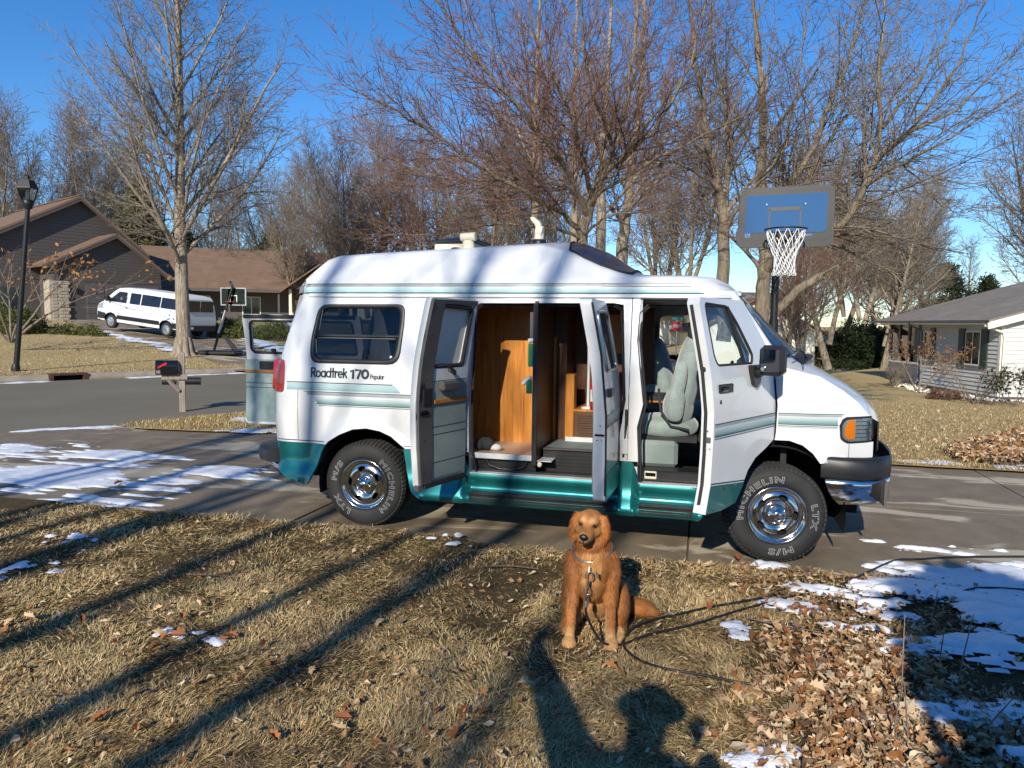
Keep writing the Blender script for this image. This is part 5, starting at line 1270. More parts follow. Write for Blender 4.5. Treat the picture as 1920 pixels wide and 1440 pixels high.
guided(42, 'bare_tree', [
    ([(1424, 650, D), (1430, 560, D), (1434, 480, D), (1426, 350, D), (1431, 250, D), (1424, 130, D), (1415, 30, D), (1410, -90, D)], .20, .03, 0, .9),
    ([(1434, 480, D), (1455, 410, D-.5), (1482, 352, D-.9), (1530, 270, D-1.2), (1550, 203, D-1.5), (1587, 125, D-1.8), (1614, 30, D-2), (1640, -80, D-2.2)], .095, .015, 1, 1.3),
    ([(1434, 470, D), (1470, 400, D+.2), (1504, 352, D+.4), (1548, 274, D+.7), (1592, 211, D+1), (1642, 135, D+1.2), (1690, 40, D+1.4)], .085, .012, 1, 1.3),
    ([(1434, 510, D), (1480, 465, D-.8), (1541, 437, D-1.4), (1588, 412, D-1.8), (1621, 350, D-2.1), (1639, 302, D-2.3), (1651, 237, D-2.5), (1647, 128, D-2.8), (1660, 20, D-3), (1664, -70, D-3)], .115, .014, 1, 1.2),
    ([(1639, 302, D-2.3), (1694, 255, D-2.6), (1760, 175, D-2.9), (1825, 55, D-3.2), (1860, -30, D-3.4)], .055, .008, 1, 1.6),
    ([(1621, 350, D-2.1), (1660, 322, D-2.5), (1694, 306, D-2.8), (1789, 255, D-3.2), (1860, 205, D-3.5), (1940, 155, D-3.8)], .05, .008, 1, 1.6),
    ([(1694, 306, D-2.8), (1740, 325, D-3.2), (1800, 345, D-3.5), (1880, 330, D-3.8)], .026, .006, 1, 1.5),
    ([(1694, 308, D-2.8), (1730, 345, D-2.4), (1765, 385, D-2.2), (1800, 400, D-2.0), (1850, 395, D-1.8)], .022, .005, 1, 1.4),
    ([(1700, 250, D-2.6), (1790, 205, D-3), (1870, 130, D-3.4), (1940, 60, D-3.6)], .035, .007, 1, 1.5),
    ([(1655, 240, D-2.5), (1720, 150, D-2.2), (1780, 60, D-2), (1820, -40, D-2)], .04, .008, 1, 1.5)],
    'large bare tree behind the backboard with long limbs reaching over to the right', None, 'bark_grey', 'twig_grey', Pr)
guided(43, 'cut_limb', [([(1440, 610, 16.0), (1465, 575, 15.8), (1495, 545, 15.6), (1545, 517, 15.4)], .10, .085, 0, .25)], 'thick sawn-off limb leaning beside the hoop pole', None, 'bark_grey', 'twig_brown', Pr)
# --- distant trees: a few kinds, copied with their own turn and size
def generic(seed, H, r0, P, wood, twig, name='bare_tree', split=1):
    T = Tree(seed)
    for q in range(split):
        d = (T.r.gauss(0, .03), T.r.gauss(0, .03), 1) if split == 1 else (.28*math.cos(q*2.1+seed), .28*math.sin(q*2.1+seed), 1)
        st = (0, 0, 0) if q == 0 or split == 1 else (0, 0, H*.14)
        pts, rs = T.path(st, d, H*(1 if split == 1 else .92), r0*(1 if q == 0 else .7), .02, 14, .03, .03); T.put(pts, rs, 0); T.grow(pts, rs, H, 1, P)
    return T
Pd = PRM(levels=4, lv={1: (30, .16, 44, .34, .42), 2: (15, .12, 40, .45, .5), 3: (11, .1, 42, .5, .6), 4: (5, .15, 40, .6, .8)}, Lref={1: 12, 2: 4.2, 3: 1.8, 4: .9}, up={1: .07, 2: .06, 3: .05, 4: 0}, rmin=.010, minL={1: .8, 2: .6, 3: .5, 4: .2})
Pm = PRM(levels=4, lv={1: (30, .2, 48, .42, .42), 2: (15, .12, 40, .45, .5), 3: (11, .1, 42, .45, .6), 4: (5, .2, 40, .6, .7)}, Lref={1: 9, 2: 4, 3: 1.8, 4: .8}, up={1: .05, 2: .05, 3: .04, 4: .03}, rmin=.0085, minL={1: .8, 2: .6, 3: .4, 4: .2})
kinds = [generic(51, 12, .22, Pd, 'bark_grey', 'twig_brown'), generic(52, 12, .20, Pd, 'bark_grey', 'twig_grey', split=3), generic(53, 10, .22, Pm, 'bark_pale', 'twig_grey', split=2), generic(54, 10, .2, Pd, 'bark_grey', 'twig_red', split=3)]
protos = {}
def where(px):
    for lim, txt in ((-10, 'cut by the left picture edge'), (35, 'over the left roof slope'), (85, 'right of the street lamp head'), (140, 'left of the tall gable peak'), (190, 'over the tall gable peak'), (225, 'right of the tall gable peak'), (300, 'left of the tall grey trunk'), (430, 'right of the tall grey trunk'), (485, 'over the leaning portable hoop'), (535, 'over the porch gable'),
                     (580, 'left of the camper roof corner'), (620, 'over the rear roof corner'), (650, 'over the tail end of the roof'), (680, 'over the rear side window'), (695, 'over the camper lettering'), (720, 'over the word Popular'), (760, 'over the folded cargo door'), (795, 'left of the roof hatch'), (820, 'just left of the hatch lid'), (880, 'over the roof hatch'), (930, 'over the cream roof vent'), (990, 'left of the vent cowl'), (1100, 'right of the vent cowl'), (1250, 'over the passenger seat'), (1320, 'over the windscreen top'), (1478, 'behind the hoop pole'), (1490, 'right of the hoop pole'), (1530, 'right of the sawn-off limb'), (1600, 'left of the yews'), (1625, 'over the middle yew'), (1670, 'over the right yew'), (1710, 'over the screened porch'), (1760, 'over the porch roof')):
        if px <= lim: return txt
    return 'at the right edge'
def far_tree(k, px, py, D, s, rz, label, group):
    if '%' in label: label = label % (('near ' if D < 42 else 'far ')+('brown', 'grey', 'pale', 'reddish')[k], where(px))
    z0 = at(px, py, D)
    if k not in protos:
        o = kinds[k].build('bare_tree', tuple(z0), label, group, ('bark_grey', 'bark_grey', 'bark_pale', 'bark_grey')[k], ('twig_brown', 'twig_grey', 'twig_grey', 'twig_red')[k], rz); protos[k] = o
    else:
        o = copy_tree(protos[k]); o.location = z0; o.rotation_euler = (0, 0, rz); o['label'] = label
        if group: o['group'] = group
        elif 'group' in o: del o['group']
    o.scale = (s, s, s); return o
GB = 'bare trees beyond the dark house'; GC = 'bare trees massed far behind the camper van'; GR = 'bare trees beyond the right lawn'
LB = '%s bare tree beyond the dark house, %s'; LC = '%s bare tree in the thicket, %s'; LR = '%s bare tree behind the right lawn, %s'
rr_ = random.Random(8)
for px, py, D, s, k in [(-40, 585, 70, 1.55, 0), (60, 585, 66, 1.30, 1), (110, 585, 72, 1.45, 0), (170, 585, 64, 1.20, 0), (215, 585, 74, 1.45, 1), (10, 585, 60, 1.15, 0), (250, 585, 80, 1.2, 1)]:
    far_tree(k, px, py, D, s, rr_.uniform(0, 6), LB, GB)
for px, py, D, s, k in [(400, 590, 70, .98, 1), (460, 590, 62, .85, 0), (510, 592, 75, 1.1, 1), (555, 592, 58, .85, 1), (600, 594, 66, 1.05, 0), (640, 595, 50, .85, 3), (690, 596, 46, .9, 3), (735, 597, 52, 1.05, 1), (790, 598, 44, .95, 3), (850, 599, 48, 1.0, 3), (905, 600, 42, .8, 1), (960, 600, 50, 1.05, 3), (1040, 602, 46, .9, 1), (1230, 605, 44, 1.0, 3), (1290, 606, 40, .9, 1), (1480, 612, 46, 1.0, 3), (640, 597, 40, .70, 1)]:
    far_tree(k, px, py, D, s, rr_.uniform(0, 6), LC, GC)
far_tree(2, 1553, 692, 40, .98, .4, 'pale bare tree forking low, left of the clipped dark hedge', 'forked trees on the right lawn')
far_tree(2, 1656, 694, 41, .92, 2.2, 'pale bare tree forking low in front of the dark hedge by the porch', 'forked trees on the right lawn')
far_tree(2, 1610, 640, 62, 1.25, 3.9, LR, GR); far_tree(1, 1690, 640, 70, 1.15, 1.0, LR, GR); far_tree(1, 1580, 640, 66, 1.3, 4.0, LR, GR); far_tree(0, 1730, 640, 75, 1.05, 3.0, LR, GR); far_tree(0, 1640, 640, 80, 1.3, 2.0, LR, GR)
far_tree(0, 1822, 640, 90, .95, 1.4, 'lone thin bare tree on the skyline above the porch roof', None)
far_tree(1, 1960, 640, 48, 1.35, .2, 'bare tree at the right edge rising behind the pale house', None)
far_tree(3, 1500, 680, 34, .55, .2, LC, GC); far_tree(3, 1475, 690, 30, .5, 1.2, LC, GC)

# --- evergreens and shrubs: clouds of leaf-size blades through the crown
def leaf_cloud(seed, shape, n, size, mat, name, parent, clump=.25, needle=False, up=.2):
    g = np.random.default_rng(seed); C = []; m_ = max(6, n//60)
    cen = shape(g, m_); per = n//m_
    P_ = (cen[:, None, :]+g.normal(0, clump, (m_, per, 3))*np.array([1, 1, .7])).reshape(-1, 3); k = len(P_)
    d = g.normal(0, 1, (k, 3)); d[:, 2] += up; d /= np.linalg.norm(d, axis=1, keepdims=True)
    s_ = np.cross(d, g.normal(0, 1, (k, 3))); s_ /= np.linalg.norm(s_, axis=1, keepdims=True)+1e-9
    L = size*g.uniform(.6, 1.4, (k, 1)); w = L*(.12 if needle else .32)
    V = np.stack([P_-s_*w*.4, P_+d*L*.5-s_*w, P_+d*L, P_+d*L*.5+s_*w], 1).reshape(-1, 3); F = np.arange(4*k).reshape(k, 4)
    o = np_mesh(name, V, F, M[mat], parent, False); o['kind'] = 'stuff'; return o
def blob(rx, ry, h, z0=0.0, seed=0, flat=.5):
    ph = np.random.default_rng(seed).uniform(0, 6.28, 6)
    def f(g, n):
        u = g.uniform(0, 2*np.pi, n); c = g.uniform(-.15, 1, n); s_ = np.sqrt(np.maximum(0, 1-c*c)); rr = g.uniform(.55, 1.0, n)**.5*(1+.18*np.sin(3*u+ph[0])+.13*np.sin(5*u+ph[1]+4*c))
        return np.stack([rx*rr*s_*np.cos(u), ry*rr*s_*np.sin(u), z0+np.maximum(.03, h*rr*c)], 1)
    return f
def cone(r, h, z0=.0, seed=0, pw=1.0):
    ph = np.random.default_rng(seed).uniform(0, 6.28, 4)
    def f(g, n):
        t = g.random(n)**1.3; u = g.uniform(0, 2*np.pi, n); rr = r*(1-t)**pw*np.sqrt(g.uniform(.3, 1, n))*(1+.2*np.sin(4*u+ph[0]+9*t)+.12*np.sin(11*t*3))
        return np.stack([rr*np.cos(u), rr*np.sin(u), z0+t*h], 1)
    return f
def shrub(name, px, py, D, label, cat, shape, n, size, mat, seed, group=None, stem=True, needle=False, clump=.2, core=None):
    p = at(px, py, D); o = tag(empty(name, tuple(p)), label, cat, group)
    leaf_cloud(seed, shape, n, size, mat, 'crown', o, clump, needle)
    if stem:
        T = Tree(seed); pts, rs = T.path((0, 0, -.2), (0, 0, 1), stem if stem is not True else .8, .06, .03, 5, .05, .02); T.put(pts, rs, 0)
        V, F = T.mesh(T.wood); np_mesh('trunk', V, F, M['bark_grey'], o)
    return o
shrub('pine_tree', 268, 585, 62, 'dark olive pine rising behind the garage gable', 'tree', lambda g, n: cone(3.6, 9.6, 1.0, 2, .75)(g, n), 16000, .42, 'pine_olive', 61, None, 8.5, True, .35)
shrub('pine_tree', 345, 588, 66, 'dark pine half hidden behind the tall grey trunk', 'tree', cone(2.6, 7.2, .5, 3, .8), 7000, .42, 'needle_green', 62, None, 6.5, True, .35)
shrub('pine_tree', 1768, 640, 62, 'olive conifer above the right house roof', 'tree', cone(2.8, 5.6, .5, 4, .7), 9000, .40, 'pine_olive', 63, None, 5, True, .32)
shrub('pine_tree', 1846, 640, 70, 'small pointed conifer peeping over the roof slope', 'tree', cone(2.2, 5.4, .5, 5, .8), 5000, .40, 'needle_green', 64, None, 5, True, .32)
shrub('pine_tree', 505, 592, 64, 'green conifer in the gap left of the camper roof', 'tree', cone(3.2, 6.2, .5, 6, .7), 7000, .40, 'pine_olive', 65, None, 5.5, True, .32)
shrub('juniper_bush', 22, 622, 33, 'rounded green juniper beside the street lamp', 'shrub', blob(1.35, 1.2, 1.0, 0, 1), 9000, .16, 'juniper', 71, None, .5, True, .12)
shrub('juniper_bush', 128, 628, 34, 'low spreading juniper along the far drive edge', 'shrub', blob(1.6, 1.0, .42, 0, 2), 5000, .15, 'juniper', 72, None, .3, True, .1)
shrub('juniper_bush', 432, 632, 37, 'green juniper behind the leaning portable hoop', 'shrub', blob(1.15, 1.0, .85, 0, 3), 6500, .15, 'juniper', 73, None, .4, True, .11)
shrub('juniper_bush', 520, 636, 37, 'green juniper glimpsed through the open rear door window', 'shrub', blob(1.2, 1.0, .75, 0, 4), 5000, .15, 'juniper', 74, None, .4, True, .11)
for i, (px, w_, h_) in enumerate([(1585, 1.7, 2.5), (1612, 1.8, 2.7), (1640, 1.7, 2.5), (1668, 1.7, 2.4)]):
    shrub('yew_bush', px, 684, 46, ('dark yew beside the left forked trunk', 'dark yew, tallest of the clump, between the forked trees', 'dark yew just left of the right forked trunk', 'dark yew touching the screened porch corner')[i], 'shrub', blob(w_, 1.4, h_, 0, 10+i), 6000, .22, 'hedge_dark', 81+i, 'dark yews under the bare trees', .9, True, .2)
# ------------------------------------------------------------------ houses, parked van, hoops, mailbox, lamp
def frame(o, z, yaw):      # turn a thing so that its +x runs along yaw
    o.location = o.location; o.rotation_euler = (0, 0, yaw)
CAMYAW = math.atan2(RIGHT[1], RIGHT[0])
def slab_quad(mb, P, th):      # a roof slope: quad with thickness
    P = [np.array(p, float) for p in P]; n = np.cross(P[1]-P[0], P[3]-P[0]); n /= np.linalg.norm(n)
    if n[2] < 0: n = -n
    Q = [p-n*th for p in P]
    mb.add(P+Q, [(0, 1, 2, 3), (7, 6, 5, 4), (0, 4, 5, 1), (1, 5, 6, 2), (2, 6, 7, 3), (3, 7, 4, 0)])
# --- the dark house: local +x along its front to the right, -y out of its front
HD = 50.0; hp = at(218, 600, HD)
house = tag(empty('dark_house', tuple(hp), CAMYAW+rad(50)), 'dark grey house with brown shingled gables and an attached garage', 'house')
def hb(name, mat, *a, par=house, bev=0):
    mb = MB(); mb.box(*a, bev); return mb.build(name, M[mat], par)
# garage wing, gable to the front, longer on the left
GL_, GR_, GP, GEL, GER = -4.2, 3.3, 5.75, 3.55, 3.25
hb('wall', 'grey_siding', GL_+.5, GR_-.2, 0, 7, -.6, 3.2)
mb = MB(); mb.prism([(GL_+.5, 3.2), (GR_-.2, 3.2), (GR_-.2, 3.35), (0, GP-.12), (GL_+.5, 3.62)], .0, 6.9, 'y'); mb.build('gable', M['grey_siding'], house)
def hb_rows(x0f, x1f, z0, z1, y0, y1, st):
    z = z0
    while z < z1:
        a, b = x0f(z), x1f(z)
        if b-a > .2: hb('siding_board', 'grey_siding', a, b, y0, y1, z, z+st*.92)
        z += st
hb_rows(lambda z: (GL_+.55 if z < 3.5 else (z-(GP-.2))/2.2*4.2), lambda z: (GR_-.25 if z < 3.2 else (GP-.2-z)/2.5*3.3), 2.5, 5.4, -.03, -.002, .2)
for x1, zl in ((GL_-.3, GEL-.16), (GR_+.3, GER-.23)):
    mb = MB(); slab_quad(mb, [(0, -.55, GP), (x1, -.55, zl), (x1, 7.2, zl), (0, 7.2, GP)], .12); mb.build('roof', M['brown_shingle'], house)
    mb = MB(); mb.prism([(0, GP-.13), (x1, zl-.13), (x1, zl-.33), (0, GP-.33)], -.53, -.50, 'y'); mb.build('barge_board', M['grey_siding'], house)
gd = hb('garage_door', 'garage_door_grey', -1.9, 2.9, -.06, -.033, -.3, 2.35)
for r_ in range(4):
    for c in range(4): hb('panel', 'garage_door_grey', -1.8+1.19*c, -.75+1.19*c, -.085, -.061, -.22+.64*r_, .32+.64*r_, par=gd, bev=.02)
hb('stone_pier', 'stone_veneer', -3.85, -2.9, -.14, -.035, -.6, 2.45)
for r_ in range(14):
    for c in range(3):
        x0 = -3.86+.32*c+(.1 if r_ % 2 and c else 0); hb('stone', 'stone_veneer', x0, x0+.29, -.17, -.141, -.5+.21*r_, -.32+.21*r_, bev=.01)
hb('stone_corner', 'stone_veneer', -4.0, -3.86, -.14, .9, -.6, 2.5)
hb('wall_lamp', 'black_metal', -2.45, -2.3, -.16, -.04, 1.7, 2.05); hb('wall_lamp', 'black_metal', 3.2, 3.35, -.16, -.04, 1.7, 2.05)
# tall main gable behind and to the left, ridge running back
BP, BX, BY = 8.3, -1.2, 2.5
hb('wall', 'grey_siding', -8.6, 2.0, BY, BY+12, -.6, 3.9)
mb = MB(); mb.prism([(-8.6, 3.9), (2.0, 3.9), (2.0, 5.5), (BX, BP-.15), (-8.6, 4.15)], BY, BY+11.9, 'y'); mb.build('gable', M['grey_siding'], house)
hb_rows(lambda z: -8.55 if z < 4.1 else BX-(BP-.25-z)/.555, lambda z: (1.95 if z < 5.4 else BX+(BP-.25-z)/.83), 2.6, 7.8, BY-.03, BY-.002, .22)
mb = MB(); slab_quad(mb, [(BX, BY-.6, BP), (-9.6, BY-.6, 3.63), (-9.6, BY+12.4, 3.63), (BX, BY+12.4, BP)], .14); mb.build('roof', M['brown_shingle'], house)
mb = MB(); slab_quad(mb, [(BX, BY-.6, BP), (3.2, BY-.6, 4.65), (3.2, BY+12.4, 4.65), (BX, BY+12.4, BP)], .14); mb.build('roof', M['brown_shingle'], house)
for x1, zl in ((-9.6, 3.63), (3.2, 4.65)):
    mb = MB(); mb.prism([(BX, BP-.15), (x1, zl-.15), (x1, zl-.37), (BX, BP-.37)], BY-.58, BY-.55, 'y'); mb.build('barge_board', M['grey_siding'], house)
mb = MB(); mb.box(BX-.14, BX+.14, BY-.6, BY+12.4, BP-.02, BP+.06, .03); mb.build('ridge_cap', M['brown_shingle'], house)
hb('window', 'window_dark', -6.6, -4.9, 2.45, 2.49, .5, 2.0)
# long low wing to the right, turned back to face the road
_before = set(bpy.data.objects)
hb('wall', 'grey_siding', 3.72, 20.0, 5.0, 11.5, -.6, 2.55)
mb = MB(); slab_quad(mb, [(1.0, 2.6, 2.45), (20.6, 2.6, 2.45), (19.6, 8.3, 5.9), (1.0, 8.3, 5.9)], .12); mb.build('roof', M['brown_shingle'], house)
mb = MB(); slab_quad(mb, [(1.0, 12.4, 2.45), (20.6, 12.4, 2.45), (19.6, 8.3, 5.9), (1.0, 8.3, 5.9)], .12); mb.build('roof', M['brown_shingle'], house)
hb('chimney', 'steel', 2.6, 2.9, 7.0, 7.3, 5.2, 6.3)
hb('fascia', 'grey_siding', 3.9, 20.5, 2.56, 2.60, 2.22, 2.42)
for x in (6.2, 10.0, 13.6): hb('porch_post', 'grey_siding', x, x+.14, 2.75, 2.89, -.6, 2.3)
for x0, w in ((7.2, 1.5), (11.0, 1.4)):
    f_ = hb('window', 'cream_trim', x0, x0+w, 4.93, 4.99, .35, 1.95); hb('pane', 'window_dark', x0+.08, x0+w/2-.04, 4.915, 4.929, .43, 1.87, par=f_); hb('pane', 'window_dark', x0+w/2+.04, x0+w-.08, 4.915, 4.929, .43, 1.87, par=f_)
dr_ = hb('door', 'beige_wall', 14.6, 15.6, 4.94, 4.99, -.5, 1.75); hb('handle', 'steel', 14.68, 14.74, 4.90, 4.939, .5, .6, par=dr_)
mb = MB(); mb.prism([(14.2, 2.5), (19.4, 2.5), (16.8, 4.35)], 2.2, 2.4, 'y'); mb.build('gable', M['oak_shaded'] if 0 else M['grey_siding'], house)
for s_ in (-1, 1):
    mb = MB(); slab_quad(mb, [(16.8, 1.7, 4.6), (16.8+s_*3.1, 1.7, 2.35), (16.8+s_*3.1, 7, 2.35), (16.8, 7, 4.6)], .12); mb.build('roof', M['brown_shingle'], house)
for x in (14.4, 19.0): hb('porch_post', 'cream_trim', x, x+.2, 2.25, 2.45, -.6, 2.5)
hb('stone_base', 'stone_veneer', 15.2, 18.6, 4.85, 4.92, -.6, 1.0)
_tm = Matrix.Translation((3.7, 5, 0)) @ Matrix.Rotation(rad(-30), 4, 'Z') @ Matrix.Translation((-3.7, -5, 0))
for o_ in [o_ for o_ in bpy.data.objects if o_ not in _before]: o_.data.transform(_tm)
# bins by the house
for i, (x, lab) in enumerate(((-6.0, 'black wheeled bin left of the stone pier'), (-5.2, 'black wheeled bin nearest the stone pier'))):
    p = house.matrix_basis @ Vector((x, 1.5, -.55)); o = tag(empty('wheeled_bin', p, house.rotation_euler[2]), lab, 'bin', 'bins beside the dark house')
    mb = MB(); mb.grid([[(-.26, -.28, 0), (.26, -.28, 0), (.26, .28, 0), (-.26, .28, 0)], [(-.32, -.34, 1.0), (.32, -.34, 1.0), (.32, .34, 1.0), (-.32, .34, 1.0)]], False, True); mb.build('bin_body', M['black_plastic'], o)
    mb = MB(); mb.grid([[(-.35, -.38, 1.0), (.35, -.38, 1.0)], [(-.34, 0, 1.10), (.34, 0, 1.10)], [(-.35, .40, 1.02), (.35, .40, 1.02)]]); mb.build('lid', M['black_plastic'], o)
# its concrete drive, running down to the street
DV = [at(120, 606, 47), at(215, 600, 49.5), at(330, 600, 50), at(470, 640, 33), at(560, 680, 24.2), at(440, 682, 24.0), at(330, 655, 29.5), at(255, 643, 33), at(185, 629, 37)]
flat('far_drive', [(p[0], p[1]) for p in DV], 0, M['concrete'], 2.0, lambda x, y: gz(x, y)+.03)
DS = [at(*q) for q in ((190, 634, 36), (255, 644, 33), (330, 657, 29.4), (326, 662, 28.6), (235, 646, 33))]
SNOW.clear(); snow_patch([(p[0], p[1]) for p in DS], .12, lambda x, y: gz(x, y)+.04, .05, .5, .06, 90)
DS = [at(*q) for q in ((440, 628, 38), (500, 636, 35), (560, 650, 30), (550, 655, 29), (480, 640, 34))]
snow_patch([(p[0], p[1]) for p in DS], .12, lambda x, y: gz(x, y)+.04, .15, .4, .08, 91)
off = 0; VV = []; FF = []
for V, F in SNOW: VV.append(V); FF.append(F+off); off += len(V)
o = np_mesh('snow', np.concatenate(VV), np.concatenate(FF), M['snow']); o['kind'] = 'stuff'

# --- white passenger van on the far drive: local +x = its nose
tp = at(268, 624, 42.5)
pv = tag(empty('passenger_van', tuple(tp), CAMYAW+math.pi-rad(27)), 'white passenger van with dark windows parked on the far drive', 'van')
pa = at(205, 613.5, 36.5); pb = at(314, 633, 35.0); pv.location = ((pa[0]+pb[0])/2, (pa[1]+pb[1])/2, (pa[2]+pb[2])/2)
pit = math.atan2(pa[2]-pb[2], math.hypot(pa[0]-pb[0], pa[1]-pb[1]))
pv.location = Vector(pv.location)+Vector(RIGHT)*.80; pit *= .85; pv.scale = (.97, .97, .95); pv.rotation_euler = (0, -pit, math.atan2(pa[1]-pb[1], pa[0]-pb[0]))
def tw(z): return float(np.interp(z, [.3, .6, 1.0, 1.4, 1.9, 2.05, 2.12], [.98, 1.0, 1.0, .97, .88, .80, .6]))
sidep = [(-2.93, .42), (-2.98, .9), (-2.93, 1.35), (-2.84, 1.9), (-2.74, 2.04), (-2.4, 2.10), (0, 2.14), (1.2, 2.12), (1.55, 2.06), (2.15, 1.55), (2.42, 1.33), (2.80, 1.17), (2.92, 1.0), (2.96, .7), (2.94, .38), (2.30, .36), (2.28, .6), (2.10, .76), (1.85, .82), (1.60, .76), (1.44, .6), (1.42, .36), (-1.43, .36), (-1.45, .6), (-1.62, .76), (-1.87, .82), (-2.12, .76), (-2.30, .6), (-2.32, .40)]
def tvf(s_): return lambda u, w, d: (u, s_*(tw(w)-(.10*max(0, (u-2.2)/.7)**2))-s_*d, w)
for s_ in (-1, 1):
    mb = MB(); skin(mb, sidep, (), .16, tvf(s_), .0); mb.build('body_side', M['white_plain'], pv)
def cross(path, name, mat, par=pv):
    mb = MB(); mb.grid([[(x, u*(tw(z)-.10*max(0, (x-2.2)/.7)**2), z+(.02*(1-u*u))) for u in np.linspace(-1, 1, 9)] for x, z in path]); return mb.build(name, M[mat], par)
cross([(-2.84, 1.9), (-2.74, 2.04), (-2.4, 2.10), (0, 2.14), (1.2, 2.12), (1.55, 2.06)], 'roof', 'white_plain'); cross([(-2.93, .42), (-2.98, .9), (-2.93, 1.35), (-2.84, 1.9)], 'rear_face', 'white_plain')
cross([(1.55, 2.06), (2.15, 1.55)], 'windscreen', 'window_dark'); cross([(2.15, 1.55), (2.42, 1.33), (2.80, 1.17), (2.92, 1.0), (2.96, .7), (2.94, .38)], 'bonnet', 'white_plain')
mb = MB(); mb.box(-2.99, -2.94, .05, .78, 1.33, 1.86); mb.build('rear_window', M['window_dark'], pv); mb = MB(); mb.box(-2.99, -2.94, -.78, -.05, 1.33, 1.86); mb.build('rear_window', M['window_dark'], pv)
mb = MB(); mb.box(-3.05, -2.9, -.98, .98, .38, .66, .04); mb.build('rear_bumper', M['black_plastic'], pv)
mb = MB(); mb.box(-3.06, -3.051, .45, .8, .48, .6); mb.build('number_plate', M['white_plain'], pv)
mb = MB(); mb.box(2.9, 3.02, -.9, .9, .34, .62, .05); mb.build('front_bumper', M['black_plastic'], pv)
for s_ in (-1, 1):
    def sp_(name, mat, poly, o=.006):
        mb = MB(); skin(mb, rounded(poly, .04), (), .2, lambda u, w, d: (lambda q: (q[0], q[1]+s_*o, q[2]))(tvf(s_)(u, w, 0)), 0); return mb.build(name, M[mat], pv)
    sp_('side_window', 'window_dark', [(-2.72, 1.36), (-2.66, 1.86), (-1.45, 1.88), (-1.45, 1.36)]); sp_('side_window', 'window_dark', [(-1.40, 1.36), (-1.40, 1.88), (-.15, 1.90), (-.15, 1.36)]); sp_('side_window', 'window_dark', [(-.08, 1.36), (-.08, 1.90), (.62, 1.90), (.62, 1.36)])
    sp_('door_window', 'window_dark', [(.82, 1.36), (.86, 1.90), (1.42, 1.90), (1.98, 1.45), (1.98, 1.36)])
    sp_('sill_moulding', 'black_plastic', [(-1.44, .52), (-1.44, .72), (1.42, .72), (1.42, .52)], .02); sp_('sill_moulding', 'black_plastic', [(-2.93, .45), (-2.93, .72), (-2.25, .72), (-2.3, .45)], .02); sp_('sill_moulding', 'black_plastic', [(2.26, .45), (2.2, .75), (2.88, .80), (2.9, .45)], .02)
    sp_('tail_lamp', 'red_lens', [(-2.96, .95), (-2.90, 1.5), (-2.80, 1.5), (-2.86, .95)]); sp_('headlamp', 'lens_reflector', [(2.45, 1.0), (2.4, 1.28), (2.78, 1.15), (2.86, .98)]); sp_('marker', 'amber_lens', [(2.60, 1.10), (2.6, 1.2), (2.75, 1.14), (2.75, 1.08)], .01)
    mb = MB(); mb.box(1.9, 2.02, s_*1.0, s_*1.22, 1.36, 1.62, .03) if s_ > 0 else mb.box(1.9, 2.02, s_*1.22, s_*1.0, 1.36, 1.62, .03); mb.build('mirror', M['black_plastic'], pv)
    mb = MB(); mb.box(.70, .82, min(s_*1.0, s_*1.03), max(s_*1.0, s_*1.03), 1.12, 1.16); mb.build('handle', M['black_plastic'], pv)
    for x in (1.86, -1.88):
        w_ = empty('wheel', (x, s_*.88, .35)); w_.parent = pv; k_ = s_
        mb = MB(); mb.lathe([(.22, s_*.10), (.30, s_*.12), (.345, s_*.09), (.35, 0), (.345, -s_*.1), (.2, -s_*.1)], 24, (0, 0, 0), 'y'); mb.build('tyre', M['rubber'], w_)
        mb = MB(); mb.lathe([(.225, s_*.105), (.2, s_*.11), (.12, s_*.09), (.08, s_*.12), (0, s_*.12)], 20, (0, 0, 0), 'y'); mb.build('wheel_cover', M['lens_reflector'], w_)
        for q in range(8):
            a = q*math.pi/4; mb = MB(); mb.ell((.165*math.cos(a), s_*.103, .165*math.sin(a)), (.022, .012, .022), 6, 4); mb.build('vent_hole', M['dark_void'], w_)
mb = MB(); mb.box(-2.3, 2.3, -.85, .85, .30, .62); mb.box(-2.7, 1.3, -.84, .84, .62, 1.3); mb.build('underbody', M['dark_void'], pv)

# --- portable hoop leaning by the far drive
ph = at(405, 664, 28.0); o = tag(empty('portable_hoop', tuple(ph), CAMYAW), 'portable hoop on a slanting pole beside the far drive', 'hoop')
mb = MB(); mb.tube([(-.1, 0, .05), (.62, .15, 2.55)], .05, 8); mb.tube([(.62, .15, 2.55), (.5, .2, 2.75)], .04, 8); mb.build('pole', M['black_metal'], o)
mb = MB(); mb.tube([(.10, .02, .80), (.36, .08, 1.65)], .053, 8); mb.build('pole_sleeve', M['steel'], o)
mb = MB(); mb.grid([[(.2, .05, .75), (.34, .1, .72)], [(.55, .1, .18), (.82, .15, .16)]], False); mb.box(.35, .6, 0, .2, .1, .2); mb.build('brace', M['black_metal'], o)
mb = MB(); mb.box(-.55, .9, -.45, .45, 0, .14, .05); mb.build('base', M['black_plastic'], o)
bb = MB(); bb.box(.13, 1.05, .28, .32, 1.86, 2.50); bd = bb.build('backboard', M['tint_glass'], o)
for a_ in ((.11, 1.07, .27, .33, 2.48, 2.515), (.11, 1.07, .27, .33, 1.845, 1.88), (.11, .145, .27, .33, 1.881, 2.479), (1.035, 1.07, .27, .33, 1.881, 2.479)):
    mb = MB(); mb.box(*a_); mb.build('frame_bar', M['steel'], bd)
for a_ in ((.46, .74, .262, .269, 2.20, 2.235), (.46, .49, .262, .269, 1.95, 2.199), (.71, .74, .262, .269, 1.95, 2.199)):
    mb = MB(); mb.box(*a_); mb.build('target_line', M['white_plain'], bd)
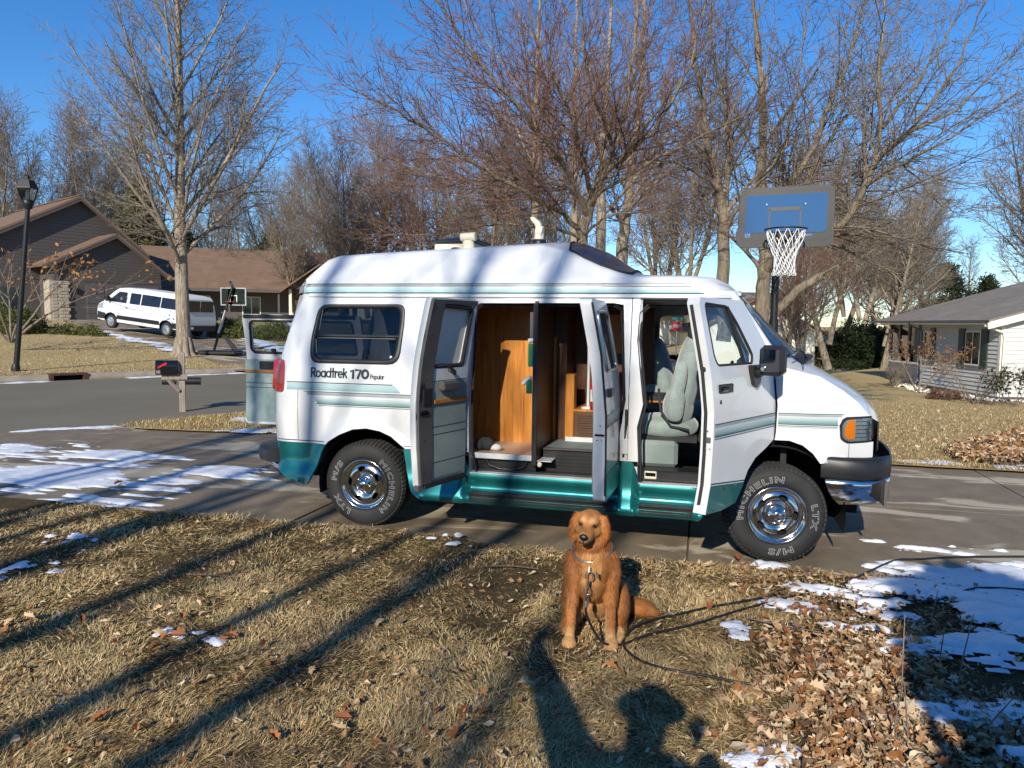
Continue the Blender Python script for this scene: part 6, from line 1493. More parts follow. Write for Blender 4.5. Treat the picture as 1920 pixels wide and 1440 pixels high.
mb = MB(); mb.tube([(.60+.21*math.cos(a_), .04+.21*math.sin(a_), 1.98) for a_ in np.linspace(0, 6.2832, 17)], .010, 6); mb.build('rim', M['road_red'], o)

# --- mailbox on its post
mp = at(343, 780, 14.0); mbx = tag(empty('mailbox', tuple(mp), CAMYAW+rad(18)), 'black mailbox with a red flag on a weathered wooden post', 'mailbox')
def mbx_(name, mat, *a, bev=0, par=mbx):
    mb = MB(); mb.box(*a, bev); return mb.build(name, M[mat], par)
post = MB(); post.box(-.052, .052, -.052, .052, -.1, 1.18); post.add([(-.052, -.052, 1.18), (.052, -.052, 1.18), (.052, .052, 1.18), (-.052, .052, 1.18), (-.03, -.03, 1.215), (.03, -.03, 1.215), (.03, .03, 1.215), (-.03, .03, 1.215)], [(0, 1, 5, 4), (1, 2, 6, 5), (2, 3, 7, 6), (3, 0, 4, 7), (4, 5, 6, 7)]); post.build('post', M['weathered_wood'], mbx)
mbx_('arm', 'weathered_wood', -.34, .10, -.095, -.054, .70, .79)
mb = MB(); mb.tube([(-.24, -.075, .70), (-.04, -.075, .48)], .032, 4, True, False); mb.build('brace', M['weathered_wood'], mbx)
mb = MB(); pr = [(-.11, .795), (.11, .795), (.11, .95)]+[(.11*math.cos(a), .95+.11*math.sin(a)) for a in np.linspace(.2, math.pi-.2, 9)]+[(-.11, .95)]
mb.prism([(y-.05, z) for y, z in pr], -.42, -.06, 'x'); box_ = mb.build('box', M['black_gloss'], mbx)
mb = MB(); mb.prism([(y*1.04-.05, .795+(z-.795)*1.03) for y, z in pr], -.432, -.4205, 'x'); mb.build('box_door', M['black_gloss'], box_)
fl = MB(); fl.add([(-.40, -.167, .93), (-.30, -.167, 1.00), (-.24, -.167, 1.03), (-.235, -.167, .985), (-.30, -.167, .965), (-.385, -.167, .905)], [(0, 1, 2, 3, 4, 5)]); fl.add([(-.40, -.163, .93), (-.30, -.163, 1.00), (-.24, -.163, 1.03), (-.235, -.163, .985), (-.30, -.163, .965), (-.385, -.163, .905)], [(5, 4, 3, 2, 1, 0)]); fl.build('flag', M['red_plastic'], mbx)
mbx_('number_plate', 'steel', -.415, -.35, -.165, -.161, .82, .88)
mb = MB(); mb.tube([(-.34, -.02, .66), (-.10, -.02, .66)], .062, 12, True); mb.tube([(-.34, -.02, .66), (-.335, -.02, .66)], .05, 12); mb.build('paper_tube', M['black_plastic'], mbx)
mb = MB(); mb.tube([(.06, -.02, .665), (.33, -.02, .66)], .07, 12, True); mb.build('paper_tube', M['black_plastic'], mbx)

# --- street lamp
lp = at(30, 696, 20.8); lamp = tag(empty('street_lamp', tuple(lp), CAMYAW), 'black street lamp with a lantern head by the far kerb', 'street lamp')
lean = .115
def lx(z): return lean*z
mb = MB(); mb.lathe([(.11, 0), (.11, .12), (.085, .2)], 12); mb.tube([(lx(z), 0, z) for z in (.1, 2, 4.55)], [.075, .07, .058], 12); mb.build('pole', M['black_metal'], lamp)
hx_ = lx(4.6); mb = MB(); mb.lathe([(.10, 4.50), (.13, 4.60), (.16, 4.72), (.12, 4.74)], 8, (hx_, 0, 0)); mb.build('collar', M['black_metal'], lamp)
mb = MB(); 
hh = MB(); hh.lathe([(.27, 5.04), (.26, 5.08), (.17, 5.28), (.07, 5.30), (.07, 5.38), (.03, 5.42), (0, 5.43)], 4, (hx_, 0, 0), 'z', False, rad(45), rad(405)); hh.lathe([(.27, 5.04), (0, 5.06)], 4, (hx_, 0, 0), 'z', False, rad(45), rad(405)); head = hh.build('lantern_hood', M['black_metal'], lamp)
for k in range(4):
    a = rad(45+90*k); mb = MB(); mb.tube([(hx_+.15*math.cos(a), .15*math.sin(a), 4.72), (hx_+.25*math.cos(a), .25*math.sin(a), 5.05)], .013, 5); mb.build('lantern_bar', M['black_metal'], lamp)
    a2 = rad(135+90*k); mb = MB(); mb.add([(hx_+r_*math.cos(q), r_*math.sin(q), z) for q, r_, z in ((a, .14, 4.73), (a2, .14, 4.73), (a2, .24, 5.04), (a, .24, 5.04))], [(0, 1, 2, 3)]); mb.build('lantern_pane', M['clear_glass'], lamp)
mb = MB(); mb.lathe([(.03, 4.74), (.05, 4.8), (.05, 4.95), (.0, 5.0)], 8, (hx_, 0, 0)); mb.build('bulb', M['white_plain'], lamp)

# --- basketball hoop by the drive, right
D = 9.4; hp_ = at(1449, 700, D); ho = tag(empty('basketball_hoop', (hp_[0], hp_[1], 0.0), CAMYAW-rad(14)), 'basketball hoop with a dark board coloured like reflected sky and white net beside the drive', 'basketball hoop')
pxm = D/F_PX; zc = lambda py: at(1449, py, D)[2]; xc = lambda px: (px-1449)*pxm
mb = MB(); mb.tube([(0, .15, 0), (.0, .15, zc(470))], .048, 12); mb.tube([(0, .15, 0), (0, .15, zc(598))], .058, 12); mb.build('pole', M['black_metal'], ho)
zt, zb = zc(358), zc(466); xl, xr_ = xc(1376), xc(1543); cx = (xl+xr_)/2
def bbx(u, w): return xl+(xr_-xl)*u, zb+(zt-zb)*w
outl = rounded([(xl+.02, zt), (xr_-.005, zt+.03), (xr_+.0, zb+.24), (xr_-.03, zb+.22), (xr_+.005, zb+.20), (xr_-.01, zb), (xl, zb-.0), (xl-.02, zb+.20), (xl+.03, zb+.22), (xl+.01, zb+.24)], [.10, .10, .01, .01, .01, .10, .10, .01, .01, .01], 5)
mb = MB(); mb.prism(outl, -.03, .02, 'y'); board = mb.build('backboard', M['board_frame'], ho)
il = [(xl+.085, zb+.18), (xl+.10, zt-.095), (xr_-.085, zt-.07), (xr_-.085, zb+.22), (xr_-.12, zb+.18)]
t = NT('board_sheet'); t.base((.032, .085, .20)); t.set(Roughness=.12); t.b.inputs['Coat Weight'].default_value = 1.0; M['board_sheet'] = t.m  # blue of the mirrored sky put into the base colour
mb = MB(); mb.prism(il, -.036, -.0305, 'y'); mb.build('sheet', M['board_sheet'], board)
def bl(name, mat, pts, w, y=-.039):
    mb = MB(); ribbon(mb, pts, w, lambda u, v_: (u, y, v_)); return mb.build(name, M[mat], board)
xm = xc(1458)
bl('target_line', 'board_print', [(xm-.185, zb+.20), (xm-.18, zt-.265)], .018); bl('target_line', 'board_print', [(xm+.185, zb+.20), (xm+.18, zt-.255)], .018); bl('target_line', 'board_print', [(xm-.18, zt-.262), (xm+.18, zt-.255)], .045)
o2 = [(xl+.04, zb+.09), (xl+.055, zt-.05), (xr_-.04, zt-.02), (xr_-.04, zb+.11), (xr_-.08, zb+.085)]
bl('bead', 'black_plastic', rounded(o2, .06, 4)+[rounded(o2, .06, 4)[0]], .010, -.032)
for x in (xc(1426), xc(1493)):
    mb = MB(); mb.ell((x, -.038, zc(388)), (.010, .006, .010), 8, 5); mb.build('bolt', M['white_plain'], board)
mb = MB(); write(mb, 'HUFFY', xc(1494), zc(446), .022, .085, .005, lambda u, v_: (u, -.034, v_)); mb.build('lettering', M['logo_blue'], board)
lg = rounded([(xc(1390), zc(447)), (xc(1390), zc(430)), (xc(1398), zc(429.5)), (xc(1398), zc(446.5))], .012, 3)
bl('emblem', 'logo_blue', lg+[lg[0]], .008, -.034)
mb = MB(); ribbon(mb, [(xc(1392.5), zc(444)), (xc(1394.5), zc(439)), (xc(1393.5), zc(434)), (xc(1396), zc(431.5))], .011, lambda u, v_: (u, -.034, v_)); ribbon(mb, [(xc(1394.5), zc(439)), (xc(1396.5), zc(444.5))], .008, lambda u, v_: (u, -.034, v_)); mb.build('emblem_figure', M['logo_blue'], board)
R_ = .24; rc = (xc(1456), -.34, zc(439.5))
mb = MB(); mb.tube([(rc[0]+R_*math.cos(a), rc[1]+R_*math.sin(a), rc[2]) for a in np.linspace(0, 2*math.pi, 33)], .010, 6); rim_ = mb.build('rim', M['black_metal'], ho)
mb = MB(); mb.box(rc[0]-.07, rc[0]+.07, -.12, -.031, rc[2]-.10, rc[2]+.01, .01); mb.tube([(rc[0]-.05, -.10, rc[2]-.08), (rc[0]-.12, -.22, rc[2]-.02)], .012, 6); mb.tube([(rc[0]+.05, -.10, rc[2]-.08), (rc[0]+.12, -.22, rc[2]-.02)], .012, 6); mb.build('rim_bracket', M['black_metal'], ho)
net = MB(); nN = 12; lv = [(R_*.97, 0), (.205, -.12), (.155, -.25), (.125, -.33), (.118, -.40), (.122, -.47), (.128, -.52)]
for k in range(nN):
    for s_ in (-1, 1):
        pts = []
        for j, (r_, dz) in enumerate(lv):
            a = 2*math.pi*(k+.5*s_*(j if j < 2 else j))/nN; pts.append((rc[0]+r_*math.cos(a), rc[1]+r_*math.sin(a), rc[2]+dz))
        net.tube(pts, .0052, 5, False)
    a = 2*math.pi*(k)/nN
    net.tube([(rc[0]+.128*math.cos(a)+.012*math.cos(q), rc[1]+.128*math.sin(a), rc[2]-.535+.016*math.sin(q)) for q in np.linspace(0, 6.28, 7)], .0045, 4, False)
net.build('net', M['net_cord'], ho)

# --- pale house on the right: from its near corner the shaded wall runs away, the sunlit gable runs right
A = at(1870, 745, 24.8); B = at(1690, 717, 31.8); A[2] = B[2] = -.60
u = (B-A)[:2]; u /= np.linalg.norm(u)
rh = tag(empty('pale_house', tuple(A), math.atan2(u[1], u[0])-math.pi/2), 'pale house with white lap siding and a grey shingle roof', 'house')
# local: +y along the shaded wall away from the lens, -x its outside, +x along the gable wall
def rb_(name, mat, *a, bev=0, par=rh):
    mb = MB(); mb.box(*a, bev); return mb.build(name, M[mat], par)
LW = float(np.linalg.norm((B-A)[:2]))+1.2; EZ = 2.62
rb_('wall', 'white_siding', .03, 7.97, .03, LW, -.3, EZ+.1)
wins = [(1.15, 2.15, 1.0, 2.25), (4.75, 5.55, 1.0, 2.25)]
k = 0; z = .02
while z < EZ-.1:
    segs = [(0.14, LW-2.7)]
    for (a, b, c, d) in wins:
        if z+.13 > c and z < d:
            ns = []
            for s0, s1 in segs: ns += [(s0, a-.02), (b+.02, s1)] if s0 < a and s1 > b else [(s0, s1)]
            segs = ns
    for s0, s1 in segs:
        mb = MB(); mb.add([(0.03, s0, z), (-.014, s0, z), (.022, s0, z+.145), (.03, s0, z+.145), (0.03, s1, z), (-.014, s1, z), (.022, s1, z+.145), (.03, s1, z+.145)], [(0, 1, 2, 3), (7, 6, 5, 4), (1, 5, 6, 2), (0, 4, 5, 1), (2, 6, 7, 3)]); mb.build('siding_board', M['white_siding'], rh)
    z += .145
z = .02; 
while z < EZ+1.6:
    x1 = 7.9 if z < EZ else 7.9
    x0 = .14 if z < EZ else .14+(z-EZ)/.27
    if x0 < x1:
        mb = MB(); mb.add([(x0, .03, z), (x0, -.004, z), (x0, .022, z+.145), (x0, .03, z+.145), (x1, .03, z), (x1, -.004, z), (x1, .022, z+.145), (x1, .03, z+.145)], [(0, 3, 2, 1), (4, 5, 6, 7), (1, 2, 6, 5), (0, 1, 5, 4), (2, 3, 7, 6)]); mb.build('siding_board', M['white_siding'], rh)
    z += .145
mb = MB(); mb.prism([(.03, EZ), (7.97, EZ), (7.97, EZ+1.9), (7.0, EZ+1.9)], .03, .2, 'y'); mb.build('gable', M['white_siding'], rh)
rb_('corner_board', 'cream_trim', -.012, .13, -.012, .13, -.3, EZ)
for (a, b, c, d) in wins:
    f_ = rb_('window', 'cream_trim', -.03, .02, a, b, c, d, bev=.01); rb_('pane', 'window_dark', -.034, -.0305, a+.07, (a+b)/2-.03, c+.07, d-.07, par=f_); rb_('pane', 'window_dark', -.034, -.0305, (a+b)/2+.03, b-.07, c+.07, d-.07, par=f_); rb_('sill', 'porch_grey', -.06, -.031, a-.05, b+.05, c-.06, c-.005, par=f_)
    for s0 in (a-.44, b+.03):
        sh = rb_('shutter', 'shutter_green', -.045, -.008, s0, s0+.41, c-.08, d+.06)
        for q in range(14): rb_('slat', 'shutter_green', -.055, -.0455, s0+.05, s0+.36, c-.02+.092*q, c+.045+.092*q, par=sh)
mb = MB(); slab_quad(mb, [(-.62, -.35, EZ-.02), (-.62, LW+.5, EZ-.02), (7.0, LW+.5, EZ+2.15), (7.0, -.35, EZ+2.15)], .10); mb.build('roof', M['grey_shingle'], rh)
mb = MB(); slab_quad(mb, [(7.0, -.35, EZ+2.15), (7.0, LW+.5, EZ+2.15), (14.5, LW+.5, EZ), (14.5, -.35, EZ)], .10); mb.build('roof', M['grey_shingle'], rh)
mb = MB(); mb.prism([(-.66, EZ-.10), (7.0, EZ+2.1), (7.0, EZ+1.84), (-.62, EZ-.32)], -.352, -.30, 'y'); mb.build('barge_board', M['cream_trim'], rh)
rb_('soffit', 'cream_trim', -.60, .03, -.3, LW+.4, EZ-.18, EZ-.13)
mb = MB(); mb.grid([[(-.62, y, EZ-.10), (-.74, y, EZ-.10), (-.76, y, EZ-.02), (-.75, y, EZ-.02), (-.72, y, EZ-.085), (-.63, y, EZ-.085)] for y in np.linspace(-.38, LW+.5, 5)], False, True); mb.build('gutter', M['porch_grey'], rh)
mb = MB(); mb.tube([(-.68, -.2, EZ-.10), (-.66, -.2, EZ-.2), (.02, -.06, EZ-.42), (.07, -.06, EZ-.6), (.07, -.06, .0), (.05, -.16, -.1)], .04, 6); mb.build('downspout', M['cream_trim'], rh)
mb = MB(); mb.tube([(-.68, LW-3.1, EZ-.10), (-.66, LW-3.1, EZ-.2), (-.10, LW-3.0, EZ-.4), (-.06, LW-3.0, .25), (-.25, LW-3.0, .12), (-.9, LW-4.2, .06)], .04, 6); mb.build('downspout', M['porch_grey'], rh)
# screened porch at the far end
py0 = LW-2.7
rb_('porch_wall', 'porch_grey', -.05, .0, py0, LW, -.3, .85); rb_('porch_rail', 'cream_trim', -.07, -.051, py0, LW, .82, .9)
for q in range(4): rb_('porch_post', 'porch_grey', -.07, .03, py0+.87*q, py0+.1+.87*q, .9, EZ-.14)
for q in range(3): rb_('porch_screen', 'tint_glass', -.02, -.01, py0+.1+.87*q, py0+.87+.87*q, .9, EZ-.14)
rb_('porch_skirt', 'porch_grey', -.055, -.0505, py0+.05, LW-.05, .0, .8)
# stone bed and planting in front of it
bedp = [(rh.matrix_basis @ Vector(q)) for q in ((.0, .0, 0), (0, LW-2, 0), (-1.0, LW-2.2, 0), (-1.3, 4, 0), (-1.5, 0, 0), (-1.3, -1.2, 0), (6, -1.6, 0), (6, 0, 0))]
flat('mulch_bed', [(p[0], p[1]) for p in bedp], 0, M['soil_mulch'], .6, lambda x, y: gz(x, y)+.04)
peb = MB(); g_ = np.random.default_rng(3)
for i in range(420):
    s0 = g_.random(); y = -1.3+s0*6.5; x = -1.25-.25*math.sin(y)+g_.normal(0, .22)
    if g_.random() < .35: x = g_.uniform(-1.2, 5.5); y = -1.35+g_.normal(0, .15)
    p = rh.matrix_basis @ Vector((x, y, 0)); peb.ell((p[0], p[1], gz(p[0], p[1])+.05), (g_.uniform(.03, .07), g_.uniform(.03, .06), g_.uniform(.02, .04)), 6, 4)
o = peb.build('bed_stones', M['cream_trim']); o['kind'] = 'stuff'
def small_tree(seed, name, loc, label, H, stems, spread, twig, leaf=None, n=10, cat='shrub', r0=.02, lean_=None):
    T = Tree(seed); Pq = PRM(levels=3, lv={1: (n, .35, 40, .45, .6), 2: (6, .2, 40, .45, .6), 3: (4, .2, 40, .5, .7)}, Lref={1: H, 2: H*.4, 3: H*.2, 4: 1}, rmin=.004, minL={1: .15, 2: .12, 3: .1, 4: .1})
    for q in range(stems):
        a = q*2.4+T.r.random(); d = (spread*math.cos(a), spread*math.sin(a), 1); pts, rs = T.path((.05*math.cos(a), .05*math.sin(a), -.03), d, H*T.r.uniform(.7, 1.1), r0, .005, 8, .05, .0, .12*spread); T.put(pts, rs, 1); T.grow(pts, rs, H, 1, Pq)
    o = T.build(name, tuple(loc), label, None, 'twig_grey', twig, 0, cat)
    if leaf:
        ends = [p[-1] for lst in T.twig.values() for p, _ in lst]; g = np.random.default_rng(seed); C = np.array([tuple(e) for e in ends]); k = g.integers(0, len(C), leaf[0]); k = k[C[k][:, 2] > H*.35]
        P_ = C[k]+g.normal(0, .05, (len(k), 3)); d = g.normal(0, 1, (len(k), 3)); d /= np.linalg.norm(d, axis=1, keepdims=True); s_ = np.cross(d, g.normal(0, 1, (len(k), 3))); s_ /= np.linalg.norm(s_, axis=1, keepdims=True); L = leaf[1]
        V = np.stack([P_, P_+d*L*.5-s_*L*.3, P_+d*L, P_+d*L*.5+s_*L*.3], 1).reshape(-1, 3); lf = np_mesh('foliage', V, np.arange(len(V)).reshape(-1, 4), M[leaf[2]], o, False); lf['kind'] = 'stuff'
    return o
def onlawn(px, py, D):
    p = at(px, py, D); p[2] = gz(p[0], p[1]); return p
small_tree(101, 'ornamental_tree', onlawn(1724, 722, 26.5), 'small ornamental tree with brown leaves against the shaded wall', 2.1, 4, .62, 'twig_grey', (700, .09, 'dry_leaf'), 9, 'tree', .035)
small_tree(102, 'bare_shrub', onlawn(1828, 752, 22.5), 'arching bare shrub before the corner of the pale house', 1.7, 14, .75, 'twig_grey', None, 5, 'shrub', .014)
small_tree(103, 'bare_shrub', onlawn(1678, 719, 29), 'clump of cut bare stems under the screened porch', .8, 22, .45, 'twig_grey', None, 3, 'shrub', .016)
small_tree(104, 'leafy_shrub', onlawn(1900, 762, 21.5), 'low shrub with dark clinging leaves at the sunlit gable', 1.3, 9, .6, 'twig_brown', (420, .11, 'hedge_dark'), 5, 'shrub', .012)
small_tree(105, 'bare_shrub', onlawn(1770, 742, 24), 'flattened brown shrub in the bed by the shaded wall', .4, 16, 1.4, 'twig_red', (300, .07, 'dry_leaf'), 4, 'shrub', .01)
small_tree(106, 'oak_sapling', at(20, 640, 26), 'spreading young tree holding orange leaves, by the street lamp', 4.6, 6, .85, 'twig_brown', (260, .17, 'oak_leaf'), 12, 'tree', .05)
# leaf-covered bed beyond the drive on the right
flat('leaf_bed', [(5.9, 4.05), (6.1, 4.9), (7.2, 6.9), (9.5, 7.8), (9.5, 3.6), (6.6, 3.55)], 0, M['soil_mulch'], .5, lambda x, y: gz(x, y)+.02)
# --- things glimpsed through the van: a tan house across the road, a stop sign, the cream gable behind the hoop
th = at(1285, 645, 52); o = tag(empty('tan_house', (th[0], th[1], -.4), CAMYAW-rad(8)), 'tan house seen through the open cab of the camper', 'house')
mb = MB(); mb.box(-9, 7, 0, 8, -.5, 2.9); mb.build('wall', M['beige_wall'], o)
mb = MB(); slab_quad(mb, [(-9.6, -.6, 2.8), (7.6, -.6, 2.8), (7.6, 4, 4.6), (-9.6, 4, 4.6)], .12); mb.build('roof', M['grey_shingle'], o); mb = MB(); slab_quad(mb, [(-9.6, 8.6, 2.8), (7.6, 8.6, 2.8), (7.6, 4, 4.6), (-9.6, 4, 4.6)], .12); mb.build('roof', M['grey_shingle'], o)
g2 = MB(); g2.box(-3.4, 1.4, -.05, -.002, -.4, 2.1); gdd = g2.build('garage_door', M['cream_trim'], o)
for r_ in range(4):
    for c in range(4): q = MB(); q.box(-3.3+1.19*c, -2.25+1.19*c, -.07, -.051, -.35+.6*r_, .15+.6*r_, .015); q.build('panel', M['cream_trim'], gdd)
ch = at(1462, 640, 46); o = tag(empty('cream_house', (ch[0], ch[1], -.5), CAMYAW), 'cream gabled house half hidden behind the hoop pole', 'house')
mb = MB(); mb.box(-5, 2.2, 0, 7, -.3, 2.0); mb.build('wall', M['cream_trim'], o); mb = MB(); mb.prism([(-5, 2.0), (2.2, 2.0), (-1.6, 3.7)], 0, 6.9, 'y'); mb.build('gable', M['cream_trim'], o)
for xa, xb in ((-1.6, 2.8), (-1.6, -5.6)):
    mb = MB(); slab_quad(mb, [(xa, -.4, 3.95), (xb, -.4, 1.85), (xb, 7.2, 1.85), (xa, 7.2, 3.95)], .12); mb.build('roof', M['brown_shingle'], o)
mb = MB(); mb.box(-.6, .6, -.03, -.002, .3, 1.5); mb.build('window', M['window_dark'], o)
sp_ = at(1268, 655, 36); o = tag(empty('stop_sign', tuple(sp_), CAMYAW), 'red stop sign glimpsed through the open cab', 'sign')
o.scale = (1.0, 1.0, 1.0); mb = MB(); mb.box(-.03, .03, 0, .03, -.3, 1.42); mb.build('post', M['steel'], o)
oc = [(.26*math.cos(rad(22.5+45*k)), 1.12+.26*math.sin(rad(22.5+45*k))) for k in range(8)]
mb = MB(); mb.prism([(x*1.0, z) for x, z in oc], -.012, -.002, 'y'); s_ = mb.build('plate', M['road_red'], o)
mb = MB(); write(mb, 'STOP', -.17, 1.06, .13, .34, .026, lambda u_, v_: (u_, -.015, v_)); mb.build('lettering', M['white_plain'], s_)
mb = MB(); mb.box(-.26, .26, -.012, -.002, 1.44, 1.54); mb.build('street_name_blade', M['sign_teal'], o)
# ------------------------------------------------------------------ the near lawn: grass blades, litter, cable
def vcol(name, rough=.8, spec=.2, sheen=0.0, var=.25):
    t = NT(name); a = t.node('ShaderNodeAttribute'); a.attribute_name = 'tone'
    t.base(a.outputs['Color']); t.set(Roughness=rough); t.b.inputs['Specular IOR Level'].default_value = spec; M[name] = t.m; return t.m
vcol('grass_blade'); vcol('litter_leaf', .75, .25); vcol('fur', .55, .35)
G = np.random.default_rng(77)
def edge_np(x): return np.array([edge_y(float(v_)) for v_ in x])
_ex = np.arange(-12, 9, .05); _ey = np.array([edge_y(float(v_)) for v_ in _ex])
def lz(x, y): return .032+.018*(fbm(x, y, 1.1, 9, 2))
N = 400000
r_ = np.exp(G.uniform(np.log(2.3), np.log(7.8), N)); th = G.uniform(-.80, .80, N)+YAW
X = CAM[0]+r_*np.sin(th); Y = CAM[1]+r_*np.cos(th)
k = (Y < np.interp(X, _ex, _ey)+G.normal(0, .03, N)+.02) & (X > -11)
pile = (X > 2.95+.3*np.abs(Y+2.8)) & (X < 4.1) & (Y < -2.2)
k &= ~(pile & (G.random(N) < .75)); k &= ~((X > 3.95) & (Y > -3.6) & (Y < -1.55) & (G.random(N) < .70)); k &= ~((X > 3.5) & (Y > -2.0) & (G.random(N) < .55))
X, Y, r_ = X[k], Y[k], r_[k]; n = len(X)
cl = 1.3*fbm(X, Y, 1.6, 31, 4); cl2 = fbm(X, Y, 5.0, 33, 3); bare = fbm(X, Y, 2.6, 35, 4)
az = 2*np.pi*fbm(X, Y, 2.2, 41, 3)+G.normal(0, .9, n); tilt = np.clip(G.normal(1.16, .26, n), .3, 1.52)
L = np.clip(.042+.016*cl2, .024, .075)*G.uniform(.55, 1.5, n); w = (.0008+.00040*r_)*G.uniform(.7, 1.3, n)
d1 = np.stack([np.cos(az)*np.sin(tilt), np.sin(az)*np.sin(tilt), np.cos(tilt)], 1)
t2 = np.clip(tilt+G.uniform(.1, .6, n), 0, 1.62); az2 = az+G.normal(0, .4, n); d2 = np.stack([np.cos(az2)*np.sin(t2), np.sin(az2)*np.sin(t2), np.cos(t2)], 1)
sd = np.stack([-np.sin(az), np.cos(az), G.normal(0, .35, n)], 1)
p0 = np.stack([X, Y, lz(X, Y)-.006], 1); p1 = p0+d1*(L*.5)[:, None]; p2 = p1+d2*(L*.5)[:, None]; p2[:, 2] = np.maximum(p2[:, 2], p0[:, 2]+.003)
nb = n//3                         # a third of the blades bend, the rest are straight
q0, q1, q2, sw = p0[:nb], p1[:nb], p2[:nb], sd[:nb]*w[:nb, None]
V1 = np.stack([q0-sw, q0+sw, q1-sw*.8, q1+sw*.8, q2], 1).reshape(-1, 3); b = np.arange(nb)*5
F1 = np.concatenate([np.stack([b, b+1, b+3], 1), np.stack([b, b+3, b+2], 1), np.stack([b+2, b+3, b+4], 1)])
sw = sd[nb:]*w[nb:, None]; V2 = np.stack([p0[nb:]-sw, p0[nb:]+sw, p2[nb:]], 1).reshape(-1, 3); F2 = np.arange(3*(n-nb)).reshape(-1, 3)+5*nb
V = np.concatenate([V1, V2]); F = np.concatenate([F1, F2])
pal = np.array([(.52, .375, .17), (.64, .50, .28), (.37, .245, .105), (.235, .145, .065), (.25, .235, .08), (.45, .325, .175)])
pr = np.stack([.34+.2*cl, .14+.15*cl2, .28-.1*cl, .17-.2*cl, np.clip(.05-.35*bare, .005, .35), np.full(n, .12)], 1); pr = np.clip(pr, .01, 1); pr /= pr.sum(1, keepdims=True)
pick = (pr.cumsum(1) > G.random(n)[:, None]).argmax(1); C = pal[pick]*G.uniform(.76, 1.22, (n, 1)); C4 = np.concatenate([C, np.ones((n, 1))], 1)
o = np_mesh('grass', V, F, M['grass_blade'], None, False, {'tone': np.concatenate([np.repeat(C4[:nb], 5, 0), np.repeat(C4[nb:], 3, 0)])}); o['kind'] = 'stuff'
# sparse taller tufts on the back lawns, cheap
def tufts(name, pts_fn, n, L0, W0):
    X, Y = pts_fn(n); n = len(X); z = np.array([gz(float(a), float(b_)) for a, b_ in zip(X, Y)])
    az = G.uniform(0, 6.28, n); L = L0*G.uniform(.5, 1.4, n); tl = G.uniform(.4, 1.3, n)
    p0 = np.stack([X, Y, z], 1); d = np.stack([np.cos(az)*np.sin(tl), np.sin(az)*np.sin(tl), np.cos(tl)], 1); s_ = np.stack([-np.sin(az), np.cos(az), 0*az], 1)*W0
    V = np.stack([p0-s_, p0+s_, p0+d*L[:, None]], 1).reshape(-1, 3); F = np.arange(3*n).reshape(n, 3)
    C = pal[G.integers(0, 5, n)]*G.uniform(.7, 1.15, (n, 1)); o = np_mesh(name, V, F, M['grass_blade'], None, False, {'tone': np.repeat(np.concatenate([C, np.ones((n, 1))], 1), 3, 0)}); o['kind'] = 'stuff'
def pf1(n):
    X = 3+G.random(n)*12; Y = 3.45+17*G.random(n)**1.6; return X, Y
tufts('grass', pf1, 70000, .055, .006)
def pf2(n):
    s_ = G.uniform(-16, 12, n); f = .2+14*G.random(n)**1.7; P_ = FAR0+np.outer(s_, FARD)+np.outer(f, FARN)
    return P_[:, 0], P_[:, 1]
tufts('grass', pf2, 60000, .06, .008)
def pf3(n):
    X = G.uniform(-6.2, -2.0, n); Y = G.uniform(2.9, 6.5, n); k = ((X-NEAR0[0])*NEARD[1]-(Y-NEAR0[1])*NEARD[0] > .35) & (Y > 3.05+.25*(X < -4)*0+.4*smooth01(0)) & (Y > 3.4-.12*np.clip(-(X+2), 0, 3.5)); return X[k], Y[k]
tufts('grass', pf3, 20000, .06, .006)
# leaf litter: bent leaf-shaped blades; the pile in the lower right corner, a thin scatter elsewhere
_lo = np.array([(-.52, 0), (-.36, .05), (-.30, .24), (-.12, .20), (-.02, .40), (.12, .26), (.26, .34), (.32, .14), (.52, .0), (.32, -.14), (.26, -.32), (.12, -.25), (-.02, -.42), (-.12, -.20), (-.30, -.25), (-.36, -.05)])
_lo2 = np.array([(-.50, 0), (-.34, .12), (-.10, .26), (.14, .24), (.34, .12), (.50, 0), (.34, -.12), (.14, -.24), (-.10, -.26), (-.34, -.12)])
def leaf_geo(X, Y, Z, S, seed, flat_=.8, shape=None):
    g = np.random.default_rng(seed); lo = _lo2 if shape == 2 else _lo; m_ = len(lo); n = len(X); az = g.uniform(0, 6.28, n); ca, sa = np.cos(az), np.sin(az)
    a = np.stack([ca, sa, g.normal(0, .4, n)*flat_*1.6], 1); a /= np.linalg.norm(a, axis=1, keepdims=True); up = np.stack([g.normal(0, .45, n), g.normal(0, .45, n), np.ones(n)], 1)
    s_ = np.cross(up, a); s_ /= np.linalg.norm(s_, axis=1, keepdims=True); nn = np.cross(a, s_)
    fold = g.uniform(-.2, 1.5, n)[:, None]; curl = g.normal(.3, .9, n)[:, None]; wd = g.uniform(.65, 1.15, n)[:, None]; S = S[:, None]; P = np.stack([X, Y, Z], 1)
    jit = g.normal(0, .035, (n, m_, 2)); q = []
    for i in range(m_):
        u = lo[i, 0]+jit[:, i, :1]; w = (lo[i, 1]+jit[:, i, 1:])*wd; h_ = np.abs(w)*fold*.9+u*u*curl*.8
        q.append(P+(a*u+s_*w*(1-.28*np.abs(fold))+nn*h_)*S)
    q.append(P+nn*S*.0)
    V = np.stack(q, 1).reshape(-1, 3); b = np.arange(n)*(m_+1)
    F = np.concatenate([np.stack([b+i, b+(i+1) % m_, b+m_], 1) for i in range(m_)]); leaf_geo.k = m_+1
    return V, F
lp_ = np.array([(.46, .31, .17), (.56, .41, .25), (.33, .19, .09), (.28, .115, .04), (.64, .50, .33), (.44, .26, .13), (.20, .125, .08)])
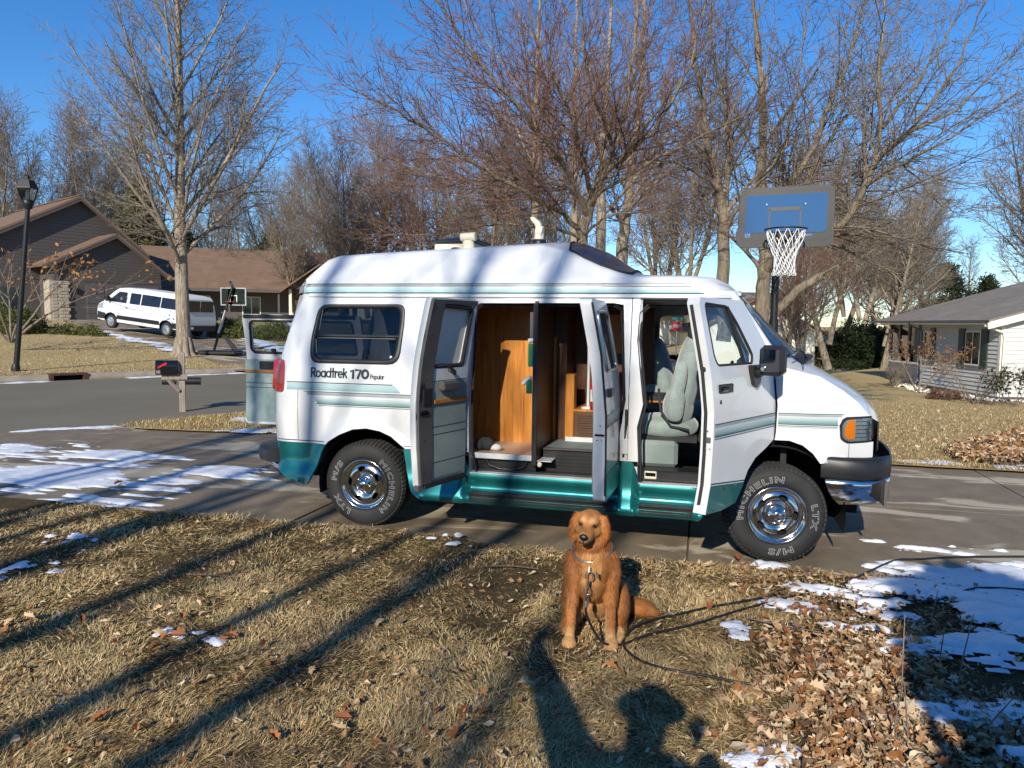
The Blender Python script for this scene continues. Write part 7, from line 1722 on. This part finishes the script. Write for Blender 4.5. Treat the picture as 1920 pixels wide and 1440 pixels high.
def litter(name, X, Y, zoff, S, seed, wts=None):
    g = np.random.default_rng(seed); V, F = leaf_geo(X, Y, lz(X, Y)+zoff, S, seed, .8, 2 if seed % 2 == 0 else None); C = lp_[g.choice(7, len(X), p=wts)]*g.uniform(.6, 1.12, (len(X), 1)); o = np_mesh(name, V, F, M['litter_leaf'], None, False, {'tone': np.repeat(np.concatenate([C, np.ones((len(X), 1))], 1), leaf_geo.k, 0)}); o['kind'] = 'stuff'; return o
n = 21000; X = G.uniform(2.3, 4.3, n); Y = G.uniform(-4.4, -1.5, n)
wgt = np.clip(1.1-((X-3.55)/.62)**2*.8-np.abs(Y+3.1)/1.35*.8+.6*fbm(X, Y, 1.8, 51, 4), 0, 1); k = G.random(n) < wgt**1.3; X, Y = X[k], Y[k]
hk = len(X)//2; zz_ = G.uniform(.008, .05, len(X)); ss_ = np.clip(G.lognormal(-3.1, .36, len(X)), .02, .10)
litter('leaf_litter', X[:hk], Y[:hk], zz_[:hk], ss_[:hk]*.85, 52); litter('leaf_litter', X[hk:], Y[hk:], zz_[hk:], ss_[hk:], 53)
n = 5200; rr2 = np.exp(G.uniform(np.log(2.3), np.log(6.5), n)); th = G.uniform(-.75, .75, n)+YAW; X = CAM[0]+rr2*np.sin(th); Y = CAM[1]+rr2*np.cos(th)
k = (Y < np.interp(X, _ex, _ey)-.02) & (G.random(n) < np.clip(.22+.75*fbm(X, Y, .9, 55, 4)+.22*(X > 1.5), .02, 1)); X, Y = X[k], Y[k]
litter('leaf_litter', X, Y, G.uniform(.012, .035, len(X)), G.uniform(.02, .055, len(X)), 56)
n = 2600; X = G.uniform(3.0, 4.4, n); Y = G.uniform(-2.2, -1.15, n); k = G.random(n) < np.clip(.4-.5*np.abs(Y+1.6)+.5*fbm(X, Y, 2, 57), 0, 1); litter('leaf_litter', X[k], Y[k], .015, G.uniform(.025, .06, k.sum()), 58)
# leaf bed beyond the drive
n = 6000; X = G.uniform(5.9, 9.2, n); Y = G.uniform(3.7, 7.6, n); k = (Y < 4.9+(X-6.1)*1.5) & (Y > 3.75) & (Y < 7.7); X, Y = X[k], Y[k]; S_ = G.uniform(.05, .11, len(X))
V, F = leaf_geo(X, Y, np.array([gz(float(a), float(b_)) for a, b_ in zip(X, Y)])+G.uniform(.04, .12, len(X)), S_, 61); C = lp_[G.choice(7, len(X))]*G.uniform(.75, 1.15, (len(X), 1)); o = np_mesh('leaf_litter', V, F, M['litter_leaf'], None, False, {'tone': np.repeat(np.concatenate([C, np.ones((len(X), 1))], 1), leaf_geo.k, 0)}); o['kind'] = 'stuff'
n = 900; X = G.uniform(4, 13, n); Y = 3.6+12*G.random(n)**1.5; S_ = G.uniform(.04, .09, n); V, F = leaf_geo(X, Y, np.array([gz(float(a), float(b_)) for a, b_ in zip(X, Y)])+.05, S_, 63); C = lp_[G.choice(7, n)]*G.uniform(.6, 1.0, (n, 1)); o = np_mesh('leaf_litter', V, F, M['litter_leaf'], None, False, {'tone': np.repeat(np.concatenate([C, np.ones((n, 1))], 1), leaf_geo.k, 0)}); o['kind'] = 'stuff'
# single big leaves lying about: each one an object
protos_l = []
for v_ in range(5):
    g = np.random.default_rng(200+v_); V, F = leaf_geo(np.zeros(1), np.zeros(1), np.zeros(1), np.ones(1), 300+v_*7, .4)
    c = [(.36, .14, .05), (.50, .31, .16), (.40, .19, .08), (.27, .10, .04), (.58, .42, .25)][v_]
    me_o = np_mesh('fallen_leaf', V, F, M['litter_leaf'], None, False, {'tone': np.repeat(np.array([[*c, 1]]), leaf_geo.k, 0)}); protos_l.append(me_o)
ll = ['russet dry leaf lying on the straw lawn', 'tan dry leaf lying on the straw lawn', 'orange brown dry leaf lying on the straw lawn', 'dark red brown dry leaf lying on the straw lawn', 'pale buff dry leaf lying on the straw lawn']
cnt = 0; used = [False]*5
while cnt < 110:
    rr2 = math.exp(G.uniform(math.log(2.6), math.log(5.6))); th_ = G.uniform(-.62, .62)+YAW; x = CAM[0]+rr2*math.sin(th_); y = CAM[1]+rr2*math.cos(th_)
    if y > float(np.interp(x, _ex, _ey))-.1 or (2.0 < x < 2.6 and -3.05 < y < -2.2): continue
    v_ = int(G.integers(0, 5)); src = protos_l[v_]
    if used[v_]: o = src.copy(); COL.objects.link(o)
    else: o = src; used[v_] = True
    o.location = (x, y, float(lz(np.array([x]), np.array([y]))[0])+.028); s_ = G.uniform(.05, .092); o.scale = (s_, s_, s_); o.rotation_euler = (G.normal(0, .3), G.normal(0, .3), G.uniform(0, 6.28))
    tag(o, ll[v_], 'leaf', ('russet', 'tan', 'orange brown', 'dark red brown', 'pale buff')[v_]+' leaves on the lawn'); cnt += 1
# a few leaves on the snow and the drive
for i, (px, py, lab) in enumerate([(222, 907, 'rust coloured leaf on the driveway snow, upper of two'), (223, 924, 'rust coloured leaf on the driveway snow, lower of two'), (241, 950, 'rust coloured leaf at the edge of the driveway snow'), (1382, 1048, 'orange leaf under the front wheel edge'), (1494, 1046, 'orange leaf against the front tyre'), (1834, 1068, 'brown leaf lying on the right snow patch'), (630, 982, 'small rust leaf by the rear tyre'), (703, 983, 'orange leaf under the rear tyre')]):
    o = protos_l[i % 4].copy(); COL.objects.link(o); r__ = pxray(px, py); p = CAM+r__*((.02-CAM[2])/r__[2]); o.location = (p[0], p[1], .03); o.scale = (.10,)*3; o.rotation_euler = (.1, .2, i*1.3); tag(o, lab, 'leaf'); 
    if 'group' in o: del o['group']
# dry stalks standing in the pile
for i, (px, py, h, lean_) in enumerate([(1793, 1300, .40, .05), (1760, 1262, .26, .02), (1690, 1330, .45, 0), (1672, 1400, .3, .03), (1828, 1395, .24, .12), (1705, 1400, .28, -.02), (1745, 1170, .22, .03)]):
    r__ = pxray(px, py); p = CAM+r__*((.03-CAM[2])/r__[2]); mb = MB(); mb.tube([(p[0], p[1], 0), (p[0]+lean_*.5, p[1]+.02, h*.5), (p[0]+lean_*1.2, p[1]+.03, h)], [.0045, .0035, .002], 5); o = mb.build('dry_stalk', M['twig_grey']); tag(o, ['tallest thin dry stalk at the shadow edge', 'short dry stalk at the edge of shade above the leaf pile', 'tall thin stalk in the middle of the leaf pile', 'thin stalk low in the leaf pile', 'slanting dry stalk at the lower right corner', 'thin leaning stalk near the bottom of the leaf pile', 'dry stalk beside the right snow patch'][i], 'plant stalk', 'dry stalks in the leaf pile')
# fallen twigs
for i, pts in enumerate([[(1480, 1290), (1560, 1295), (1660, 1305)], [(1400, 1160), (1470, 1175), (1555, 1190)], [(350, 1078), (400, 1080), (450, 1070)], [(345, 1165), (352, 1195)], [(900, 1063), (960, 1062), (1010, 1068)]]):
    w = []
    for px, py in pts:
        r__ = pxray(px, py); p = CAM+r__*((.06-CAM[2])/r__[2]); w.append((p[0], p[1], .065))
    mb = MB(); mb.tube(w, [.006, .005, .003][:len(w)], 5); o = mb.build('fallen_twig', M['twig_brown' if i > 1 else 'twig_grey']); tag(o, ['long pale twig lying across the leaf pile', 'thin twig between the leaf pile and the cable', 'dark bent twig on the left lawn', 'short pale twig end on the left lawn', 'thin twig near the drive, left of the dog'][i], 'twig')

# --- tie-out cable from the dog's chest across the lawn to the right
def gp(px, py, z=.05):
    r__ = pxray(px, py); p = CAM+r__*((z-CAM[2])/r__[2]); return (p[0], p[1], z)
def smooth_pts(W, k=5):
    W = [np.array(p, float) for p in W]; out = []
    for i in range(len(W)-1):
        p0, p1, p2, p3 = W[max(i-1, 0)], W[i], W[i+1], W[min(i+2, len(W)-1)]
        for j in range(k):
            t = j/k; out.append(.5*((2*p1)+(p2-p0)*t+(2*p0-5*p1+4*p2-p3)*t*t+(3*p1-p0-3*p2+p3)*t**3))
    out.append(W[-1]); return out
DOG = np.array([2.205, -2.80, .035]); DYAW = rad(8.4)
def dl(x, y, z): return (DOG[0]+x*math.cos(DYAW)-y*math.sin(DYAW), DOG[1]+x*math.sin(DYAW)+y*math.cos(DYAW), DOG[2]+z)
tc = tag(empty('tether_cable', dl(.0, -.10, 0)), 'black tie-out cable clipped to the dog and trailing right over the lawn', 'cable'); tc.location = (0, 0, 0)
c1 = [dl(-.025, -.085, .30), dl(-.028, -.095, .24), dl(-.02, -.08, .19), dl(.01, -.06, .12), dl(.05, -.055, .06), dl(.09, -.05, .035), gp(1166, 1208), gp(1215, 1190), gp(1300, 1170), gp(1400, 1140), gp(1500, 1115), gp(1545, 1108), gp(1600, 1085), gp(1640, 1066, .03), gp(1680, 1050, .02), gp(1720, 1048, .02), gp(1800, 1044, .02), gp(1930, 1043, .02)]
mb = MB(); mb.tube(smooth_pts(c1), .0068, 6); mb.build('cable', M['cable_black'], tc)
mb = MB(); mb.tube(smooth_pts([gp(1168, 1210), gp(1170, 1195), gp(1190, 1175), gp(1230, 1160), gp(1270, 1152), gp(1330, 1138), gp(1390, 1128), gp(1450, 1115), gp(1480, 1098), gp(1503, 1087), gp(1510, 1100), gp(1512, 1115)]), .0068, 6); mb.build('cable', M['cable_black'], tc)
mb = MB(); mb.tube(smooth_pts([gp(1168, 1210), gp(1180, 1225), gp(1205, 1240), gp(1250, 1254), gp(1310, 1264), gp(1370, 1276), gp(1410, 1283)]), .0062, 6); mb.build('cable', M['cable_black'], tc)
mb = MB(); mb.tube(smooth_pts([gp(1512, 1115), gp(1600, 1128), gp(1700, 1127), gp(1760, 1125), (*gp(1830, 1108)[:2], .07), gp(1930, 1106, .07)]), .0065, 6); mb.build('cable', M['cable_black'], tc)
mb = MB(); mb.tube([dl(-.0262, -.092, .278), dl(-.0275, -.096, .247)], .0125, 8); mb.build('crimp_sleeve', M['steel'], tc)
mb = MB(); mb.tube([np.array(dl(-.022+.014*math.cos(a), -.082, .325+.022*math.sin(a))) for a in np.linspace(0, 6.2832, 13)], .0035, 5); mb.build('clip_ring', M['steel'], tc)
mb = MB(); mb.tube([dl(-.02, -.085, .345), dl(-.018, -.09, .385)], [.008, .006], 8); mb.tube([np.array(dl(-.014+.018*math.cos(a), -.086, .405+.024*math.sin(a))) for a in np.linspace(-1.2, 3.8, 11)], .004, 5); mb.build('snap_hook', M['steel'], tc)

# ------------------------------------------------------------------ the dog
dog = tag(empty('golden_retriever', tuple(DOG), DYAW), 'golden brown retriever sitting upright on the lawn before the open van', 'dog')
bm_ = MB()
def E(c, r, rot=None): bm_.ell(c, r, 20, 14, rot)
def RX(ax, a): return Matrix.Rotation(rad(a), 3, ax)
E((.010, .085, .430), (.108, .112, .140)); E((.02, .17, .35), (.120, .130, .170)); E((.03, .27, .23), (.125, .145, .160)); E((.035, .34, .165), (.140, .140, .145))
E((.0, .06, .345), (.085, .08, .10))
for s_ in (-1, 1):
    sx = .105*s_-.002
    bm_.tube([(.078*s_, .085, .47), (.098*s_, .075, .38), (.100*s_, .070, .29), (sx*.98, .045, .20), (sx*1.0, .028, .10), (sx*1.02, .012, .035)], [.053, .052, .041, .031, .026, .026], 14)
    E((sx*1.03, -.012, .026), (.034, .048, .026)); E((sx*1.03-.012, -.04, .02), (.013, .022, .018)); E((sx*1.03+.012, -.04, .02), (.013, .022, .018)); E((sx*1.03, -.046, .020), (.012, .020, .018)); E((sx*1.03+.026, -.028, .018), (.012, .022, .016)); E((sx*1.03-.026, -.028, .018), (.012, .022, .016))
E((.145, .235, .150), (.060, .140, .125)); E((-.095, .27, .145), (.065, .14, .12))
bm_.tube([(.155, .25, .06), (.150, .16, .04), (.140, .09, .028)], [.045, .034, .028], 12); E((.138, .065, .024), (.034, .055, .024))
bm_.tube([(-.11, .25, .06), (-.115, .16, .04), (-.115, .11, .028)], [.045, .034, .026], 12)
bm_.tube([(.008, .10, .47), (.0, .075, .545), (-.008, .055, .60)], [.105, .090, .076], 18)
HR = Matrix.Rotation(rad(-10), 3, 'Z') @ Matrix.Rotation(rad(4), 3, 'Y') @ Matrix.Rotation(rad(4), 3, 'X'); HC = Vector((-.015, .030, .642))
def hd_(x, y, z): q = HR @ Vector((x, y, z))+HC; return (q[0], q[1], q[2])
def HE(c, r): E(hd_(*c), r, HR)
HE((0, .01, .010), (.069, .080, .062)); HE((0, -.035, .022), (.058, .040, .040)); HE((0, -.03, -.028), (.060, .060, .042))
bm_.tube([hd_(0, -.04, -.012), hd_(0, -.085, -.022), hd_(0, -.140, -.030)], [.049, .039, .032], 14); HE((0, -.146, -.030), (.029, .020, .024)); HE((0, -.090, -.048), (.032, .050, .018)); HE((.022, -.105, -.036), (.018, .026, .018)); HE((-.022, -.105, -.036), (.018, .026, .018))
for s_ in (-1, 1):
    HE((.030*s_, -.058, .030), (.022, .014, .012)); HE((.046*s_, -.04, -.018), (.024, .03, .026))
    bm_.tube([hd_(.060*s_, .012, .050), hd_(.077*s_, .004, .010), hd_(.084*s_, -.006, -.038), hd_(.076*s_, -.014, -.088)], [.019, .024, .028, .016], 10)
bm_.tube([(.06, .42, .07), (.15, .455, .055), (.24, .46, .05), (.31, .44, .05), (.35, .41, .045)], [.045, .046, .050, .045, .02], 12)
tmp = bm_.build('tmp_body', M['fur']); md = tmp.modifiers.new('r', 'REMESH'); md.mode = 'VOXEL'; md.voxel_size = .0075; md.use_smooth_shade = True
sm_ = tmp.modifiers.new('s', 'SMOOTH'); sm_.factor = .5; sm_.iterations = 9
dg = bpy.context.evaluated_depsgraph_get(); dg.update(); me = bpy.data.meshes.new_from_object(tmp.evaluated_get(dg)); me.name = 'body'
bpy.data.objects.remove(tmp); body = bpy.data.objects.new('body', me); COL.objects.link(body); body.parent = dog
nv = len(me.vertices); co = np.empty(nv*3, np.float32); me.vertices.foreach_get('co', co); co = co.reshape(-1, 3); no = np.empty(nv*3, np.float32); me.vertices.foreach_get('normal', no); no = no.reshape(-1, 3)
HRi = np.array(HR.inverted()); HCn = np.array(HC)
def fur_col(P):
    n = len(P); C = np.tile(np.array([.43, .168, .045]), (n, 1)); x, y, z = P[:, 0], P[:, 1], P[:, 2]
    def blend(m_, c): 
        m_ = np.clip(m_, 0, 1)[:, None]; C[:] = C*(1-m_)+np.array(c)*m_
    h = (P-HCn) @ HRi.T; isH = np.clip((z-.545)/.03, 0, 1)
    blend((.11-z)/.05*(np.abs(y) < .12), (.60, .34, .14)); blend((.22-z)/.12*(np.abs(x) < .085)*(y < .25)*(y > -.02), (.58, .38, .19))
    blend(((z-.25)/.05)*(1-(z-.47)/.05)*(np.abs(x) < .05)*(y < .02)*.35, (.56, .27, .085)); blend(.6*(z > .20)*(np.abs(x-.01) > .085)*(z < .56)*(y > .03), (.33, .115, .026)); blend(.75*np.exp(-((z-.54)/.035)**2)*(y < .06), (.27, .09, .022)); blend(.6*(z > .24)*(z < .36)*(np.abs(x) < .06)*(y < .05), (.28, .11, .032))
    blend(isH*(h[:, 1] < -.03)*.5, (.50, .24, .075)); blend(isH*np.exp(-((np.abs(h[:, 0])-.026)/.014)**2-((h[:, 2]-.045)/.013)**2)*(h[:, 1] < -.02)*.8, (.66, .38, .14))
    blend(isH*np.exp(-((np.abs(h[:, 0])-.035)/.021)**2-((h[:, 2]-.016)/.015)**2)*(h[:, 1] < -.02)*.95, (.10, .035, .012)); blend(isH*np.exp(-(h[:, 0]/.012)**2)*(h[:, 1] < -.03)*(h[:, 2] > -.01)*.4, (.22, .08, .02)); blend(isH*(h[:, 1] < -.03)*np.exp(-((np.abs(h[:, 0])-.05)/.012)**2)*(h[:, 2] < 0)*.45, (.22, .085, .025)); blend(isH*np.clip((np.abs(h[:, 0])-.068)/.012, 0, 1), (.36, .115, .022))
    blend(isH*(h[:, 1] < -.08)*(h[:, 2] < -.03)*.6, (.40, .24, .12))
    nn_ = fbm(x*3.0+y*2.0, z*.7, 11, 5, 3); C *= (1+.34*nn_)[:, None]; return C
C = fur_col(co); a = me.attributes.new('tone', 'FLOAT_COLOR', 'POINT'); a.data.foreach_set('color', np.concatenate([C*.8, np.ones((nv, 1))], 1).astype(np.float32).ravel())
# coat: fine tapering strands rooted in the body
ntri = len(me.polygons); me.calc_loop_triangles(); lt = np.empty(len(me.loop_triangles)*3, np.int32); me.loop_triangles.foreach_get('vertices', lt); lt = lt.reshape(-1, 3)
A_, B_, C_ = co[lt[:, 0]], co[lt[:, 1]], co[lt[:, 2]]; ar = np.linalg.norm(np.cross(B_-A_, C_-A_), axis=1); ns = 140000
ti = G.choice(len(lt), ns, p=ar/ar.sum()); u, v_ = G.random(ns), G.random(ns); f_ = u+v_ > 1; u[f_] = 1-u[f_]; v_[f_] = 1-v_[f_]
P0 = A_[ti]+(B_[ti]-A_[ti])*u[:, None]+(C_[ti]-A_[ti])*v_[:, None]; N0 = no[lt[ti, 0]]
h = (P0-HCn) @ HRi.T; head = P0[:, 2] > .56; face = head & (h[:, 1] < -.02) & (np.abs(h[:, 0]) < .066); ear = head & (np.abs(h[:, 0]) > .066)
tail = (P0[:, 0] > .13) & (P0[:, 1] > .38); legs = (P0[:, 2] < .22) & (P0[:, 1] < .09)
flow = np.tile(np.array([0, .25, -1.0]), (ns, 1)); flow[face] = np.array([0, 1.0, .15]); flow[tail] = np.array([.9, -.25, -.1]); flow[head & ~face & ~ear] = np.array([0, .8, -.5])
chest = (~head) & (P0[:, 1] < .08) & (P0[:, 2] > .22); flow[chest] += np.stack([np.sign(P0[chest, 0])*-.25, -.1+0*P0[chest, 0], 0*P0[chest, 0]], 1)
flow += .14*np.stack([fbm(P0[:, 0]+P0[:, 1], P0[:, 2], 9, s0, 2) for s0 in (71, 72, 73)], 1)*(~face)[:, None]
flow -= N0*(flow*N0).sum(1, keepdims=True); flow /= np.linalg.norm(flow, axis=1, keepdims=True)+1e-9
Ls = np.full(ns, .028); Ls[face] = .005; Ls[head & ~face & ~ear] = .014; Ls[legs] = .013; Ls[legs & (P0[:, 1] > .05)] = .026; Ls[ear] = .024; Ls[tail] = .055; Ls[chest] = .034; Ls[chest & (np.abs(P0[:, 0]) < .06)] = .046; Ls[(P0[:, 2] > .44) & (P0[:, 2] < .56)] = .038; Ls[(P0[:, 1] > .12) & (P0[:, 2] < .3) & ~tail] = .036; Ls *= G.uniform(.6, 1.35, ns)
lift = np.where(face, .12, .30)*G.uniform(.5, 1.4, ns)
D1 = flow*(1-lift[:, None]*.4)+N0*lift[:, None]; D1 += G.normal(0, .09, (ns, 3)); D1 /= np.linalg.norm(D1, axis=1, keepdims=True); D2 = flow+N0*.05+np.array([0, 0, -.25]); D2 += G.normal(0, .10, (ns, 3)); D2 /= np.linalg.norm(D2, axis=1, keepdims=True)
sd = np.cross(D1, N0+G.normal(0, .3, (ns, 3))); sd /= np.linalg.norm(sd, axis=1, keepdims=True)+1e-9; w_ = np.where(face, .0008, .0011)[:, None]
q1 = P0+D1*(Ls*.5)[:, None]; q2 = q1+D2*(Ls*.5)[:, None]; q2[:, 2] = np.maximum(q2[:, 2], .002)
V = np.stack([P0-sd*w_, P0+sd*w_, q2], 1).reshape(-1, 3); F = np.arange(3*ns).reshape(-1, 3)
C = fur_col(P0)*G.uniform(.66, 1.32, (ns, 1)); o = np_mesh('fur', V, F, M['fur'], dog, True, {'tone': np.repeat(np.concatenate([C, np.ones((ns, 1))], 1), 3, 0)}); o['kind'] = 'stuff'
plain('dog_nose', (.012, .009, .009), .32, var=.2, bump=.3, bscale=400); plain('dog_eye', (.018, .007, .004), .06, var=.1, coat=1.0); plain('dog_lip', (.035, .016, .012), .5)
mb = MB(); mb.ell(hd_(0, -.167, -.015), (.0225, .013, .0175), 12, 8, HR); mb.build('nose', M['dog_nose'], dog)
for s_ in (-1, 1):
    mb = MB(); mb.ell(hd_(.034*s_, -.068, .016), (.0135, .009, .0095), 10, 8, HR); mb.build('eye', M['dog_eye'], dog)
mb = MB(); mb.tube([hd_(.030, -.085, -.054), hd_(.022, -.140, -.054), hd_(0, -.166, -.050), hd_(-.022, -.140, -.054), hd_(-.030, -.085, -.054)], .0038, 6); mb.tube([hd_(0, -.172, -.030), hd_(0, -.169, -.048)], .002, 5); mb.build('mouth', M['dog_lip'], dog)
mb = MB(); mb.tube([(.0+.104*math.cos(a), .075+.098*math.sin(a), .500+.012*math.cos(a)-.045*(-math.sin(a))) for a in np.linspace(0, 6.2832, 25)], .006, 6); mb.build('collar', M['steel'], dog)
mb = MB(); mb.tube([(-.014, -.078, .45), (-.016, -.09, .425)], .004, 5); mb.box(.022, .034, -.09, -.086, .395, .425, .002); mb.build('collar_tag', M['steel'], dog)

# ------------------------------------------------------------------ behind the lens: what casts the long shadows on the lawn
def person(name, loc, rz, label):
    o = tag(empty(name, loc, rz), label, 'person')
    J = {'pel': (0, 0, .98, .19), 'sp': (0, .01, 1.2, .20), 'ch': (0, 0, 1.36, .20), 'nk': (0, 0, 1.53, .062), 'hd0': (0, -.02, 1.62, .085), 'hd1': (0, -.01, 1.72, .095), 'hd2': (0, 0, 1.79, .06),
         'ls': (-.20, 0, 1.44, .115), 'le': (-.43, -.03, 1.71, .095), 'lw': (-.59, -.03, 1.88, .072), 'lh': (-.655, -.03, 1.96, .052), 'lf': (-.68, -.03, 2.05, .024),
         'rs': (.20, 0, 1.44, .11), 're': (.43, .05, 1.20, .085), 'rw': (.30, .12, 1.42, .06), 'rh': (.24, .16, 1.50, .045),
         'lhp': (-.10, 0, .92, .11), 'lk': (-.13, .02, .50, .075), 'la': (-.15, 0, .09, .05), 'lt': (-.17, .16, .04, .045), 'rhp': (.10, 0, .92, .11), 'rk': (.13, .02, .50, .075), 'ra': (.15, 0, .09, .05), 'rt': (.17, .16, .04, .045)}
    E_ = [('pel', 'sp'), ('sp', 'ch'), ('ch', 'nk'), ('nk', 'hd0'), ('hd0', 'hd1'), ('hd1', 'hd2'), ('ch', 'ls'), ('ls', 'le'), ('le', 'lw'), ('lw', 'lh'), ('lh', 'lf'), ('ch', 'rs'), ('rs', 're'), ('re', 'rw'), ('rw', 'rh'), ('pel', 'lhp'), ('lhp', 'lk'), ('lk', 'la'), ('la', 'lt'), ('pel', 'rhp'), ('rhp', 'rk'), ('rk', 'ra'), ('ra', 'rt')]
    ks = list(J); me = bpy.data.meshes.new('body'); me.from_pydata([J[k][:3] for k in ks], [(ks.index(a), ks.index(b)) for a, b in E_], [])
    t_ = bpy.data.objects.new('t', me); COL.objects.link(t_); t_.modifiers.new('k', 'SKIN')
    if not me.skin_vertices: me.skin_vertices.new()
    for k, sv in zip(ks, me.skin_vertices[0].data): sv.radius = (J[k][3], J[k][3]*.8); sv.use_root = (k == 'pel')
    ss = t_.modifiers.new('s', 'SUBSURF'); ss.levels = 2; ss.render_levels = 2
    dg = bpy.context.evaluated_depsgraph_get(); dg.update(); m2 = bpy.data.meshes.new_from_object(t_.evaluated_get(dg)); bpy.data.objects.remove(t_)
    m2.name = 'body'; m2.materials.clear(); m2.materials.append(M['dark_cloth']); bo = bpy.data.objects.new('body', m2); COL.objects.link(bo); bo.parent = o
    plain('skin_tone', (.50, .30, .22), .5); mb = MB(); mb.ell((0, .02, 1.69), (.078, .085, .10), 14, 10); mb.build('face', M['skin_tone'], o)
    mb = MB(); mb.ell((0, -.015, 1.74), (.10, .105, .085), 14, 10); mb.lathe([(.10, 1.73), (.155, 1.715), (.155, 1.722), (.10, 1.745)], 18); mb.build('hat', M['dark_cloth'], o)
    for s_, hx2 in ((-1, (-.67, -.03, 1.99)), (1, (.22, .17, 1.52))):
        for q in range(5):
            a = (q-2)*.28; mb = MB(); mb.tube([hx2, (hx2[0]+.06*math.sin(a)+(-.012*s_ if s_ > 0 else 0), hx2[1]+.01*q*.3, hx2[2]+.07*math.cos(a)), (hx2[0]+.085*math.sin(a), hx2[1]+.02, hx2[2]+.105*math.cos(a)*(.8 if q in (0, 4) else 1))], [.012, .010, .007], 6); mb.build('finger', M['skin_tone'], o)
    return o
person('person', (2.375, -6.86, .03), 0, 'person in dark clothes behind the lens raising one arm')
Ps = PRM(levels=3, lv={1: (15, .42, 40, .26, .34), 2: (8, .15, 42, .42, .5), 3: (5, .15, 42, .45, .6)}, Lref={1: 14, 2: 4, 3: 1.6, 4: 1}, up={1: .06, 2: .05, 3: .03, 4: 0}, rmin=.007)
T = Tree(301)
for (x0, dx, r0) in ((-.55, -.025, .15), (-.15, -.018, .12), (.42, .03, .15), (.75, .13, .12), (1.2, .20, .14), (-.9, -.10, .12)):
    pts, rs = T.path((x0*.45, 0, -.05), (dx+x0*.03, 0, 1), 15.5, r0*1.02, .018, 14, .012, .01); T.put(pts, rs, 0); T.grow(pts, rs, 15, 1, Ps)
T.build('clump_tree', (-1.95, -17.2, 0), 'clump of tall bare stems standing behind the photographer', None, 'bark_pale', 'twig_grey')
T = Tree(304)
for (x0, dx, r0) in ((-.4, -.02, .13), (.1, .05, .12), (.6, .10, .11), (-.8, -.09, .10)):
    pts, rs = T.path((x0*.4, 0, -.05), (dx+x0*.03, 0, 1), 15, r0*.85, .018, 14, .012, .01); T.put(pts, rs, 0); T.grow(pts, rs, 14, 1, Ps)
T.build('clump_tree', (-3.4, -15.0, 0), 'smaller clump of bare stems behind the photographer, further left', None, 'bark_pale', 'twig_grey')
T = Tree(302); pts, rs = T.path((0, 0, -.05), (.03, 0, 1), 16, .17, .03, 14, .015, .01); T.put(pts, rs, 0); T.grow(pts, rs, 16, 1, Ps)
T.build('bare_tree', (-5.2, -18.5, 0), 'bare tree behind the photographer, off to the left', None, 'bark_grey', 'twig_brown')
T = Tree(303); pts, rs = T.path((0, 0, -.05), (-.02, 0, 1), 17, .14, .03, 14, .015, .01); T.put(pts, rs, 0); T.grow(pts, rs, 17, 1, Ps)
T.build('bare_tree', (.35, -24.0, 0), 'bare tree furthest behind the photographer', None, 'bark_grey', 'twig_brown')
for i, x in enumerate((4.12, 5.35, 6.6)):
    o = tag(empty('arborvitae', (x, -8.3, 0)), ['dense evergreen column nearest the photographer', 'dense evergreen column, middle of three behind the lens', 'dense evergreen column furthest right behind the lens'][i], 'shrub', 'evergreens behind the photographer')
    def colm(g, n, s0=i): 
        t = g.random(n); u = g.uniform(0, 6.28, n); rr = .72*np.minimum(1, (1.04-t)*2.6)**.6*np.sqrt(g.uniform(.2, 1, n)); return np.stack([rr*np.cos(u), rr*np.sin(u), .05+3.55*t], 1)
    leaf_cloud(400+i, colm, 9000, .17, 'hedge_dark', 'crown', o, .09)
    T = Tree(400+i); pts, rs = T.path((0, 0, -.05), (0, 0, 1), 3.2, .06, .02, 5, .01, 0); T.put(pts, rs, 0); V, F = T.mesh(T.wood); np_mesh('trunk', V, F, M['bark_grey'], o)

# house and trees added out of view, so that chrome and glass reflect them
o = tag(empty('tan_house', (-1.0, -30.0, 0)), 'tan house with a brown roof added out of view behind the photographer', 'house')
mb = MB(); mb.box(-11, 11, -6, 0, -.2, 2.7); mb.build('wall', M['beige_wall'], o)
mb = MB(); slab_quad(mb, [(-11.6, .6, 2.6), (11.6, .6, 2.6), (11.6, -3, 4.4), (-11.6, -3, 4.4)], .12); mb.build('roof', M['brown_shingle'], o)
mb = MB(); slab_quad(mb, [(-11.6, -6.6, 2.6), (11.6, -6.6, 2.6), (11.6, -3, 4.4), (-11.6, -3, 4.4)], .12); mb.build('roof', M['brown_shingle'], o)
for x in (-8, -4, 5, 8.5):
    mb = MB(); mb.box(x, x+1.5, .001, .05, .8, 2.1); mb.build('window', M['window_dark'], o)
mb = MB(); mb.box(-1, 0, .001, .05, 0, 2.05); mb.build('door', M['louvre_brown'], o)
for px_, py_, s_, lab in ((-16, -34, .9, 'added reddish bare tree left of the house behind the photographer'), (14, -33, 1.0, 'added reddish bare tree right of the house behind the photographer'), (3, -42, 1.1, 'added reddish bare tree rising beyond the house behind the photographer')):
    c = copy_tree(protos[3]); c.location = (px_, py_, 0); c.scale = (s_,)*3; c.rotation_euler = (0, 0, px_); c['label'] = lab
    if 'group' in c: del c['group']
